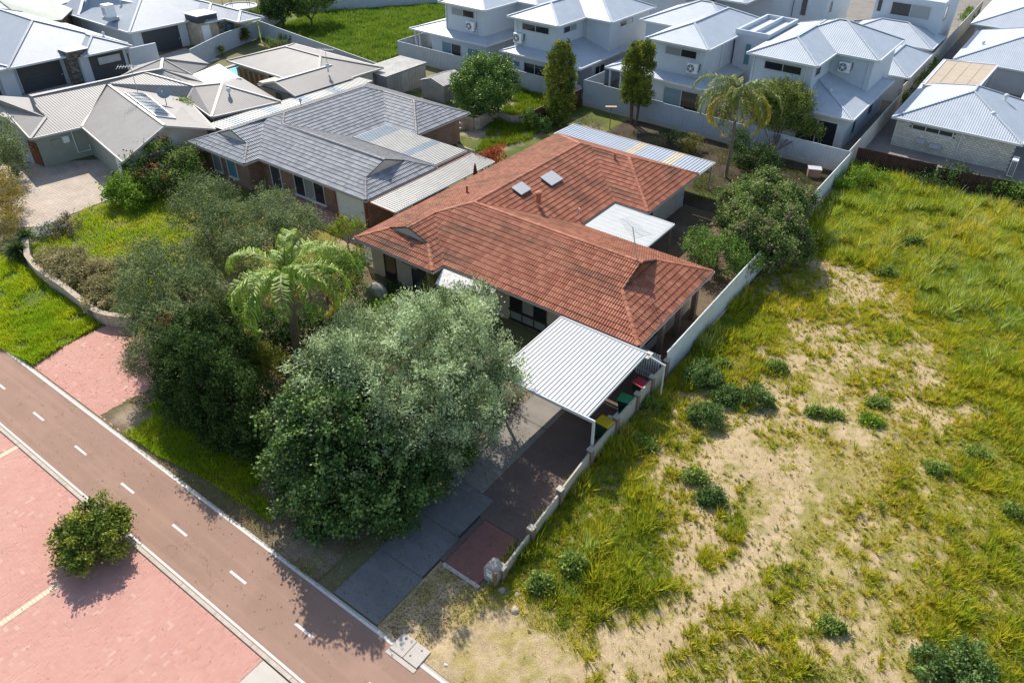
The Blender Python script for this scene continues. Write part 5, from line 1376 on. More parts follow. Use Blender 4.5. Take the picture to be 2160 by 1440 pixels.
MB().prism([tuple(G(-30, 75, 3.2)[:2]), tuple(G(130, 42, 3.2)[:2] + (-.6, 0)), tuple(G(165, 8, 3.0)[:2] + (-.6, 0)), tuple(G(0, -40, 3.2)[:2])], 0, 2.85).build('wall', BRICK, SG)
b = MB(); b.poly([(-77.5, 24, 0.005), (-71.5, 24, 0.005), (-74.5, 46, 0.005), (-81, 46, 0.005)]); b.build('lane', PALEC, kind='structure')
b = MB().box(-76.9, -76.7, 37.7, 40.6, 0, 2.4); tag(b.build('link_wall', WHITE), 'white rendered wall linking two pale roofed houses', 'wall')

# ---- garden sheds
def shed(lab, x0, x1, y0, y1, z, roofm, gable=False, ins=0.06):
    t = thing('garden_shed', lab, 'shed', ((x0 + x1) / 2, (y0 + y1) / 2, 0))
    b = MB()
    for a, c, ax in (((x0, y0), (x1, y0), 'x'), ((x0, y1), (x1, y1), 'x'), ((x0, y0), (x0, y1), 'y'), ((x1, y0), (x1, y1), 'y')):
        L = (c[0] - a[0]) + (c[1] - a[1]); n = int(L / 0.24)
        for i in range(n):
            s = L * i / n; e = s + L / n * 0.62
            if ax == 'x': b.box(a[0] + s, a[0] + e, a[1] - 0.02, a[1] + 0.02, 0, z)
            else: b.box(a[0] - 0.02, a[0] + 0.02, a[1] + s, a[1] + e, 0, z)
    b.box(x0 + 0.01, x1 - 0.01, y0 + 0.005, y1 - 0.005, 0, z - 0.01)
    b.build('wall', SHEDM, t)
    if gable:
        zr_ = z + 0.42; xm = (x0 + x1) / 2
        MB().poly([(x0, y0 + .01, z - .02), (x1, y0 + .01, z - .02), (xm, y0 + .01, zr_ - .02)]).build('gable', SHEDM, t)
        rib_sheet(x0 - 0.12, xm, y0 - 0.1, y1 + 0.1, lambda x, y: z - 0.05 + (x - x0 + 0.12) / (xm - x0 + 0.12) * 0.47, 'x', 0.25, 0.03).build('roof_sheet', roofm, t)
        rib_sheet(xm, x1 + 0.12, y0 - 0.1, y1 + 0.1, lambda x, y: z - 0.05 + (x1 + 0.12 - x) / (xm - x0 + 0.12) * 0.47, 'x', 0.25, 0.03).build('roof_sheet', roofm, t)
    else:
        n = 4
        for i in range(n):
            u0 = x0 - 0.12 + (x1 - x0 + 0.24) * i / n; u1 = x0 - 0.12 + (x1 - x0 + 0.24) * (i + 1) / n
            rib_sheet(u0, u1, y0 - 0.15, y1 + 0.15, lambda x, y: z + 0.05 + (y - y0) * 0.02, 'y', 0.2, 0.03).build('roof_sheet', roofm, t)
    MB().box(x1 + 0.02, x1 + 0.05, (y0 + y1) / 2 - 0.8, (y0 + y1) / 2, 0.05, z - 0.15).build('door', SHEDM, t)
    return t
SHEDR = plain('pale_shed_roof', (0.56, 0.52, 0.46), 0.55, 0.3, 0.15, 0.8)
shed('larger flat roofed garden shed of weathered grey steel', -55.4, -52.0, 48.4, 53.7, 2.05, SHEDR)
shed('smaller gable roofed garden shed beside the round tree', -49.7, -46.9, 50.6, 53.8, 1.75, SHEDR, True)

# ================================================================== FENCES
def fence(lab, pts, z0, z1, mat, bay=2.37, plinth=0.0, wave=0.19, depth=0.018, posts=True, cap=True, group=None, name='fence', plm=None, round_=False):
    """steel sheet fence; pts = list of (x, y[, z0, z1])"""
    pts = [tuple(p) if len(p) > 2 else (p[0], p[1], z0, z1) for p in pts]
    t = thing(name, lab, 'fence', (pts[0][0], pts[0][1], 0), group)
    for a, c in zip(pts[:-1], pts[1:]):
        A_ = np.array(a[:2]); C_ = np.array(c[:2]); L = np.linalg.norm(C_ - A_); d = (C_ - A_) / L; nr = np.array([-d[1], d[0]])
        n = max(1, int(round(L / bay)))
        for i in range(n):
            gp_ = 0.025 if posts else 0.0; s0, s1 = L * i / n + gp_, L * (i + 1) / n - gp_
            f = (i + 0.5) / n; zb = a[2] + (c[2] - a[2]) * f; zt = a[3] + (c[3] - a[3]) * f
            m_ = max(2, int(round((s1 - s0) / wave))); b = MB(); prof = []
            for j in range(m_):
                u = s0 + (s1 - s0) * j / m_; w_ = (s1 - s0) / m_
                if round_: prof += [(u + w_ * q_, depth * math.sin(2 * math.pi * q_)) for q_ in (0, .125, .25, .375, .5, .625, .75, .875)]
                else: prof += [(u, depth), (u + w_ * .42, depth), (u + w_ * .5, -depth), (u + w_ * .92, -depth)]
            prof.append((s1, depth if not round_ else 0))
            st = len(b.v)
            for u, o_ in prof:
                p = A_ + d * u + nr * o_
                for th in (-0.006, 0.006):
                    for z in (zb + plinth, zt): b.v.append((p[0] + nr[0] * th, p[1] + nr[1] * th, z))
            for j in range(len(prof) - 1):
                q = st + j * 4
                b.f += [(q, q + 4, q + 5, q + 1), (q + 2, q + 3, q + 7, q + 6), (q + 1, q + 5, q + 7, q + 3)]
            b.build('panel', mat, t)
            if plinth:
                pc_ = A_ + d * (s0 + s1) / 2; b = MB(); b.obox((pc_[0], pc_[1], zb + plinth / 2), (d[0], d[1], 0), (nr[0], nr[1], 0), (0, 0, 1), (s1 - s0) / 2, 0.04, plinth / 2); b.build('plinth', plm or PALEC, t)
            if cap:
                pc_ = A_ + d * (s0 + s1) / 2; b = MB(); b.obox((pc_[0], pc_[1], zt + 0.015), (d[0], d[1], 0), (nr[0], nr[1], 0), (0, 0, 1), (s1 - s0) / 2 + 0.02, 0.03, 0.02); b.build('rail', mat, t)
            if posts:
                pp = A_ + d * (L * i / n); b = MB(); b.obox((pp[0], pp[1], (zb + zt) / 2), (d[0], d[1], 0), (nr[0], nr[1], 0), (0, 0, 1), 0.025, 0.03, (zt - zb) / 2 + 0.02); b.build('post', mat, t)
    return t
fence('long white steel rear fence in front of the left townhouses', [(-60.5, 58.4), (-36.6, 58.4)], 0.0, 1.85, FENCEW, plinth=0.25)
fence('white steel fence on a pale plinth below the right townhouses', [(-36.4, 58.6, 0.0, 2.5), (-30, 58.55, 0.0, 2.2), (-24, 58.5, 0, 1.95), (-11.3, 58.5, 0, 1.85)], 0, 1.9, FENCEW, plinth=0.35)
fence('white steel fence running back between two townhouse yards', [(-36.5, 58.7), (-36.5, 62.5)], 0, 2.35, FENCEW)
fence('white fence side at the edge of the green field', [(-60.55, 58.5), (-60.9, 66)], 0, 1.85, FENCEW)
fence('cream steel fence along the lane to the white roofs', [(-11.45, 58.7, 0, 1.85), (-11.6, 77, 0, 1.9)], 0, 1.9, FENCEC, depth=0.012)
t = fence('long cream wall of the lane between townhouses and white roofs', [(-11.75, 77.2, 0, 2.4), (-12.1, 128, 0, 2.4)], 0, 2.4, FENCEC, bay=3.0, depth=0.008)
fence('pale fibre fence curving beside the red roofed house', [(-11.2, 27.0, 0, 1.75), (-11.2, 37.5, 0, 1.85)], 0, 1.8, FENCEA, bay=1.1, wave=0.15, depth=0.018, posts=False, round_=True, cap=True)
fence('pale fibre fence further back beside the big flowering shrub', [(-11.2, 37.6, 0, 1.8), (-11.3, 58.9, 0, 1.7)], 0, 1.8, FENCEA, bay=1.1, wave=0.15, depth=0.018, posts=False, round_=True)
bf = fence('dark brown corrugated fence at the back of the vacant lot', [(-11.15, 60.2, 0, 1.75), (-5.2, 60.9, 0, 1.62)], 0, 1.7, FENCEB, bay=0.95, wave=0.15, depth=0.025, posts=False, cap=False, round_=True)
fence('lower dark brown corrugated fence stretch overgrown by creeper', [(-5.1, 61.0, 0, 1.4), (4.0, 62.2, 0, 1.45)], 0, 1.4, FENCEB, bay=0.95, wave=0.15, depth=0.025, posts=False, cap=False, round_=True)
fence('white steel fence in front of the stone clad entry', [(-73.9, 42.4), (-76.5, 47.6), (-78.6, 54.0)], 0, 1.85, FENCEW)
fence('long white fence below the green field', [(-78.6, 54.2), (-56.2, 51.2)], 0, 1.85, FENCEW)
fence('white fence at the far side of the green field', [(-84.5, 64), (-70, 92)], 0, 1.85, FENCEW)
fence('white fence continuing beyond the trampoline yard', [(-78.8, 54.6), (-84.2, 62)], 0, 1.85, FENCEW)
fence('dark red brown steel fence end beside the tall cypress', [(-36.45, 50.6), (-36.4, 58.2)], 0.0, 1.7, plain('dark_red_brown_steel', (0.10, 0.04, 0.035), 0.6, 0.3), depth=0.012)
fence('pale fence along the left edge of the red roof', [(-31.35, 38.5), (-31.5, 50.4)], 0, 1.9, FENCEA, bay=1.1, wave=0.15, posts=False, round_=True)
fence('pale wall panel fence below the taupe roof gate', [(float(e1[0] - 3.2), float(e1[1] - 0.6)), (float(e1[0] - 1.2), float(e1[1] - 0.15))], 0, 1.6, FENCEW)

# side wall of the driveway: panels between brick piers, stepping up
dw = thing('driveway_wall', 'low beige panel wall with brick piers beside the driveway', 'wall', (-11.1, 20, 0))
steps = [(13.25, 0.62), (15.2, 0.75), (17.35, 0.88), (19.9, 0.92), (22.15, 1.1), (24.05, 1.12), (25.5, 1.16), (27.0, 1.2)]
for (y0, h0), (y1, h1) in zip(steps[:-1], steps[1:]):
    x0 = -10.72 - min(0.45, (y0 - 13.25) * 0.06); x1 = -10.72 - min(0.45, (y1 - 13.25) * 0.06)
    b = MB(); b.prism([(x0 - 0.04, y0 + 0.13), (x0 + 0.04, y0 + 0.13), (x1 + 0.04, y1 - 0.13), (x1 - 0.04, y1 - 0.13)], 0, h0); b.build('wall_panel', WALLP, dw, bevel=0.008)
for (y, h) in steps:
    x = -10.72 - min(0.45, (y - 13.25) * 0.06)
    pr = MB().box(x - 0.12, x + 0.12, y - 0.12, y + 0.12, 0, h + 0.06).build('pier', PILLAR, dw)
    MB().box(x - 0.14, x + 0.14, y - 0.14, y + 0.14, h + 0.062, h + 0.11).build('pier_cap', WALLP, pr)
# curved limestone garden wall at left
cw = thing('garden_wall', 'curved low limestone garden wall above the left lawn', 'wall', (-41, 13.5, 0))
cpts = [G(*q)[:2] for q in ((62, 520), (66, 560), (86, 585), (110, 603), (140, 622), (165, 642), (190, 662), (212, 678), (235, 685), (262, 688), (290, 690))]
for i, (a, c) in enumerate(zip(cpts[:-1], cpts[1:])):
    L = np.linalg.norm(c - a); n = max(1, int(L / 0.5)); d = (c - a) / L; nr = np.array([-d[1], d[0]])
    for k_ in range(n):
        for lv in range(2):
            s = L * (k_ + 0.5) / n; p = a + d * s
            b = MB(); b.obox((p[0], p[1], 0.17 + lv * 0.34), (d[0], d[1], 0), (nr[0], nr[1], 0), (0, 0, 1), L / n / 2 - 0.006, 0.12, 0.166); b.build('block', LIMEST, cw)
    m0 = (a + c) / 2; b = MB(); b.obox((m0[0], m0[1], 0.705), (d[0], d[1], 0), (nr[0], nr[1], 0), (0, 0, 1), L / 2, 0.15, 0.025); b.build('capping', LIMEST, cw)
# curved limestone retaining wall in the rear yard
rw = thing('retaining_wall', 'curved limestone retaining wall below the round tree', 'wall', (-41, 48, 0))
cpts = [G(*q)[:2] for q in ((972, 268), (1000, 275), (1012, 272), (1030, 258), (1052, 254), (1075, 262), (1108, 262))]
for i, (a, c) in enumerate(zip(cpts[:-1], cpts[1:])):
    L = np.linalg.norm(c - a); n = max(1, int(L / 0.45)); d = (c - a) / L; nr = np.array([-d[1], d[0]])
    for k_ in range(n):
        for lv in range(4 if i < 3 else 3):
            s = L * (k_ + 0.5) / n; p = a + d * s
            b = MB(); b.obox((p[0], p[1], 0.13 + lv * 0.26), (d[0], d[1], 0), (nr[0], nr[1], 0), (0, 0, 1), L / n / 2 - 0.008, 0.13, 0.125); b.build('block', LIMEST, rw)
st_ = thing('garden_steps', 'cream timber steps against the limestone retaining wall', 'steps', G(962, 275, 0))
ps = G(962, 275, 0)
for i in range(3): MB().box(ps[0] - 0.55, ps[0] + 0.45, ps[1] + i * 0.4, ps[1] + i * 0.4 + 0.38, 0, 0.28 * (i + 1)).build('step', LIMEST, st_)
MB().poly([(x, y, 0.012) for x, y in [G(960, 300)[:2], G(985, 340)[:2], G(1005, 345)[:2], G(1015, 310)[:2], G(1000, 280)[:2], G(965, 282)[:2]]]).build('sand_patch', plain('yard_sand', (0.46, 0.37, 0.25), 0.95, 0.1, 0.2, 3), kind='structure')

# ================================================================== SMALL THINGS
def wheelie(lab, lidm, bodym=GREENBIN, loc=(0, 0, 0), rz=0.0):
    t = thing('wheelie_bin', lab, 'bin', (0, 0, 0), 'wheelie bins by the driveway wall')
    b = MB(); q = []
    for z, hx, hy in ((0.06, 0.2, 0.22), (0.98, 0.28, 0.33)):
        q.append([(-hx, -hy, z), (hx, -hy, z), (hx, hy, z), (-hx, hy, z)])
    b.poly(list(reversed(q[0]))); b.poly(q[1])
    for i in range(4): b.poly([q[0][i], q[0][(i + 1) % 4], q[1][(i + 1) % 4], q[1][i]])
    b.build('body', bodym, t, bevel=0.02)
    l_ = MB(); l_.poly([(-0.3, -0.36, 1.0), (0.3, -0.36, 1.0), (0.3, 0.36, 1.06), (-0.3, 0.36, 1.06)])
    l_ = MB().box(-0.3, 0.3, -0.36, 0.38, 0.985, 1.04); ld = l_.build('lid', lidm, t, bevel=0.03)
    MB().tube([(-0.26, 0.44, 0.99), (0.26, 0.44, 0.99)], 0.02, 8).box(-0.27, -0.23, 0.36, 0.45, 0.96, 1.0).box(0.23, 0.27, 0.36, 0.45, 0.96, 1.0).build('handle', bodym, t)
    for sx in (-1, 1):
        w_ = MB().tube([(sx * 0.23, 0.27, 0.1), (sx * 0.29, 0.27, 0.1)], 0.1, 14).build('wheel', BLACKP, t)
    t.location = loc; t.rotation_euler = (0, 0, rz)
    return t
wheelie('wheelie bin with a bright red lid by the driveway wall', LIDRED, loc=(-11.5, 25.0, 0.01), rz=1.4)
wheelie('wheelie bin with a bright green lid by the driveway wall', LIDGREEN, loc=(-11.5, 23.6, 0.01), rz=1.7)
wheelie('wheelie bin with a yellow lid next to the carport post', LIDYEL, loc=(-11.5, 21.7, 0.01), rz=1.5)
ch = thing('plastic_chair', 'grey white plastic chair beside the yellow lidded bin', 'chair', (-11.65, 22.55, 0.01))
MB().box(-11.9, -11.45, 22.3, 22.78, 0.40, 0.44).build('seat', WHITEP, ch, bevel=0.02); MB().box(-11.47, -11.42, 22.3, 22.78, 0.44, 0.86).build('backrest', WHITEP, ch, bevel=0.015)
for x in (-11.88, -11.5):
    for y in (22.33, 22.72): MB().box(x, x + 0.04, y, y + 0.04, 0.01, 0.4).build('leg', WHITEP, ch)
mbx = thing('mailbox', 'limestone arched mailbox at the end of the driveway wall', 'mailbox', (-11.0, 13.1, 0))
b = MB()
n = 10; arch = [(-0.28, 0.0)] + [(-0.28 * math.cos(math.pi * i / n), 0.62 + 0.3 * math.sin(math.pi * i / n)) for i in range(n + 1)] + [(0.28, 0.0)]
fr = [(-11.0 + u, 12.85, z) for u, z in arch]; bk = [(-11.0 + u, 13.3, z) for u, z in arch]
b.poly(fr); b.poly(list(reversed(bk)))
for i in range(len(arch)): j = (i + 1) % len(arch); b.poly([fr[j], fr[i], bk[i], bk[j]])
b.build('body', plain('grey_limestone', (0.36, 0.33, 0.29), 0.9, 0.15, 0.2, 5), mbx)
MB().box(-11.13, -10.87, 12.825, 12.849, 0.35, 0.72).build('door', WHITEP, mbx); MB().box(-11.1, -10.9, 12.815, 12.824, 0.62, 0.66).build('slot', BLACKP, mbx)
MB().box(-10.78, -10.66, 12.75, 12.87, 0, 0.85).build('post', TIMBER, mbx)

def rock(name, lab, loc, r, squash=(1, 1, 0.75), mat=ROCK, sd=1, amp=0.25):
    n1, n2 = 14, 9; V = []; rr = np.random.default_rng(sd); ph = rr.random(6) * 6
    for i in range(n2 + 1):
        th = math.pi * i / n2
        for j in range(n1):
            f = 2 * math.pi * j / n1; d = np.array([math.sin(th) * math.cos(f), math.sin(th) * math.sin(f), math.cos(th)])
            k_ = 1 + amp * (math.sin(2.1 * d[0] + ph[0]) * math.sin(2.7 * d[1] + ph[1]) + 0.5 * math.sin(4.3 * d[2] + ph[2] + 3 * d[0]))
            V.append(d * r * k_ * np.array(squash) + (0, 0, r * squash[2] * 0.7))
    F = [(i * n1 + j, i * n1 + (j + 1) % n1, (i + 1) * n1 + (j + 1) % n1, (i + 1) * n1 + j) for i in range(n2) for j in range(n1)]
    o = link(name, mesh_np(name, V, F, mat, True), None, loc); return tag(o, lab, 'rock')
rock('boulder', 'large grey boulder in the front garden below the tiled eave', G(795, 628, 0), 0.62, (1.1, 0.9, 0.85), sd=3)
rock('rock', 'reddish upright rock in the front garden near the awning', G(836, 668, 0), 0.3, (0.9, 0.6, 1.2), TERRP, sd=5, amp=0.15)
for i, (px_, py_, r_) in enumerate(((1088, 1290, 0.17), (1058, 1248, 0.14), (1092, 1258, 0.12), (1047, 1226, 0.12))):
    rock('rock', ['pale rock at the corner of the sandy verge', 'grey rock in the shade below the mailbox', 'flat pale rock at the edge of the weeds', 'small grey rock at the foot of the mailbox'][i], G(px_, py_, 0), r_, sd=20 + i, mat=LIMEST)
# clothes / bird feeder pole in the rear yard
pb = G(1286, 272, 0)
pf = thing('bird_table', 'timber board on a pole in the rear yard', 'bird table', pb)
MB().tube([pb, pb + (0, 0, 2.0)], 0.035, 8).build('pole', TIMBER, pf); MB().obox(pb + (0, 0, 2.03), (0.8, 0.6, 0), (-0.6, 0.8, 0), (0, 0, 1), 0.5, 0.16, 0.025).build('board', plain('pale_board', (0.5, 0.36, 0.22), 0.8, 0.2), pf)
# junk by the rear fence
jk = G(1715, 372, 0)
j_ = thing('old_cabinet', 'discarded grey cabinet by the rear fence', 'cabinet', jk)
MB().obox(jk + (0, 0, .35), (0.9, 0.4, 0), (-0.4, 0.9, 0), (0, 0, 1), 0.5, 0.35, 0.35).build('body', PILLAR, j_); MB().obox(jk + (0, 0, .72), (0.9, 0.4, 0), (-0.4, 0.9, 0), (0, 0, 1), 0.53, 0.38, 0.02).build('top', GREYP, j_)
jk = G(1760, 352, 0)
j_ = thing('old_chair', 'discarded dark red armchair by the rear fence', 'chair', jk)
RC = plain('dark_red_cloth', (0.16, 0.03, 0.035), 0.9, 0.1)
MB().obox(jk + (0, 0, .25), (0.9, 0.4, 0), (-0.4, 0.9, 0), (0, 0, 1), 0.4, 0.4, 0.2).build('seat', RC, j_); MB().obox(jk + (-0.15, .33, .6), (0.9, 0.4, 0), (-0.4, 0.9, 0), (0, 0, 1), 0.4, 0.09, 0.35).build('backrest', RC, j_)
for s_ in (-1, 1): MB().obox(jk + (0.37 * s_, 0.165 * s_, .45), (0.9, 0.4, 0), (-0.4, 0.9, 0), (0, 0, 1), 0.07, 0.38, 0.12).build('armrest', RC, j_)
# trampoline at the top
tp = G(507, 14, 0.9)
tr2 = thing('trampoline', 'round trampoline on the lawn at the top edge', 'trampoline', (tp[0], tp[1], 0))
MB().tube([tp - (0, 0, .01), tp + (0, 0, .02)], 1.85, 28).build('mat', BLACKP, tr2)
b = MB(); ring = [tp + (2.0 * math.cos(t), 2.0 * math.sin(t), 0.03) for t in np.linspace(0, 2 * math.pi, 29)]; b.tube(ring, 0.13, 6, False); b.build('pad', plain('pale_pad', (0.55, 0.6, 0.6), 0.6, 0.3), tr2)
for k_ in range(6):
    a = k_ * math.pi / 3; MB().tube([tp + (2.0 * math.cos(a), 2.0 * math.sin(a), -0.9), tp + (2.05 * math.cos(a), 2.05 * math.sin(a), 1.6)], 0.03, 6).build('leg', BLACKP, tr2)
# picket gate left of the house
pg2 = thing('picket_fence', 'short white picket fence at the left corner of the red roofed house', 'fence', (-30.7, 25.9, 0))
for i in range(9): MB().box(-31.3 + i * 0.13, -31.23 + i * 0.13, 25.9, 25.93, 0.1, 1.75).build('picket', TRIM, pg2)
MB().box(-31.35, -30.15, 25.935, 25.97, 1.5, 1.58).box(-31.35, -30.15, 25.935, 25.97, 0.4, 0.48).build('rail', TRIM, pg2)

# ================================================================== PLANTS
def unit(v): return v / (np.linalg.norm(v, axis=-1, keepdims=True) + 1e-9)

WK, NK, CK = 1.3, 1.5, 1.65
def leaf_quads(P, A, L, W, rg, N=None):
    """diamond leaves: base P, axis A, length L, width W (arrays)"""
    n = len(P)
    s = unit(np.cross(A, rg.normal(size=(n, 3)) if N is None else N))
    mid = P + A * (L * 0.45)[:, None]
    V = np.stack([P, mid + s * (W / 2)[:, None], P + A * L[:, None], mid - s * (W / 2)[:, None]], 1)
    F = np.arange(n * 4).reshape(n, 4)
    return V.reshape(-1, 3), F

def foliage(name, lobes, parent, pal, rg, leaf=(0.12, 0.05), clumps=26, per=42, cr=0.33, up=0.25, out=0.7, droop=0.0, mat=VEG, sub=9, low=-0.55, hue=0.5, accents=None, jag=0.25, zmin=0.05, smin=0.33, inner=0.15, core=0.8, spr=(0.58, 0.80)):
    """a crown: main lobes carry smaller lobes, those carry leaf clumps spread through the volume; pal = list of colours"""
    cen = []; rad = []; nrm = []
    lob = []
    for (c, r) in lobes:
        c = np.asarray(c, float); r = np.asarray(r if hasattr(r, '__len__') else (r, r, r), float)
        lob.append((c, r * core))
        k = 0
        while k < sub:
            d = unit(rg.normal(size=3))
            if d[2] < low: continue
            f = rg.uniform(smin, smin + 0.18)
            lob.append((c + d * r * rg.uniform(*spr), r * f)); k += 1
    for c, r in lob:
        area = 4 * math.pi * ((r[0] * r[1] + r[0] * r[2] + r[1] * r[2]) / 3)
        n = max(3, int(area * clumps / 10))
        d = unit(rg.normal(size=(n, 3)))
        d = d[d[:, 2] > low - 0.2]
        f = np.where(rg.random(len(d)) < inner, rg.uniform(0.4, 0.85, len(d)), rg.uniform(0.85, 1.0 + jag * 0.5, len(d)))
        p = c + d * r * f[:, None]
        cen.append(p); nrm.append(unit(d / r)); rad.append(np.full(len(d), 1.0))
    cen = np.concatenate(cen); nrm = np.concatenate(nrm)
    keep = cen[:, 2] > zmin
    # drop clumps buried deep inside another lobe
    for c, r in lob:
        q = np.linalg.norm((cen - c) / r, axis=1)
        keep &= ~((q < 0.62) & (rg.random(len(cen)) < 0.85))
    cen = cen[keep]; nrm = nrm[keep]
    m = len(cen)
    hueoff = rg.normal(0, 1, m)
    npl = np.maximum(3, (per * NK * rg.uniform(0.55, 1.35, m)).astype(int))
    idx = np.repeat(np.arange(m), npl); n = len(idx)
    P = cen[idx] + rg.normal(size=(n, 3)) * (cr * rg.uniform(0.6, 1.2, m)[idx] * 0.5)[:, None]
    A = unit(nrm[idx] * out + rg.normal(size=(n, 3)) * 0.75 + np.array([0, 0, up - droop])[None, :])
    L = leaf[0] * rg.uniform(0.6, 1.35, n); W = leaf[1] * rg.uniform(0.7, 1.3, n)
    V, F = leaf_quads(P, A, L, W * WK, rg, unit(nrm[idx] * 0.75 + np.array([0, 0, 0.55])[None] + rg.normal(size=(n, 3)) * 0.55))
    pal = np.array(pal) * CK
    t = np.clip(0.5 + 0.22 * hueoff[idx] * hue * 2 + rg.normal(0, 0.16, n), 0, 0.999) * (len(pal) - 1)
    i0 = t.astype(int); fr = (t - i0)[:, None]
    colr = pal[i0] * (1 - fr) + pal[np.minimum(i0 + 1, len(pal) - 1)] * fr
    if accents:
        for frac, c, byclump in accents:
            sel = (rg.random(m) < frac)[idx] if byclump else rg.random(n) < frac
            if byclump: sel &= rg.random(n) < 0.7
            colr[sel] = np.array(c) * rg.uniform(0.8, 1.2, (sel.sum(), 1))
    off = np.array(wl(parent))
    o = link(name, mesh_np(name, V - off, F, mat, False, np.repeat(colr, 4, axis=0)), parent)
    return o

def limbs(parent, base, lobes, r0, rg, mat=BARK, fork=0.4, name='trunk'):
    base = np.asarray(base, float)
    b = MB()
    cz = np.mean([np.asarray(c)[2] for c, r in lobes]); cm = np.mean([np.asarray(c) for c, r in lobes], axis=0)
    fk = base * (1 - fork) + cm * fork; fk[2] = base[2] + (cm[2] - base[2]) * fork
    b.tube([base - (0, 0, .1), base + (fk - base) * 0.5 + rg.normal(size=3) * 0.08, fk], [r0 * 1.2, r0, r0 * 0.8], 8)
    for c, r in lobes:
        c = np.asarray(c, float); rr = np.mean(r)
        mid = (fk + c) / 2 + rg.normal(size=3) * 0.15 * rr
        b.tube([fk - (0, 0, .05), mid, c], [r0 * 0.6, r0 * 0.42, r0 * 0.18], 6)
        for k in range(4):
            d = unit(rg.normal(size=3)); d[2] = abs(d[2]) * 0.7
            b.tube([c * 0.7 + mid * 0.3, c + d * rr * 0.75], [r0 * 0.22, r0 * 0.06], 5)
    return b.build(name, mat, parent, smooth=True)

def tree(name, lab, cat, lobes_px, base, pal, rg_seed, r0=0.12, fork=0.4, group=None, **kw):
    """lobes_px: (px, py, z, r or (rx, ry, rz)); base: ground spot (x, y)"""
    rg = np.random.default_rng(rg_seed)
    lobes = [(G(a, b_, z), r) for a, b_, z, r in lobes_px]
    if base is None:
        c = lobes[0][0]; base = (c[0], c[1])
    t = thing(name, lab, cat, (base[0], base[1], 0), group)
    limbs(t, (base[0], base[1], 0), lobes, r0, rg, fork=fork)
    foliage('crown', lobes, t, pal, rg, **kw)
    return t

OLIVE = [(0.06, 0.085, 0.035), (0.15, 0.195, 0.095), (0.25, 0.305, 0.165), (0.36, 0.415, 0.24)]
FICUS = [(0.016, 0.036, 0.011), (0.038, 0.08, 0.018), (0.075, 0.13, 0.028), (0.14, 0.20, 0.05)]
HEDGE = [(0.012, 0.025, 0.008), (0.024, 0.046, 0.012), (0.042, 0.074, 0.017), (0.065, 0.10, 0.025)]
BOTTLED = [(0.03, 0.048, 0.016), (0.07, 0.098, 0.034), (0.115, 0.148, 0.055), (0.17, 0.20, 0.085)]
BOTTLE = [(0.04, 0.06, 0.022), (0.09, 0.12, 0.045), (0.145, 0.175, 0.07), (0.20, 0.22, 0.10)]
GREEN = [(0.03, 0.06, 0.012), (0.06, 0.11, 0.018), (0.10, 0.165, 0.03), (0.16, 0.22, 0.045)]
LIME = [(0.07, 0.12, 0.012), (0.13, 0.20, 0.02), (0.19, 0.26, 0.035)]
GOLD = [(0.06, 0.075, 0.01), (0.13, 0.135, 0.018), (0.21, 0.19, 0.025)]
CYP = [(0.035, 0.055, 0.012), (0.07, 0.10, 0.018), (0.13, 0.155, 0.025), (0.25, 0.235, 0.035)]
SHRUBR = [(0.03, 0.055, 0.013), (0.075, 0.115, 0.025), (0.13, 0.175, 0.045), (0.20, 0.225, 0.085)]
DRYB = [(0.10, 0.08, 0.05), (0.17, 0.13, 0.08), (0.23, 0.19, 0.12)]

# big grey green tree over the driveway
tree('olive_tree', 'large grey green feathery tree reaching over the carport corner', 'tree',
     [(880, 735, 4.3, 1.9), (780, 770, 4.6, 1.8), (700, 800, 4.4, 1.5), (965, 690, 4.1, 1.8), (900, 665, 3.6, 1.2), (1005, 770, 3.7, 1.7), (940, 830, 3.9, 1.7), (850, 850, 4.2, 1.6), (1010, 850, 3.0, 1.4), (930, 915, 2.7, 1.5), (820, 925, 3.4, 1.2), (1060, 790, 3.0, 0.9), (990, 640, 3.4, 1.0), (665, 835, 4.0, 0.9)],
     (-18.2, 17.6), OLIVE, 1, 0.2, 0.35, leaf=(0.15, 0.042), clumps=34, per=40, cr=0.36, up=0.4, out=0.8, sub=17, hue=0.9, jag=0.5, smin=0.2, core=0.5, spr=(0.68, 1.0))
tree('olive_tree', 'smaller grey green tree top in front of the house entry', 'tree',
     [(760, 690, 2.6, 1.1), (820, 700, 2.8, 1.1), (730, 720, 2.4, 0.9), (960, 640, 2.8, 1.0)], (-22.5, 20.8), OLIVE, 2, 0.1, 0.35, leaf=(0.14, 0.04), clumps=28, per=38, cr=0.4, up=0.35, out=0.8, sub=9, hue=0.6, jag=0.4)
# dense dark round tree at the street
tree('round_tree', 'dense dark green round tree at the street corner of the front yard', 'tree',
     [(715, 930, 2.7, (2.6, 2.5, 2.5)), (640, 960, 2.2, (1.45, 1.6, 2.2)), (790, 990, 2.0, (1.9, 1.7, 1.9)), (730, 1040, 1.5, (2.2, 1.6, 1.5)), (860, 1000, 1.7, 1.4), (635, 880, 3.2, 1.2), (665, 820, 3.9, 1.0), (665, 1060, 1.2, 1.2)],
     (-19.0, 12.6), FICUS, 3, 0.22, 0.3, leaf=(0.13, 0.085), clumps=36, per=40, cr=0.36, up=0.1, out=1.0, sub=20, hue=0.8, mat=GLOSSY, low=-0.8, smin=0.18, jag=0.2, core=0.72, spr=(0.65, 0.9), accents=[(0.05, (0.22, 0.26, 0.12), True)])
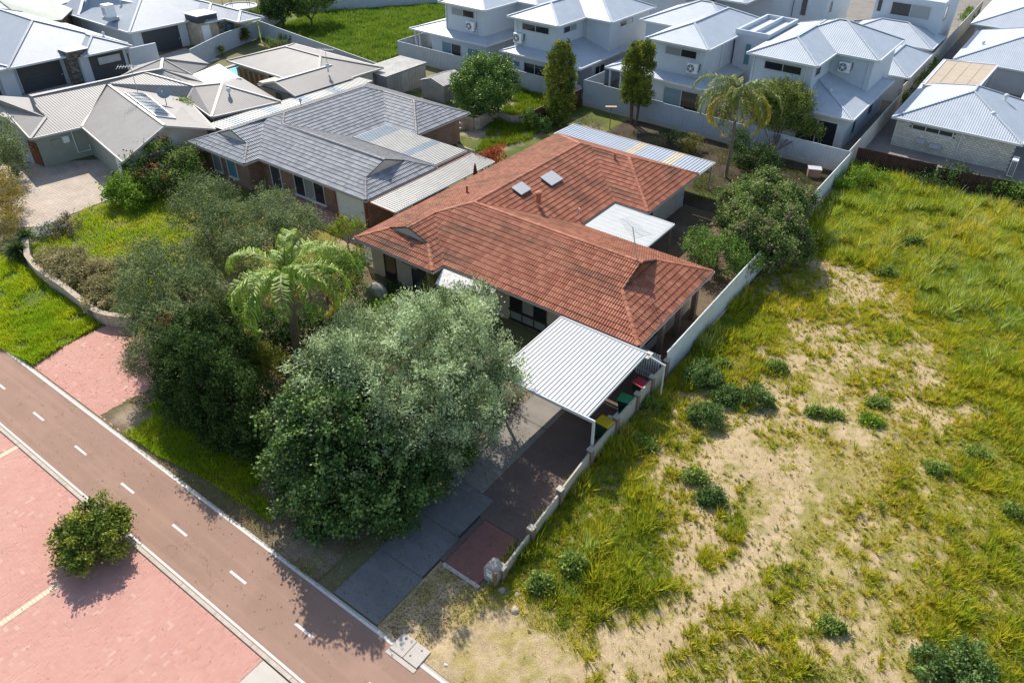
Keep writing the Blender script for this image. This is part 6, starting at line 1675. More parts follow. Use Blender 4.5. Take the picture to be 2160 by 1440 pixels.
# dark clipped looking hedge conifer
tree('hedge_tree', 'very dark green upright hedge between palm and street', 'hedge',
     [(415, 800, 2.2, (1.4, 1.2, 2.4)), (465, 825, 2.2, (1.4, 1.3, 2.4)), (390, 845, 1.2, (1.1, 0.8, 1.3)), (470, 905, 1.0, (1.2, 0.8, 1.1)), (370, 800, 1.6, (0.9, 0.9, 1.7)), (515, 850, 2.0, (1.3, 1.2, 2.1)), (385, 770, 2.0, (1.0, 1.0, 2.0)), (480, 760, 2.6, (1.3, 1.3, 1.8)), (545, 900, 1.6, (1.0, 0.9, 1.6)), (440, 880, 1.3, (1.5, 0.8, 1.3)), (520, 930, 1.0, (1.0, 0.7, 1.0)), (420, 720, 2.6, (1.5, 1.3, 1.5))],
     (-25.8, 12.9), HEDGE, 4, 0.15, 0.2, leaf=(0.12, 0.055), clumps=40, per=36, cr=0.28, up=0.8, out=0.5, sub=18, hue=0.6, low=-0.95, smin=0.16, jag=0.25, core=0.85, spr=(0.7, 0.95))
# bottlebrush trees
RED = [(0.006, (0.32, 0.03, 0.02), True)]
bk = dict(leaf=(0.17, 0.035), clumps=24, per=40, cr=0.45, up=0.0, out=0.55, droop=0.45, sub=9, hue=0.6, jag=0.5)
tree('bottlebrush_tree', 'weeping bottlebrush tree with a few red flowers above the brick driveway', 'tree',
     [(330, 620, 3.2, 1.6), (300, 680, 2.6, 1.3), (350, 700, 2.8, 1.4), (390, 620, 3.4, 1.5), (310, 560, 3.0, 1.3), (380, 560, 3.4, 1.3), (320, 745, 1.9, 1.1), (400, 690, 2.8, 1.3), (280, 620, 2.2, 1.0)], (-31.0, 14.2), BOTTLED, 5, 0.16, 0.35, accents=RED, **bk)
tree('bottlebrush_tree', 'weeping grey green bottlebrush between front lawn and grey tiled house', 'tree',
     [(440, 430, 2.9, 1.5), (470, 470, 2.6, 1.3), (400, 460, 2.4, 1.2), (450, 520, 2.2, 1.3), (420, 400, 2.5, 1.0)], (-38.6, 20.5), BOTTLED, 6, 0.13, 0.35, accents=RED, **bk)
tree('bottlebrush_tree', 'bushy bottlebrush right beside the crown of the front palm', 'tree',
     [(590, 450, 3.0, 1.6), (540, 480, 2.7, 1.4), (620, 490, 2.7, 1.3), (570, 530, 2.3, 1.3), (510, 520, 2.2, 1.2), (640, 470, 2.4, 1.0)], (-35.0, 22.0), BOTTLE, 7, 0.14, 0.35, accents=RED, **bk)
tree('leafy_shrub', 'loose grey green shrub behind the palm beside the picket fence', 'shrub',
     [(720, 580, 2.2, 1.2), (745, 600, 1.6, 0.9), (690, 560, 2.0, 1.0), (740, 560, 1.8, 0.8)], (-30.0, 21.8), GREEN, 8, 0.08, 0.3, leaf=(0.14, 0.05), clumps=26, per=34, cr=0.4, hue=0.6, accents=[(0.05, (0.35, 0.28, 0.03), True)])
# shrubs round the front garden
tree('yellow_flowering_shrub', 'small yellow flowering shrub at the left eave corner of the red roof', 'shrub', [(728, 478, 1.6, 0.7), (750, 480, 1.4, 0.5), (715, 490, 1.2, 0.5)], None, LIME, 9, 0.05, 0.3, leaf=(0.13, 0.06), clumps=20, per=22, cr=0.35, accents=[(0.35, (0.45, 0.36, 0.02), True)])
tree('golden_conifer', 'small golden conifer beside the white awning', 'shrub', [(915, 605, 1.3, (0.55, 0.55, 0.9)), (935, 620, 0.9, (0.4, 0.4, 0.7))], None, GOLD, 10, 0.05, 0.3, leaf=(0.1, 0.04), clumps=40, per=30, cr=0.25, up=0.7)
tree('golden_conifer', 'golden conifer tips between the palm and the round tree', 'shrub', [(560, 765, 2.2, (0.5, 0.5, 0.9)), (590, 770, 2.2, (0.45, 0.45, 0.9)), (545, 790, 1.8, (0.5, 0.5, 0.8))], None, GOLD, 11, 0.06, 0.3, leaf=(0.1, 0.04), clumps=40, per=30, cr=0.25, up=0.7)
tree('leafy_shrub', 'lime green groundcover clump beside the grey boulder', 'shrub', [(800, 655, 0.25, (0.8, 0.6, 0.3)), (780, 660, 0.2, (0.6, 0.5, 0.25)), (820, 650, 0.2, 0.35)], None, LIME, 12, 0.03, 0.3, leaf=(0.16, 0.10), clumps=30, per=22, cr=0.3)
tree('leafy_shrub', 'dark low groundcover below the house window behind the boulder', 'shrub', [(850, 630, 0.2, (0.9, 0.5, 0.3)), (830, 610, 0.2, (0.7, 0.4, 0.25))], None, HEDGE, 13, 0.03, 0.3, leaf=(0.14, 0.08), clumps=28, per=22, cr=0.3)
tree('leafy_shrub', 'dark shrub at the foot of the palm trunk', 'shrub', [(560, 700, 1.2, (1.6, 1.2, 1.2)), (640, 700, 1.0, (1.3, 1.0, 1.0)), (500, 680, 1.3, (1.3, 1.2, 1.3)), (680, 690, 0.9, 1.0)], None, HEDGE, 14, 0.06, 0.3, leaf=(0.15, 0.07), clumps=26, per=30, cr=0.38)
tree('leafy_shrub', 'dark low shrubs under the edge of the large grey green tree', 'shrub', [(900, 1010, 0.7, (1.2, 0.9, 0.8)), (960, 960, 0.6, (0.9, 0.9, 0.7)), (820, 1085, 0.5, (1.2, 0.7, 0.6))], None, FICUS, 15, 0.05, 0.3, leaf=(0.13, 0.07), clumps=28, per=30, cr=0.35)
# bush on the paving
tree('paving_bush', 'lone rounded bush growing in the red brick paving', 'bush', [(190, 1115, 0.95, (0.95, 0.85, 0.8)), (150, 1125, 0.8, 0.65), (215, 1090, 1.1, 0.7), (240, 1135, 0.8, 0.55), (180, 1165, 0.55, 0.75)], None, [(0.035, 0.06, 0.012), (0.08, 0.12, 0.018), (0.15, 0.185, 0.03), (0.27, 0.27, 0.045)], 16, 0.07, 0.3,
     leaf=(0.105, 0.055), clumps=44, per=46, cr=0.24, sub=14, hue=0.8, low=-0.7, accents=[(0.03, (0.30, 0.22, 0.16), True)])
# right hand side shrubs by the pale fence
tree('flowering_shrub', 'big rounded shrub with pinkish tips behind the pale fence', 'shrub', [(1600, 440, 2.2, (2.0, 2.2, 1.7)), (1560, 470, 1.9, (1.4, 1.4, 1.4)), (1650, 480, 1.9, (1.6, 1.7, 1.6)), (1620, 520, 1.6, (1.7, 1.5, 1.5)), (1680, 430, 1.8, (1.2, 1.4, 1.2)), (1550, 420, 1.7, (1.1, 1.2, 1.1)), (1680, 520, 1.2, 1.1), (1610, 395, 2.2, (1.3, 1.5, 1.2)), (1580, 500, 1.7, (1.5, 1.5, 1.5)), (1650, 430, 2.3, (1.3, 1.4, 1.3))], (-12.6, 43.0), SHRUBR, 17, 0.16, 0.3,
     leaf=(0.15, 0.08), clumps=36, per=38, cr=0.36, sub=16, hue=0.8, low=-0.8, core=0.85, smin=0.26, jag=0.15, accents=[(0.16, (0.26, 0.19, 0.14), True)])
tree('leafy_shrub', 'lighter green shrub in front of the pinkish shrub by the pale fence', 'shrub', [(1520, 540, 1.5, (1.4, 1.2, 1.1)), (1480, 530, 1.2, (1.0, 1.0, 0.9)), (1560, 560, 1.3, (1.0, 1.0, 1.0)), (1470, 505, 1.0, 0.8)], (-13.0, 37.4), GREEN, 18, 0.1, 0.3, leaf=(0.13, 0.055), clumps=28, per=34, cr=0.38, sub=10, hue=0.6)
# columnar cypresses
def cypress(lab, base, h, w, lobes, sd, z0=0.1):
    rg = np.random.default_rng(sd)
    t = thing('cypress_tree', lab, 'tree', (base[0], base[1], 0), 'columnar cypress trees in the rear yard')
    L_ = [(np.array([base[0] + dx, base[1] + dy, z]), r) for dx, dy, z, r in lobes]
    b = MB()
    for dx in sorted({round(l[0], 2) for l in lobes}):
        b.tube([(base[0] + dx * 0.5, base[1], -0.1), (base[0] + dx * 0.8, base[1], h * 0.4), (base[0] + dx, base[1], h * 0.85)], [0.13, 0.11, 0.03], 7)
    b.build('trunk', BARK, t)
    foliage('crown', L_, t, CYP, rg, leaf=(0.14, 0.065), clumps=46, per=36, cr=0.28, up=0.8, out=0.55, sub=14, hue=0.5, low=-0.9, smin=0.28, jag=0.15)
    return t
cypress('single tall columnar cypress left of the dark fence end', (-35.5, 53.0), 7.0, 1, [(0, 0, 1.3, (1.1, 1.1, 1.4)), (0, 0, 2.6, (1.45, 1.35, 1.6)), (0.1, 0, 4.0, (1.4, 1.35, 1.6)), (0.05, 0, 5.4, (1.2, 1.15, 1.3)), (0.15, 0, 6.5, (0.8, 0.8, 0.85))], 19)
cypress('twin trunk columnar cypress in front of the white fence', (-30.1, 57.2), 6.6, 1, [(-0.55, 0, 3.2, (0.8, 0.9, 1.3)), (0.5, 0, 3.4, (0.95, 1.0, 1.5)), (-0.5, 0, 4.8, (0.95, 1.0, 1.6)), (0.5, 0, 5.0, (1.0, 1.0, 1.6)), (-0.4, 0, 6.2, (0.8, 0.85, 1.0)), (0.55, 0, 6.4, (0.8, 0.85, 1.0))], 20)
# round tree in the neighbour's rear yard
tree('round_tree', 'round glossy green tree beside the smaller shed', 'tree', [(1025, 165, 3.2, (1.9, 1.9, 1.8)), (990, 185, 2.6, (1.5, 1.5, 1.6)), (1060, 180, 2.8, (1.6, 1.6, 1.6)), (1020, 210, 2.0, (1.8, 1.6, 1.6)), (1000, 150, 3.6, 1.2), (1050, 145, 3.6, 1.2)], (-42.4, 51.2), GREEN, 21, 0.18, 0.3, leaf=(0.17, 0.09), clumps=26, per=34, cr=0.42, sub=12, hue=0.6, low=-0.8, mat=GLOSSY)
# tree beside rear palm
tree('leafy_tree', 'airy green leafy tree just right of the rear palm', 'tree', [(1640, 210, 3.8, (1.7, 1.5, 1.3)), (1670, 205, 3.6, 1.2), (1715, 275, 1.9, 0.7), (1620, 240, 2.9, 1.1), (1600, 215, 3.6, 1.2), (1680, 230, 3.2, 1.3), (1650, 250, 2.6, 1.2), (1690, 265, 2.2, 0.8)], (-16.4, 54.6), [(0.04, 0.065, 0.015), (0.09, 0.12, 0.025), (0.15, 0.175, 0.04), (0.22, 0.22, 0.06)], 22, 0.12, 0.35, leaf=(0.16, 0.07), clumps=36, per=36, cr=0.42, sub=12, hue=0.7, jag=0.5)
tree('leafy_shrub', 'dark bushes at the foot of the rear palm', 'shrub', [(1590, 330, 1.0, (1.4, 1.3, 1.0)), (1560, 300, 1.2, 1.0), (1620, 350, 0.8, 1.1)], None, HEDGE, 23, 0.06, 0.3, leaf=(0.15, 0.07), clumps=24, per=30, cr=0.4)
tree('leafy_shrub', 'brownish gold shrub along the rear fence', 'shrub', [(1465, 300, 0.7, (0.8, 0.7, 0.7)), (1450, 310, 0.5, 0.6)], None, GOLD, 24, 0.05, 0.3, leaf=(0.12, 0.05), clumps=26, per=26, cr=0.3, accents=[(0.4, (0.24, 0.17, 0.08), True)])
for i, (a, b_, r, l) in enumerate(((1235, 262, 0.8, 'dry bare twiggy shrub beside the dark fence end'), (1265, 272, 0.6, 'small dry twiggy shrub near the bird table'), (1330, 285, 0.7, 'dry grey shrub below the twin cypress'), (1390, 300, 0.6, 'low dry plants in the middle of the rear yard'))):
    tree('dry_shrub', l, 'shrub', [(a, b_, r * 0.6, (r, r, r * 0.7))], None, DRYB, 30 + i, 0.03, 0.3, leaf=(0.22, 0.02), clumps=24, per=18, cr=0.35, up=0.6)
tree('leafy_shrub', 'green shrub patch beside the twin cypress trunks', 'shrub', [(1435, 295, 0.5, (1.2, 0.8, 0.5)), (1410, 290, 0.4, (0.8, 0.6, 0.4))], None, HEDGE, 35, 0.04, 0.3, leaf=(0.13, 0.06), clumps=26, per=24, cr=0.33)
tree('leafy_shrub', 'green bush below the single tall cypress', 'shrub', [(1125, 250, 1.0, (0.9, 0.8, 0.8)), (1145, 265, 0.7, 0.6)], None, FICUS, 36, 0.05, 0.3, leaf=(0.13, 0.06), clumps=30, per=26, cr=0.32)
tree('red_leaved_shrub', 'rusty red leaved shrub at the left edge of the red roof', 'shrub', [(1030, 334, 1.9, (0.9, 1.4, 0.45)), (1050, 322, 1.9, (0.7, 1.0, 0.4)), (1010, 345, 1.8, (0.6, 0.8, 0.4))], None, [(0.12, 0.03, 0.012), (0.24, 0.06, 0.025), (0.34, 0.10, 0.04)], 37, 0.05, 0.3, leaf=(0.14, 0.06), clumps=34, per=26, cr=0.3)
# neighbour front yard on the left
tree('frangipani_tree', 'broad bushy tree with brownish tips before the taupe roofed house', 'tree', [(340, 330, 1.8, (1.5, 1.5, 1.2)), (300, 355, 1.5, (1.2, 1.2, 1.1)), (385, 350, 1.6, (1.3, 1.3, 1.1)), (360, 380, 1.2, (1.3, 1.2, 1.0)), (310, 385, 1.0, (1.1, 1.1, 0.9)), (410, 330, 1.5, 1.0)], (-46.4, 24.4), GREEN, 38, 0.13, 0.3, leaf=(0.16, 0.075), clumps=24, per=30, cr=0.42, hue=0.8, accents=[(0.22, (0.20, 0.16, 0.09), True), (0.04, (0.4, 0.10, 0.04), True)])
tree('leafy_shrub', 'bright green round shrub at the corner of the tan forecourt', 'shrub', [(262, 400, 1.0, (1.1, 1.1, 0.95)), (280, 415, 0.8, (0.9, 0.9, 0.8)), (245, 410, 0.8, 0.8)], None, LIME, 39, 0.07, 0.3, leaf=(0.14, 0.08), clumps=34, per=32, cr=0.34)
tree('groundcover_bush', 'sprawling beige flowering bush behind the curved garden wall', 'bush', [(140, 560, 0.6, (1.7, 1.3, 0.6)), (190, 580, 0.7, (1.7, 1.3, 0.7)), (230, 610, 0.7, (1.4, 1.2, 0.7)), (110, 545, 0.5, (1.2, 1.0, 0.5)), (250, 580, 0.6, (1.2, 1.1, 0.6)), (215, 640, 0.5, (1.1, 0.8, 0.5))], None, [(0.06, 0.07, 0.025), (0.14, 0.13, 0.055), (0.26, 0.22, 0.11), (0.33, 0.27, 0.16)], 40, 0.05, 0.3, leaf=(0.12, 0.06), clumps=34, per=32, cr=0.3, sub=12)
tree('flowering_shrub', 'white flowering low shrub at the edge of the tan forecourt', 'shrub', [(95, 488, 0.3, (0.9, 0.8, 0.35)), (115, 480, 0.3, (0.7, 0.6, 0.3))], None, [(0.06, 0.09, 0.04), (0.10, 0.12, 0.06)], 41, 0.03, 0.3, leaf=(0.11, 0.06), clumps=34, per=24, cr=0.28, accents=[(0.5, (0.6, 0.62, 0.68), True)])
tree('flowering_shrub', 'purple brown low shrub right of the white flowering one', 'shrub', [(135, 485, 0.35, (0.8, 0.8, 0.4)), (150, 470, 0.35, (0.8, 0.8, 0.4))], None, [(0.10, 0.09, 0.05), (0.20, 0.16, 0.10)], 42, 0.03, 0.3, leaf=(0.13, 0.05), clumps=26, per=24, cr=0.3, accents=[(0.2, (0.22, 0.15, 0.2), True)])
tree('leafy_shrub', 'yellow brown shrub at the left edge above the yucca', 'shrub', [(5, 400, 1.5, (1.2, 1.2, 1.3)), (-5, 440, 1.2, (1.2, 1.1, 1.2)), (15, 430, 1.0, 0.9), (0, 480, 0.8, 1.0)], None, [(0.12, 0.10, 0.02), (0.22, 0.17, 0.035), (0.30, 0.22, 0.06)], 43, 0.08, 0.3, leaf=(0.12, 0.04), clumps=30, per=30, cr=0.34)
tree('leafy_tree', 'grey green tree cut by the left edge beside the rusty gate', 'tree', [(0, 290, 2.4, (1.3, 1.3, 1.4)), (5, 330, 1.8, (1.3, 1.3, 1.3)), (10, 350, 1.2, 1.1)], None, BOTTLE, 44, 0.1, 0.3, leaf=(0.16, 0.05), clumps=26, per=30, cr=0.4)
tree('leafy_shrub', 'yellow green climber tuft at the gutter of the taupe roof', 'shrub', [(392, 222, 2.3, (0.7, 0.6, 0.45)), (405, 228, 2.2, 0.4)], None, LIME, 45, 0.04, 0.2, leaf=(0.18, 0.07), clumps=26, per=20, cr=0.3)
# far trees along the top
tree('leafy_tree', 'dark round tree at the top beside the far white fence', 'tree', [(590, 12, 2.6, (2.0, 2.0, 1.9)), (615, 5, 2.8, (1.7, 1.7, 1.7)), (575, 25, 1.8, 1.4)], None, HEDGE, 46, 0.15, 0.3, leaf=(0.22, 0.10), clumps=20, per=30, cr=0.5)
tree('leafy_tree', 'brownish green tree at the top edge right of the dark round tree', 'tree', [(650, 0, 3.2, (2.0, 2.0, 1.8)), (680, -5, 3.0, (1.6, 1.6, 1.5)), (630, 10, 2.4, 1.3)], None, GREEN, 47, 0.15, 0.3, leaf=(0.22, 0.10), clumps=20, per=30, cr=0.5, accents=[(0.3, (0.16, 0.13, 0.05), True)])
tree('leafy_shrub', 'flowering shrub bed behind the farther taupe roof', 'shrub', [(600, 88, 0.7, (1.2, 1.0, 0.7)), (620, 85, 0.7, (1.0, 0.9, 0.6)), (575, 97, 0.5, 0.8)], None, SHRUBR, 48, 0.05, 0.3, leaf=(0.16, 0.06), clumps=22, per=22, cr=0.35, accents=[(0.12, (0.4, 0.2, 0.05), True)])
tree('leafy_tree', 'small dark tree between the far white buildings at the top', 'tree', [(1745, 18, 2.0, (1.6, 1.6, 1.8)), (1755, 5, 2.6, 1.3)], None, GREEN, 49, 0.12, 0.3, leaf=(0.26, 0.12), clumps=14, per=24, cr=0.5)
tree('leafy_shrub', 'small shrub at the end of the lane at the top right', 'shrub', [(2040, 38, 1.0, (1.0, 1.0, 0.9)), (2050, 28, 0.9, 0.8)], None, GREEN, 50, 0.06, 0.3, leaf=(0.24, 0.1), clumps=14, per=20, cr=0.45)
tree('trellis_climber', 'thin line of climbers along the cream lane wall', 'shrub', [(1925, 180, 0.9, (0.35, 1.6, 0.8)), (1945, 160, 0.9, (0.35, 2.2, 0.9)), (1905, 205, 0.8, (0.35, 1.3, 0.7)), (1965, 140, 0.9, (0.35, 2.2, 0.8))], None, GREEN, 51, 0.04, 0.2, leaf=(0.18, 0.08), clumps=16, per=18, cr=0.35)
# creeper and shrubs on the brown fence
tree('creeper', 'dark creeper heaped over the lower brown fence', 'creeper', [(1985, 372, 0.9, (1.4, 0.7, 0.9)), (1950, 385, 0.5, (1.4, 0.6, 0.5)), (2010, 365, 1.0, (0.9, 0.6, 0.8)), (2040, 380, 0.6, (0.9, 0.6, 0.6))], None, HEDGE, 52, 0.05, 0.2, leaf=(0.16, 0.08), clumps=24, per=26, cr=0.38, accents=[(0.1, (0.22, 0.2, 0.12), True)])
tree('leafy_shrub', 'green shrub at the right end of the brown fence', 'shrub', [(2110, 400, 0.6, (1.2, 0.7, 0.7)), (2150, 410, 0.7, (1.1, 0.8, 0.8)), (2080, 395, 0.5, 0.6)], None, GREEN, 53, 0.05, 0.2, leaf=(0.16, 0.07), clumps=22, per=24, cr=0.38)
tree('leafy_shrub', 'pale green tall weeds in the corner below the brown fence', 'shrub', [(1800, 375, 0.7, (0.7, 0.6, 0.7)), (1830, 372, 0.7, (0.8, 0.6, 0.7)), (1860, 380, 0.5, 0.7), (1780, 392, 0.5, 0.6)], None, LIME, 54, 0.04, 0.2, leaf=(0.17, 0.06), clumps=26, per=24, cr=0.35)

# ---- palms
def palm(lab, base, top, nf, fl, sd, r0, pal, dead=0.15, lw=0.045, ll=0.85, group=None):
    rg = np.random.default_rng(sd)
    base = np.array([base[0], base[1], 0.0]); top = np.asarray(top, float)
    t = thing('palm_tree', lab, 'palm', base, group)
    b = MB(); n = 12; pts = []; rads = []
    for i in range(n + 1):
        f = i / n; p = base + (top - base) * f + np.array([0.08 * math.sin(f * 3), 0.06 * math.sin(f * 2.2), 0]); pts.append(p); rads.append(r0 * (1.15 - 0.35 * f) * (1.06 if i % 2 else 0.97))
    b.tube(pts, rads, 12); b.build('trunk', PALMBARK, t, smooth=True)
    MB().tube([top - (0, 0, .5), top - (0, 0, .1), top + (0, 0, .35)], [r0 * 0.75, r0 * 0.95, r0 * 0.3], 10).build('crownshaft', plain('palm_boots', (0.16, 0.17, 0.06), 0.8, 0.2) if 'palm_boots' not in MATS else MATS['palm_boots'], t)
    for k in range(nf):
        az = k * 2.399963 + rg.uniform(-0.2, 0.2)
        el = math.radians(66 - 66 * (k / nf) ** 0.8 + rg.uniform(-6, 6))
        Lf = fl * rg.uniform(0.85, 1.1) * (0.75 if k < 3 else 1)
        h = np.array([math.cos(az), math.sin(az), 0]); side = np.array([-math.sin(az), math.cos(az), 0])
        m_ = 40; P = []; e = el; p = top + (0, 0, 0.15); T = []
        for i in range(m_ + 1):
            P.append(p.copy()); tv = h * math.cos(e) + np.array([0, 0, math.sin(e)]); T.append(tv); p = p + tv * Lf / m_
            e -= math.radians(3.1 + 0.9 * (k / nf)) * (0.6 + 1.0 * i / m_)
        P = np.array(P); T = np.array(T)
        V = []; F = []; C = []
        yel = (rg.random() < dead * 2 and k > nf * 0.55) or k > nf * 0.85
        c0 = np.array(pal[1]) if not yel else np.array((0.42, 0.33, 0.04))
        for i in range(m_):
            a, c = P[i], P[i + 1]; w_ = 0.035 * (1 - i / m_) + 0.008; q = len(V)
            nn = np.cross(T[i], side)
            V += [a + side * w_, a - side * w_, c - side * w_ * .95, c + side * w_ * .95, a + nn * w_, c + nn * w_]; F += [(q, q + 1, q + 2, q + 3), (q + 1, q, q + 4, q + 4)][:1]
            C += [np.array((0.13, 0.14, 0.04))] * 6
        for i in range(3, m_):
            for dbl in range(2):
                f = (i + dbl * 0.5) / m_; s = ll * (0.35 + 0.65 * math.sin(math.pi * min(1, f * 0.95 + 0.08)) ** 0.7)
                p0 = P[i] + (P[min(i + 1, m_)] - P[i]) * dbl * 0.5
                for sg in (-1, 1):
                    d = unit(side * sg * 0.9 + T[i] * 0.65 + np.array([0, 0, rg.uniform(-0.15, 0.35)]) + rg.normal(size=3) * 0.14)
                    p1 = p0 + d * s * 0.5; d2 = unit(d * 0.7 + np.array([0, 0, -1.3 - rg.uniform(0, .6)])); p2 = p1 + d2 * s * 0.55
                    wv = unit(np.cross(d, np.array([0, 0, 1.0]) + rg.normal(size=3) * 0.3)) * lw / 2
                    q = len(V); V += [p0 - wv * .5, p0 + wv * .5, p1 + wv, p1 - wv, p2, p2]
                    F += [(q, q + 1, q + 2, q + 3), (q + 3, q + 2, q + 4, q + 5)]
                    j = rg.uniform(0.7, 1.35); cc = c0 * j
                    if yel is False and rg.random() < 0.12: cc = np.array(pal[2]) * j
                    C += [cc] * 6
        off = np.array(wl(t))
        link('frond', mesh_np('frond', np.array(V) - off, np.array(F), GLOSSY, False, np.array(C)), t)
    return t
PALMC = [(0.10, 0.16, 0.015), (0.22, 0.33, 0.03), (0.40, 0.43, 0.06)]
palm('tall feathery palm in the middle of the front garden', (-26.2, 16.6), G(602, 582, 5.4), 18, 4.3, 60, 0.2, PALMC, 0.2, group='feathery palms')
palm('feathery palm in the rear yard by the white fence', G(1530, 375)[:2], G(1556, 205, 6.3), 26, 4.4, 61, 0.12, [(0.08, 0.11, 0.015), (0.15, 0.19, 0.03), (0.30, 0.30, 0.06)], 0.3, group='feathery palms')

def spiky(name, lab, cat, px, py, r, n, sd, colr, hgt=0.0, zb=0.0):
    rg = np.random.default_rng(sd); base = G(px, py, zb)
    t = thing(name, lab, cat, base); off = np.array(wl(t))
    top = base + (0, 0, hgt)
    if hgt > 0: MB().tube([base - (0, 0, .05), top], [0.09, 0.07], 8).build('trunk', BARK, t)
    d = unit(rg.normal(size=(n, 3)) + np.array([0, 0, 0.5])); d[:, 2] = np.maximum(d[:, 2], -0.35)
    L = r * rg.uniform(0.7, 1.1, n); P0 = np.repeat(top[None], n, 0) + rg.normal(size=(n, 3)) * 0.05
    s = unit(np.cross(d, rg.normal(size=(n, 3)))) * 0.035
    P1 = P0 + d * (L * 0.55)[:, None]; P2 = P0 + d * L[:, None] - np.array([0, 0, 1.0])[None] * (L * 0.22)[:, None]
    V = np.stack([P0 - s * .5, P0 + s * .5, P1 + s, P1 - s, P2, P2], 1).reshape(-1, 3) - off
    F = (np.array([(0, 1, 2, 3), (3, 2, 4, 5)])[None] + (np.arange(n) * 6)[:, None, None]).reshape(-1, 4)
    C = np.repeat(np.array(colr)[None] * rg.uniform(0.6, 1.5, (n, 1)), 6, 0)
    link('leaves', mesh_np('leaves', V, F, VEG, False, C), t)
spiky('yucca', 'large spiky yucca at the left edge beside the white flowers', 'yucca', 45, 545, 1.0, 320, 70, (0.07, 0.11, 0.03), 0.5)
spiky('yucca', 'pointed yucca right of the larger one at the left edge', 'yucca', 62, 520, 0.75, 160, 71, (0.07, 0.12, 0.04), 0.7)
spiky('grass_tree', 'shaggy round grass tree in front of the white fence', 'shrub', 513, 92, 1.3, 700, 72, (0.13, 0.14, 0.03), 1.0)
spiky('yucca', 'small lime yucca in front of the white fence', 'yucca', 470, 118, 0.6, 120, 73, (0.15, 0.20, 0.03), 0.7)
spiky('agave', 'small spiky plant in the sunny part of the front garden', 'plant', 812, 640, 0.4, 60, 74, (0.12, 0.16, 0.04))

# ---- separate dark green weeds on the vacant lot
WEED = [(0.04, 0.07, 0.02), (0.085, 0.135, 0.035), (0.135, 0.19, 0.06)]
WL = [(1480, 795, .75, .62, 'largest dark green weed clump right of the pale fence end'), (1487, 880, .68, .55, 'round dark green weed below the largest weed clump'), (1530, 835, .62, .42, 'wide green weed between two dark clumps right of the carport'), (1590, 840, .62, .5, 'green weed at the right end of the row of three weed clumps'),
      (1500, 1048, .5, .45, 'dark green weed on the sand in the middle of the lot'), (1465, 1005, .38, .35, 'small dark weed just above the middle weed'), (1357, 935, .45, .35, 'leafy weed right of the driveway wall'), (1635, 775, .4, .34, 'dark weed on the bare sand uphill of the weed row'), (1970, 990, .45, .3, 'dark low weed in the dry grass at right'),
      (1835, 890, .42, .22, 'flat bright green weed on the sand'), (1365, 850, .4, .4, 'leafy weed against the driveway wall below the red lidded bin'), (1960, 1400, .6, .5, 'big blue green weed at the bottom right'), (2040, 1410, .8, .5, 'broad dark weed patch in the bottom right corner'), (1520, 770, .35, .3, 'small green weed above the weed row'),
      (1870, 575, .55, .45, 'grey green weed near the sandy patch uphill'), (1925, 510, .5, .5, 'dark round weed in the tall grass'), (1750, 1320, .3, .28, 'small weed on the dry ground at the bottom'), (1755, 875, .2, .2, 'tiny weed on the bare sand left of the flat bright weed'), (1720, 870, .18, .25, 'thin weed on the bare sand'), (1210, 1190, .5, .5, 'blue green thistle in the tall grass below the driveway wall'),
      (1140, 1230, .35, .5, 'tall thistle near the mailbox'), (1850, 850, .3, .3, 'small green tussock on the slope of the lot'), (2060, 960, .45, .35, 'green weed tuft close to the right edge'), (2140, 1080, .4, .3, 'weed tuft touching the right edge')]
for i, (a, b_, r, h, l) in enumerate(WL):
    if 4 <= i and i not in (11, 12): r *= 0.72; h *= 0.8
    tree('weed', l, 'weed', [(a, b_, h * 0.55, (r * 1.1, r * 1.1, h * 0.95)), (a + 14, b_ + 5, h * 0.4, (r * .8, r * .8, h * .8)), (a - 12, b_ + 3, h * 0.35, (r * .7, r * .7, h * .7))], None, (WEED if i < 5 or i in (11, 12) else [(0.09, 0.13, 0.03), (0.15, 0.20, 0.04), (0.22, 0.25, 0.06)]) if i != 9 else LIME, 100 + i, 0.02, 0.2, group='weeds on the vacant lot', leaf=(0.13, 0.05), clumps=60, per=30, cr=0.22, up=0.5, sub=10, hue=0.6)

# ================================================================== GRASS
def blades(name, X, Y, H, colr, rg, width=0.022, z=0.0, lean=0.45, wind=(0.25, -0.1)):
    n = len(X)
    az = rg.random(n) * 6.283
    ln = np.abs(rg.normal(0, lean, n))
    P = np.stack([X, Y, np.full(n, z)], 1)
    tip = P + np.stack([np.cos(az) * ln * H + wind[0] * H, np.sin(az) * ln * H + wind[1] * H, H], 1)
    sa = az + rg.normal(1.57, 0.5, n)
    s = np.stack([np.cos(sa), np.sin(sa), np.zeros(n)], 1) * (width * rg.uniform(0.6, 1.4, n))[:, None]
    V = np.stack([P - s, P + s, tip], 1).reshape(-1, 3)
    F = np.arange(n * 3).reshape(n, 3)
    return link(name, mesh_np(name, V, F, GRASSM, False, np.repeat(colr, 3, axis=0)), kind='stuff')

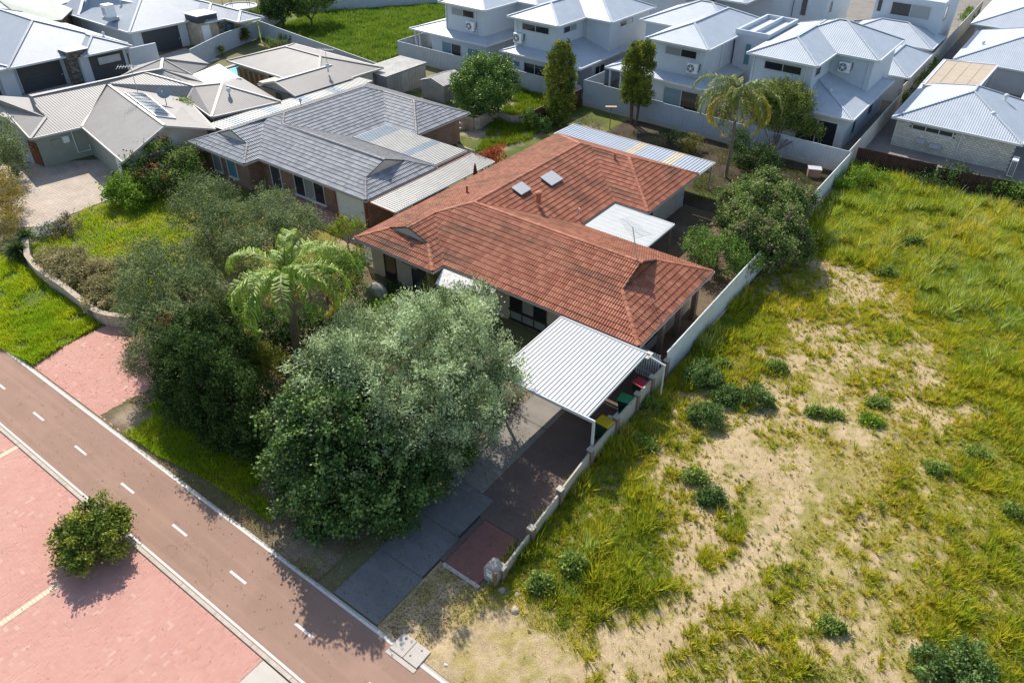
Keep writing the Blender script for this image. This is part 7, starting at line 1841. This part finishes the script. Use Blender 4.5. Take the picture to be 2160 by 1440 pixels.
rgG = np.random.default_rng(77)
def lot_grass():
    n = 580000
    # denser towards the camera where a blade shows larger
    X = rgG.uniform(-11.0, 9.0, n); Y = 9.3 + (60.0 - 9.3) * rgG.random(n) ** 1.15
    cx = X - 0; u = ((X * CAMR[0][0] + Y * CAMR[0][1] - CAMZ * CAMR[0][2])) / (X * CAMR[2][0] + Y * CAMR[2][1] - CAMZ * CAMR[2][2]) * FPX + PPX
    k = u < 2230; X, Y = X[k], Y[k]
    s, v = lotmask(X, Y)
    dens = np.clip(1.15 - 1.5 * s, 0.03, 1.0) * np.clip(0.25 + v[:, 2] * 2.2, 0.2, 1)
    dens *= 0.55 + 0.9 * fbm(X, Y, 0.35, 61, 2)
    k = rgG.random(len(X)) < dens; X, Y, s, v = X[k], Y[k], s[k], v[k]
    n = len(X)
    cl = fbm(X, Y, 0.9, 71, 3)
    H = np.clip(v[:, 2] * (0.35 + 1.2 * cl) * rgG.uniform(0.5, 1.25, n), 0.04, 0.9) * np.clip(1.1 - 0.6 * np.clip(s, 0, 1), 0.4, 1)
    dry = np.clip(v[:, 1] + (fbm(X, Y, 2.2, 81, 3) - 0.5) * 1.3 + rgG.normal(0, 0.15, n), 0, 1)
    c = lerp((0.33, 0.395, 0.03), (0.59, 0.51, 0.03), np.clip(dry * 2, 0, 1))
    d2 = np.clip(dry * 2 - 1, 0, 1); c = c * (1 - d2[:, None]) + np.array((0.60, 0.46, 0.12))[None] * d2[:, None]
    # seed heads make the tall grass pale
    pale = (rgG.random(n) < 0.16) & (v[:, 2] > 0.42); c[pale] = np.array((0.52, 0.58, 0.20))
    blue = fbm(X, Y, 1.7, 91, 2) > 0.66; c[blue] *= np.array((0.72, 0.88, 1.15))
    c *= rgG.uniform(0.7, 1.3, (n, 1))
    blades('lot_grass', X, Y, H * 0.62, c, rgG, 0.017, 0.05, wind=(0.1, -0.05))
    print('lot blades', n)
lot_grass()
def tussocks():
    n = 34000
    X = rgG.uniform(-11.0, 8.0, n); Y = 9.3 + 50.6 * rgG.random(n) ** 1.1
    u = ((X * CAMR[0][0] + Y * CAMR[0][1] - CAMZ * CAMR[0][2])) / (X * CAMR[2][0] + Y * CAMR[2][1] - CAMZ * CAMR[2][2]) * FPX + PPX
    k = u < 2230; X, Y = X[k], Y[k]
    s, v = lotmask(X, Y)
    keep = rgG.random(len(X)) < np.where(s > 0.5, 0.55, 0.75) * np.where((Y < 12.8) & (X < -6.5), 0.1, 1)
    X, Y, s, v = X[keep], Y[keep], s[keep], v[keep]
    m_ = len(X)
    Ht = np.where(s > 0.42, rgG.uniform(0.05, 0.16, m_), np.clip(v[:, 2] * rgG.uniform(0.5, 1.5, m_) * (0.6 + 0.9 * (fbm(X, Y, 1.1, 88, 2) > 0.52)), 0.1, 1.0))
    dry = np.clip(v[:, 1] + rgG.normal(0, 0.28, m_), 0, 1)
    c = lerp((0.29, 0.38, 0.035), (0.56, 0.50, 0.03), np.clip(dry * 2, 0, 1)); d2 = np.clip(dry * 2 - 1, 0, 1)
    c = c * (1 - d2[:, None]) + np.array((0.58, 0.45, 0.12))[None] * d2[:, None]
    pale = (rgG.random(m_) < 0.22) & (v[:, 2] > 0.42); c[pale] = (0.52, 0.60, 0.20)
    dk = rgG.random(m_) < 0.16; c[dk] *= (0.45, 0.6, 0.75)
    nb = np.where(Ht < 0.15, 9, 18); idx = np.repeat(np.arange(m_), nb); n = len(idx)
    az = rgG.random(n) * 6.283; r0 = Ht[idx] * 0.28 * rgG.random(n); H = Ht[idx] * rgG.uniform(0.5, 1.15, n)
    P = np.stack([X[idx] + np.cos(az) * r0, Y[idx] + np.sin(az) * r0, np.full(n, 0.06)], 1)
    ln = rgG.uniform(0.15, 0.85, n); tip = P + np.stack([np.cos(az) * ln * H, np.sin(az) * ln * H, H * (1 - 0.25 * ln)], 1)
    sa = az + 1.57 + rgG.normal(0, .4, n); s_ = np.stack([np.cos(sa), np.sin(sa), np.zeros(n)], 1) * (0.016 + 0.02 * H)[:, None]
    V = np.stack([P - s_, P + s_, tip], 1).reshape(-1, 3)
    link('grass_tussocks', mesh_np('grass_tussocks', V, np.arange(n * 3).reshape(n, 3), GRASSM, False, np.repeat(c[idx] * rgG.uniform(.75, 1.25, (n, 1)), 3, axis=0)), kind='stuff')
    print('tussock blades', n)
tussocks()

def patch(name, region, n, hfn, c1, c2, seed, keep=None, width=0.02, z=0.01, thr=0.35, pale=0.0):
    rg = np.random.default_rng(seed)
    P = np.array([G(*q)[:2] for q in region]) if len(region[0]) == 2 and region[0][0] > 0 or region[0][1] > 100 else np.array(region)
    lo, hi = P.min(0), P.max(0)
    X = rg.uniform(lo[0], hi[0], n); Y = rg.uniform(lo[1], hi[1], n)
    ins = np.zeros(n, bool); j = len(P) - 1
    for i in range(len(P)):
        c = ((P[i, 1] > Y) != (P[j, 1] > Y)) & (X < (P[j, 0] - P[i, 0]) * (Y - P[i, 1]) / (P[j, 1] - P[i, 1] + 1e-9) + P[i, 0]); ins ^= c; j = i
    nz = fbm(X, Y, 1.4, seed, 3)
    ins &= rg.random(n) < np.clip((nz - thr) * 4 + 0.35, 0.05, 1)
    if keep is not None: ins &= keep(X, Y)
    X, Y = X[ins], Y[ins]; m_ = len(X)
    t = np.clip(fbm(X, Y, 1.8, seed + 5, 3) * 1.8 - 0.4 + rg.normal(0, .15, m_), 0, 1)
    c = lerp(c1, c2, t) * rg.uniform(0.7, 1.3, (m_, 1))
    if pale: c[rg.random(m_) < pale] = (0.30, 0.30, 0.14)
    H = hfn * (0.4 + 1.1 * fbm(X, Y, 0.8, seed + 9, 2)) * rg.uniform(0.5, 1.2, m_)
    return blades(name, X, Y, H, c, rg, width, z)
LG, YG = (0.29, 0.43, 0.025), (0.50, 0.53, 0.03)
patch('verge_grass', [(0, 540), (40, 560), (66, 570), (110, 612), (165, 650), (208, 688), (130, 733), (72, 772), (0, 735)], 60000, 0.28, LG, YG, 201, width=0.02)
patch('verge_grass_strip', [(345, 832), (370, 850), (430, 930), (540, 980), (575, 1105), (430, 1010), (330, 960), (262, 915), (300, 868)], 34000, 0.24, LG, YG, 202, width=0.017, thr=0.3)
patch('verge_grass_sparse', [(430, 1005), (560, 1000), (620, 1090), (760, 1130), (720, 1230), (690, 1250), (600, 1180)], 9000, 0.12, (0.10, 0.13, 0.03), YG, 203, width=0.013, thr=0.5)
patch('front_lawn', [(60, 520), (120, 490), (190, 430), (260, 430), (400, 380), (440, 420), (420, 520), (330, 600), (260, 690), (200, 660), (70, 560)], 60000, 0.26, LG, YG, 204, width=0.022, pale=0.08)
patch('front_garden_grass', [(-31, 14), (-17, 12), (-16.5, 25), (-30.5, 25)], 12000, 0.16, (0.07, 0.11, 0.02), YG, 205, width=0.016, thr=0.48)
patch('rear_yard_grass', [(985, 345), (1010, 320), (1110, 300), (1240, 215), (1100, 190), (1060, 230), (1015, 300)], 50000, 0.42, (0.12, 0.21, 0.015), (0.26, 0.31, 0.03), 206, width=0.026)
patch('back_yard_grass', [(-19, 46.5), (-12, 46.5), (-12, 57), (-24, 57)], 16000, 0.22, (0.06, 0.10, 0.015), (0.14, 0.17, 0.03), 207, width=0.02, thr=0.42)
patch('field_grass', [(-79, 55), (-61.2, 52.6), (-61, 66), (-69, 89), (-83, 66)], 120000, 0.5, (0.11, 0.21, 0.025), (0.20, 0.28, 0.035), 208, width=0.035, thr=0.25, pale=0.06)
patch('trampoline_lawn', [(-92, 55), (-79.5, 55), (-84, 63), (-92, 66)], 20000, 0.15, (0.10, 0.17, 0.02), (0.15, 0.22, 0.03), 209, width=0.03, thr=0.2)
# fallen leaves on the path edges, the driveway and under the trees; pebbles and scraps on the bare sand
def litter(name, spots, n, size, cols, sd, flat=0.3):
    rg = np.random.default_rng(sd); X = []; Y = []
    for (x0, x1, y0, y1, wgt) in spots:
        k = int(n * wgt); X.append(rg.uniform(x0, x1, k)); Y.append(y0 + (y1 - y0) * rg.random(k))
    X = np.concatenate(X); Y = np.concatenate(Y); m_ = len(X)
    P = np.stack([X, Y, np.full(m_, 0.02)], 1); A = unit(np.stack([rg.normal(size=m_), rg.normal(size=m_), np.abs(rg.normal(0, flat, m_))], 1))
    V, F = leaf_quads(P, A, size * rg.uniform(.5, 1.5, m_), size * 0.6 * rg.uniform(.6, 1.3, m_), rg, unit(np.array([0, 0, 1.0])[None] + rg.normal(0, .25, (m_, 3))))
    c = np.array(cols)[rg.integers(0, len(cols), m_)] * rg.uniform(.7, 1.2, (m_, 1))
    link(name, mesh_np(name, V, F, VEG, False, np.repeat(c, 4, axis=0)), kind='stuff')
litter('leaf_litter', [(-30, -15.3, 9.12, 9.4, .06), (-24, -15.4, 9.3, 12.5, .35), (-17.3, -15.8, 15.5, 22.5, .5), (-15.4, -12.0, 9.4, 20, .14), (-37, -29, 9.3, 14, .05), (-34, -14, 6.5, 9.0, .02), (-13, -11, 9.3, 12.5, .2)], 9000, 0.06, [(0.30, 0.17, 0.08), (0.22, 0.13, 0.07), (0.38, 0.28, 0.12), (0.16, 0.12, 0.06)], 301)
litter('paving_litter', [(-36, -15.5, 0, 6.2, 1), (-36, -12, 6.5, 9.0, .4)], 260, 0.05, [(0.35, 0.22, 0.10), (0.5, 0.45, 0.35), (0.2, 0.14, 0.08)], 302)
litter('dry_stalks', [(-11, 6, 12, 45, 1)], 5000, 0.22, [(0.40, 0.31, 0.16), (0.30, 0.23, 0.13), (0.5, 0.42, 0.25)], 303, 0.5)
for i, (px_, py_, l) in enumerate(((1035, 1368, 'white scrap of paper nearest the bottom on the sandy verge'), (941, 1402, 'crumpled white scrap lying beside the drain pit'), (1153, 1338, 'white scrap at the edge of the weeds'), (1190, 1358, 'second white scrap at the weed edge'))):
    p = G(px_, py_, 0.03); r_ = np.random.default_rng(400 + i); b = MB(); pts = [p + np.array([math.cos(t) * 0.07, math.sin(t) * 0.05, r_.uniform(0, .05)]) for t in np.linspace(0, 6.28, 6, endpoint=False)]
    b.poly(pts); c_ = p + (0, 0, .07)
    for k_ in range(6): b.poly([pts[k_], pts[(k_ + 1) % 6], c_])
    tag(b.build('paper_scrap', WHITEP, None, p), l, 'litter')
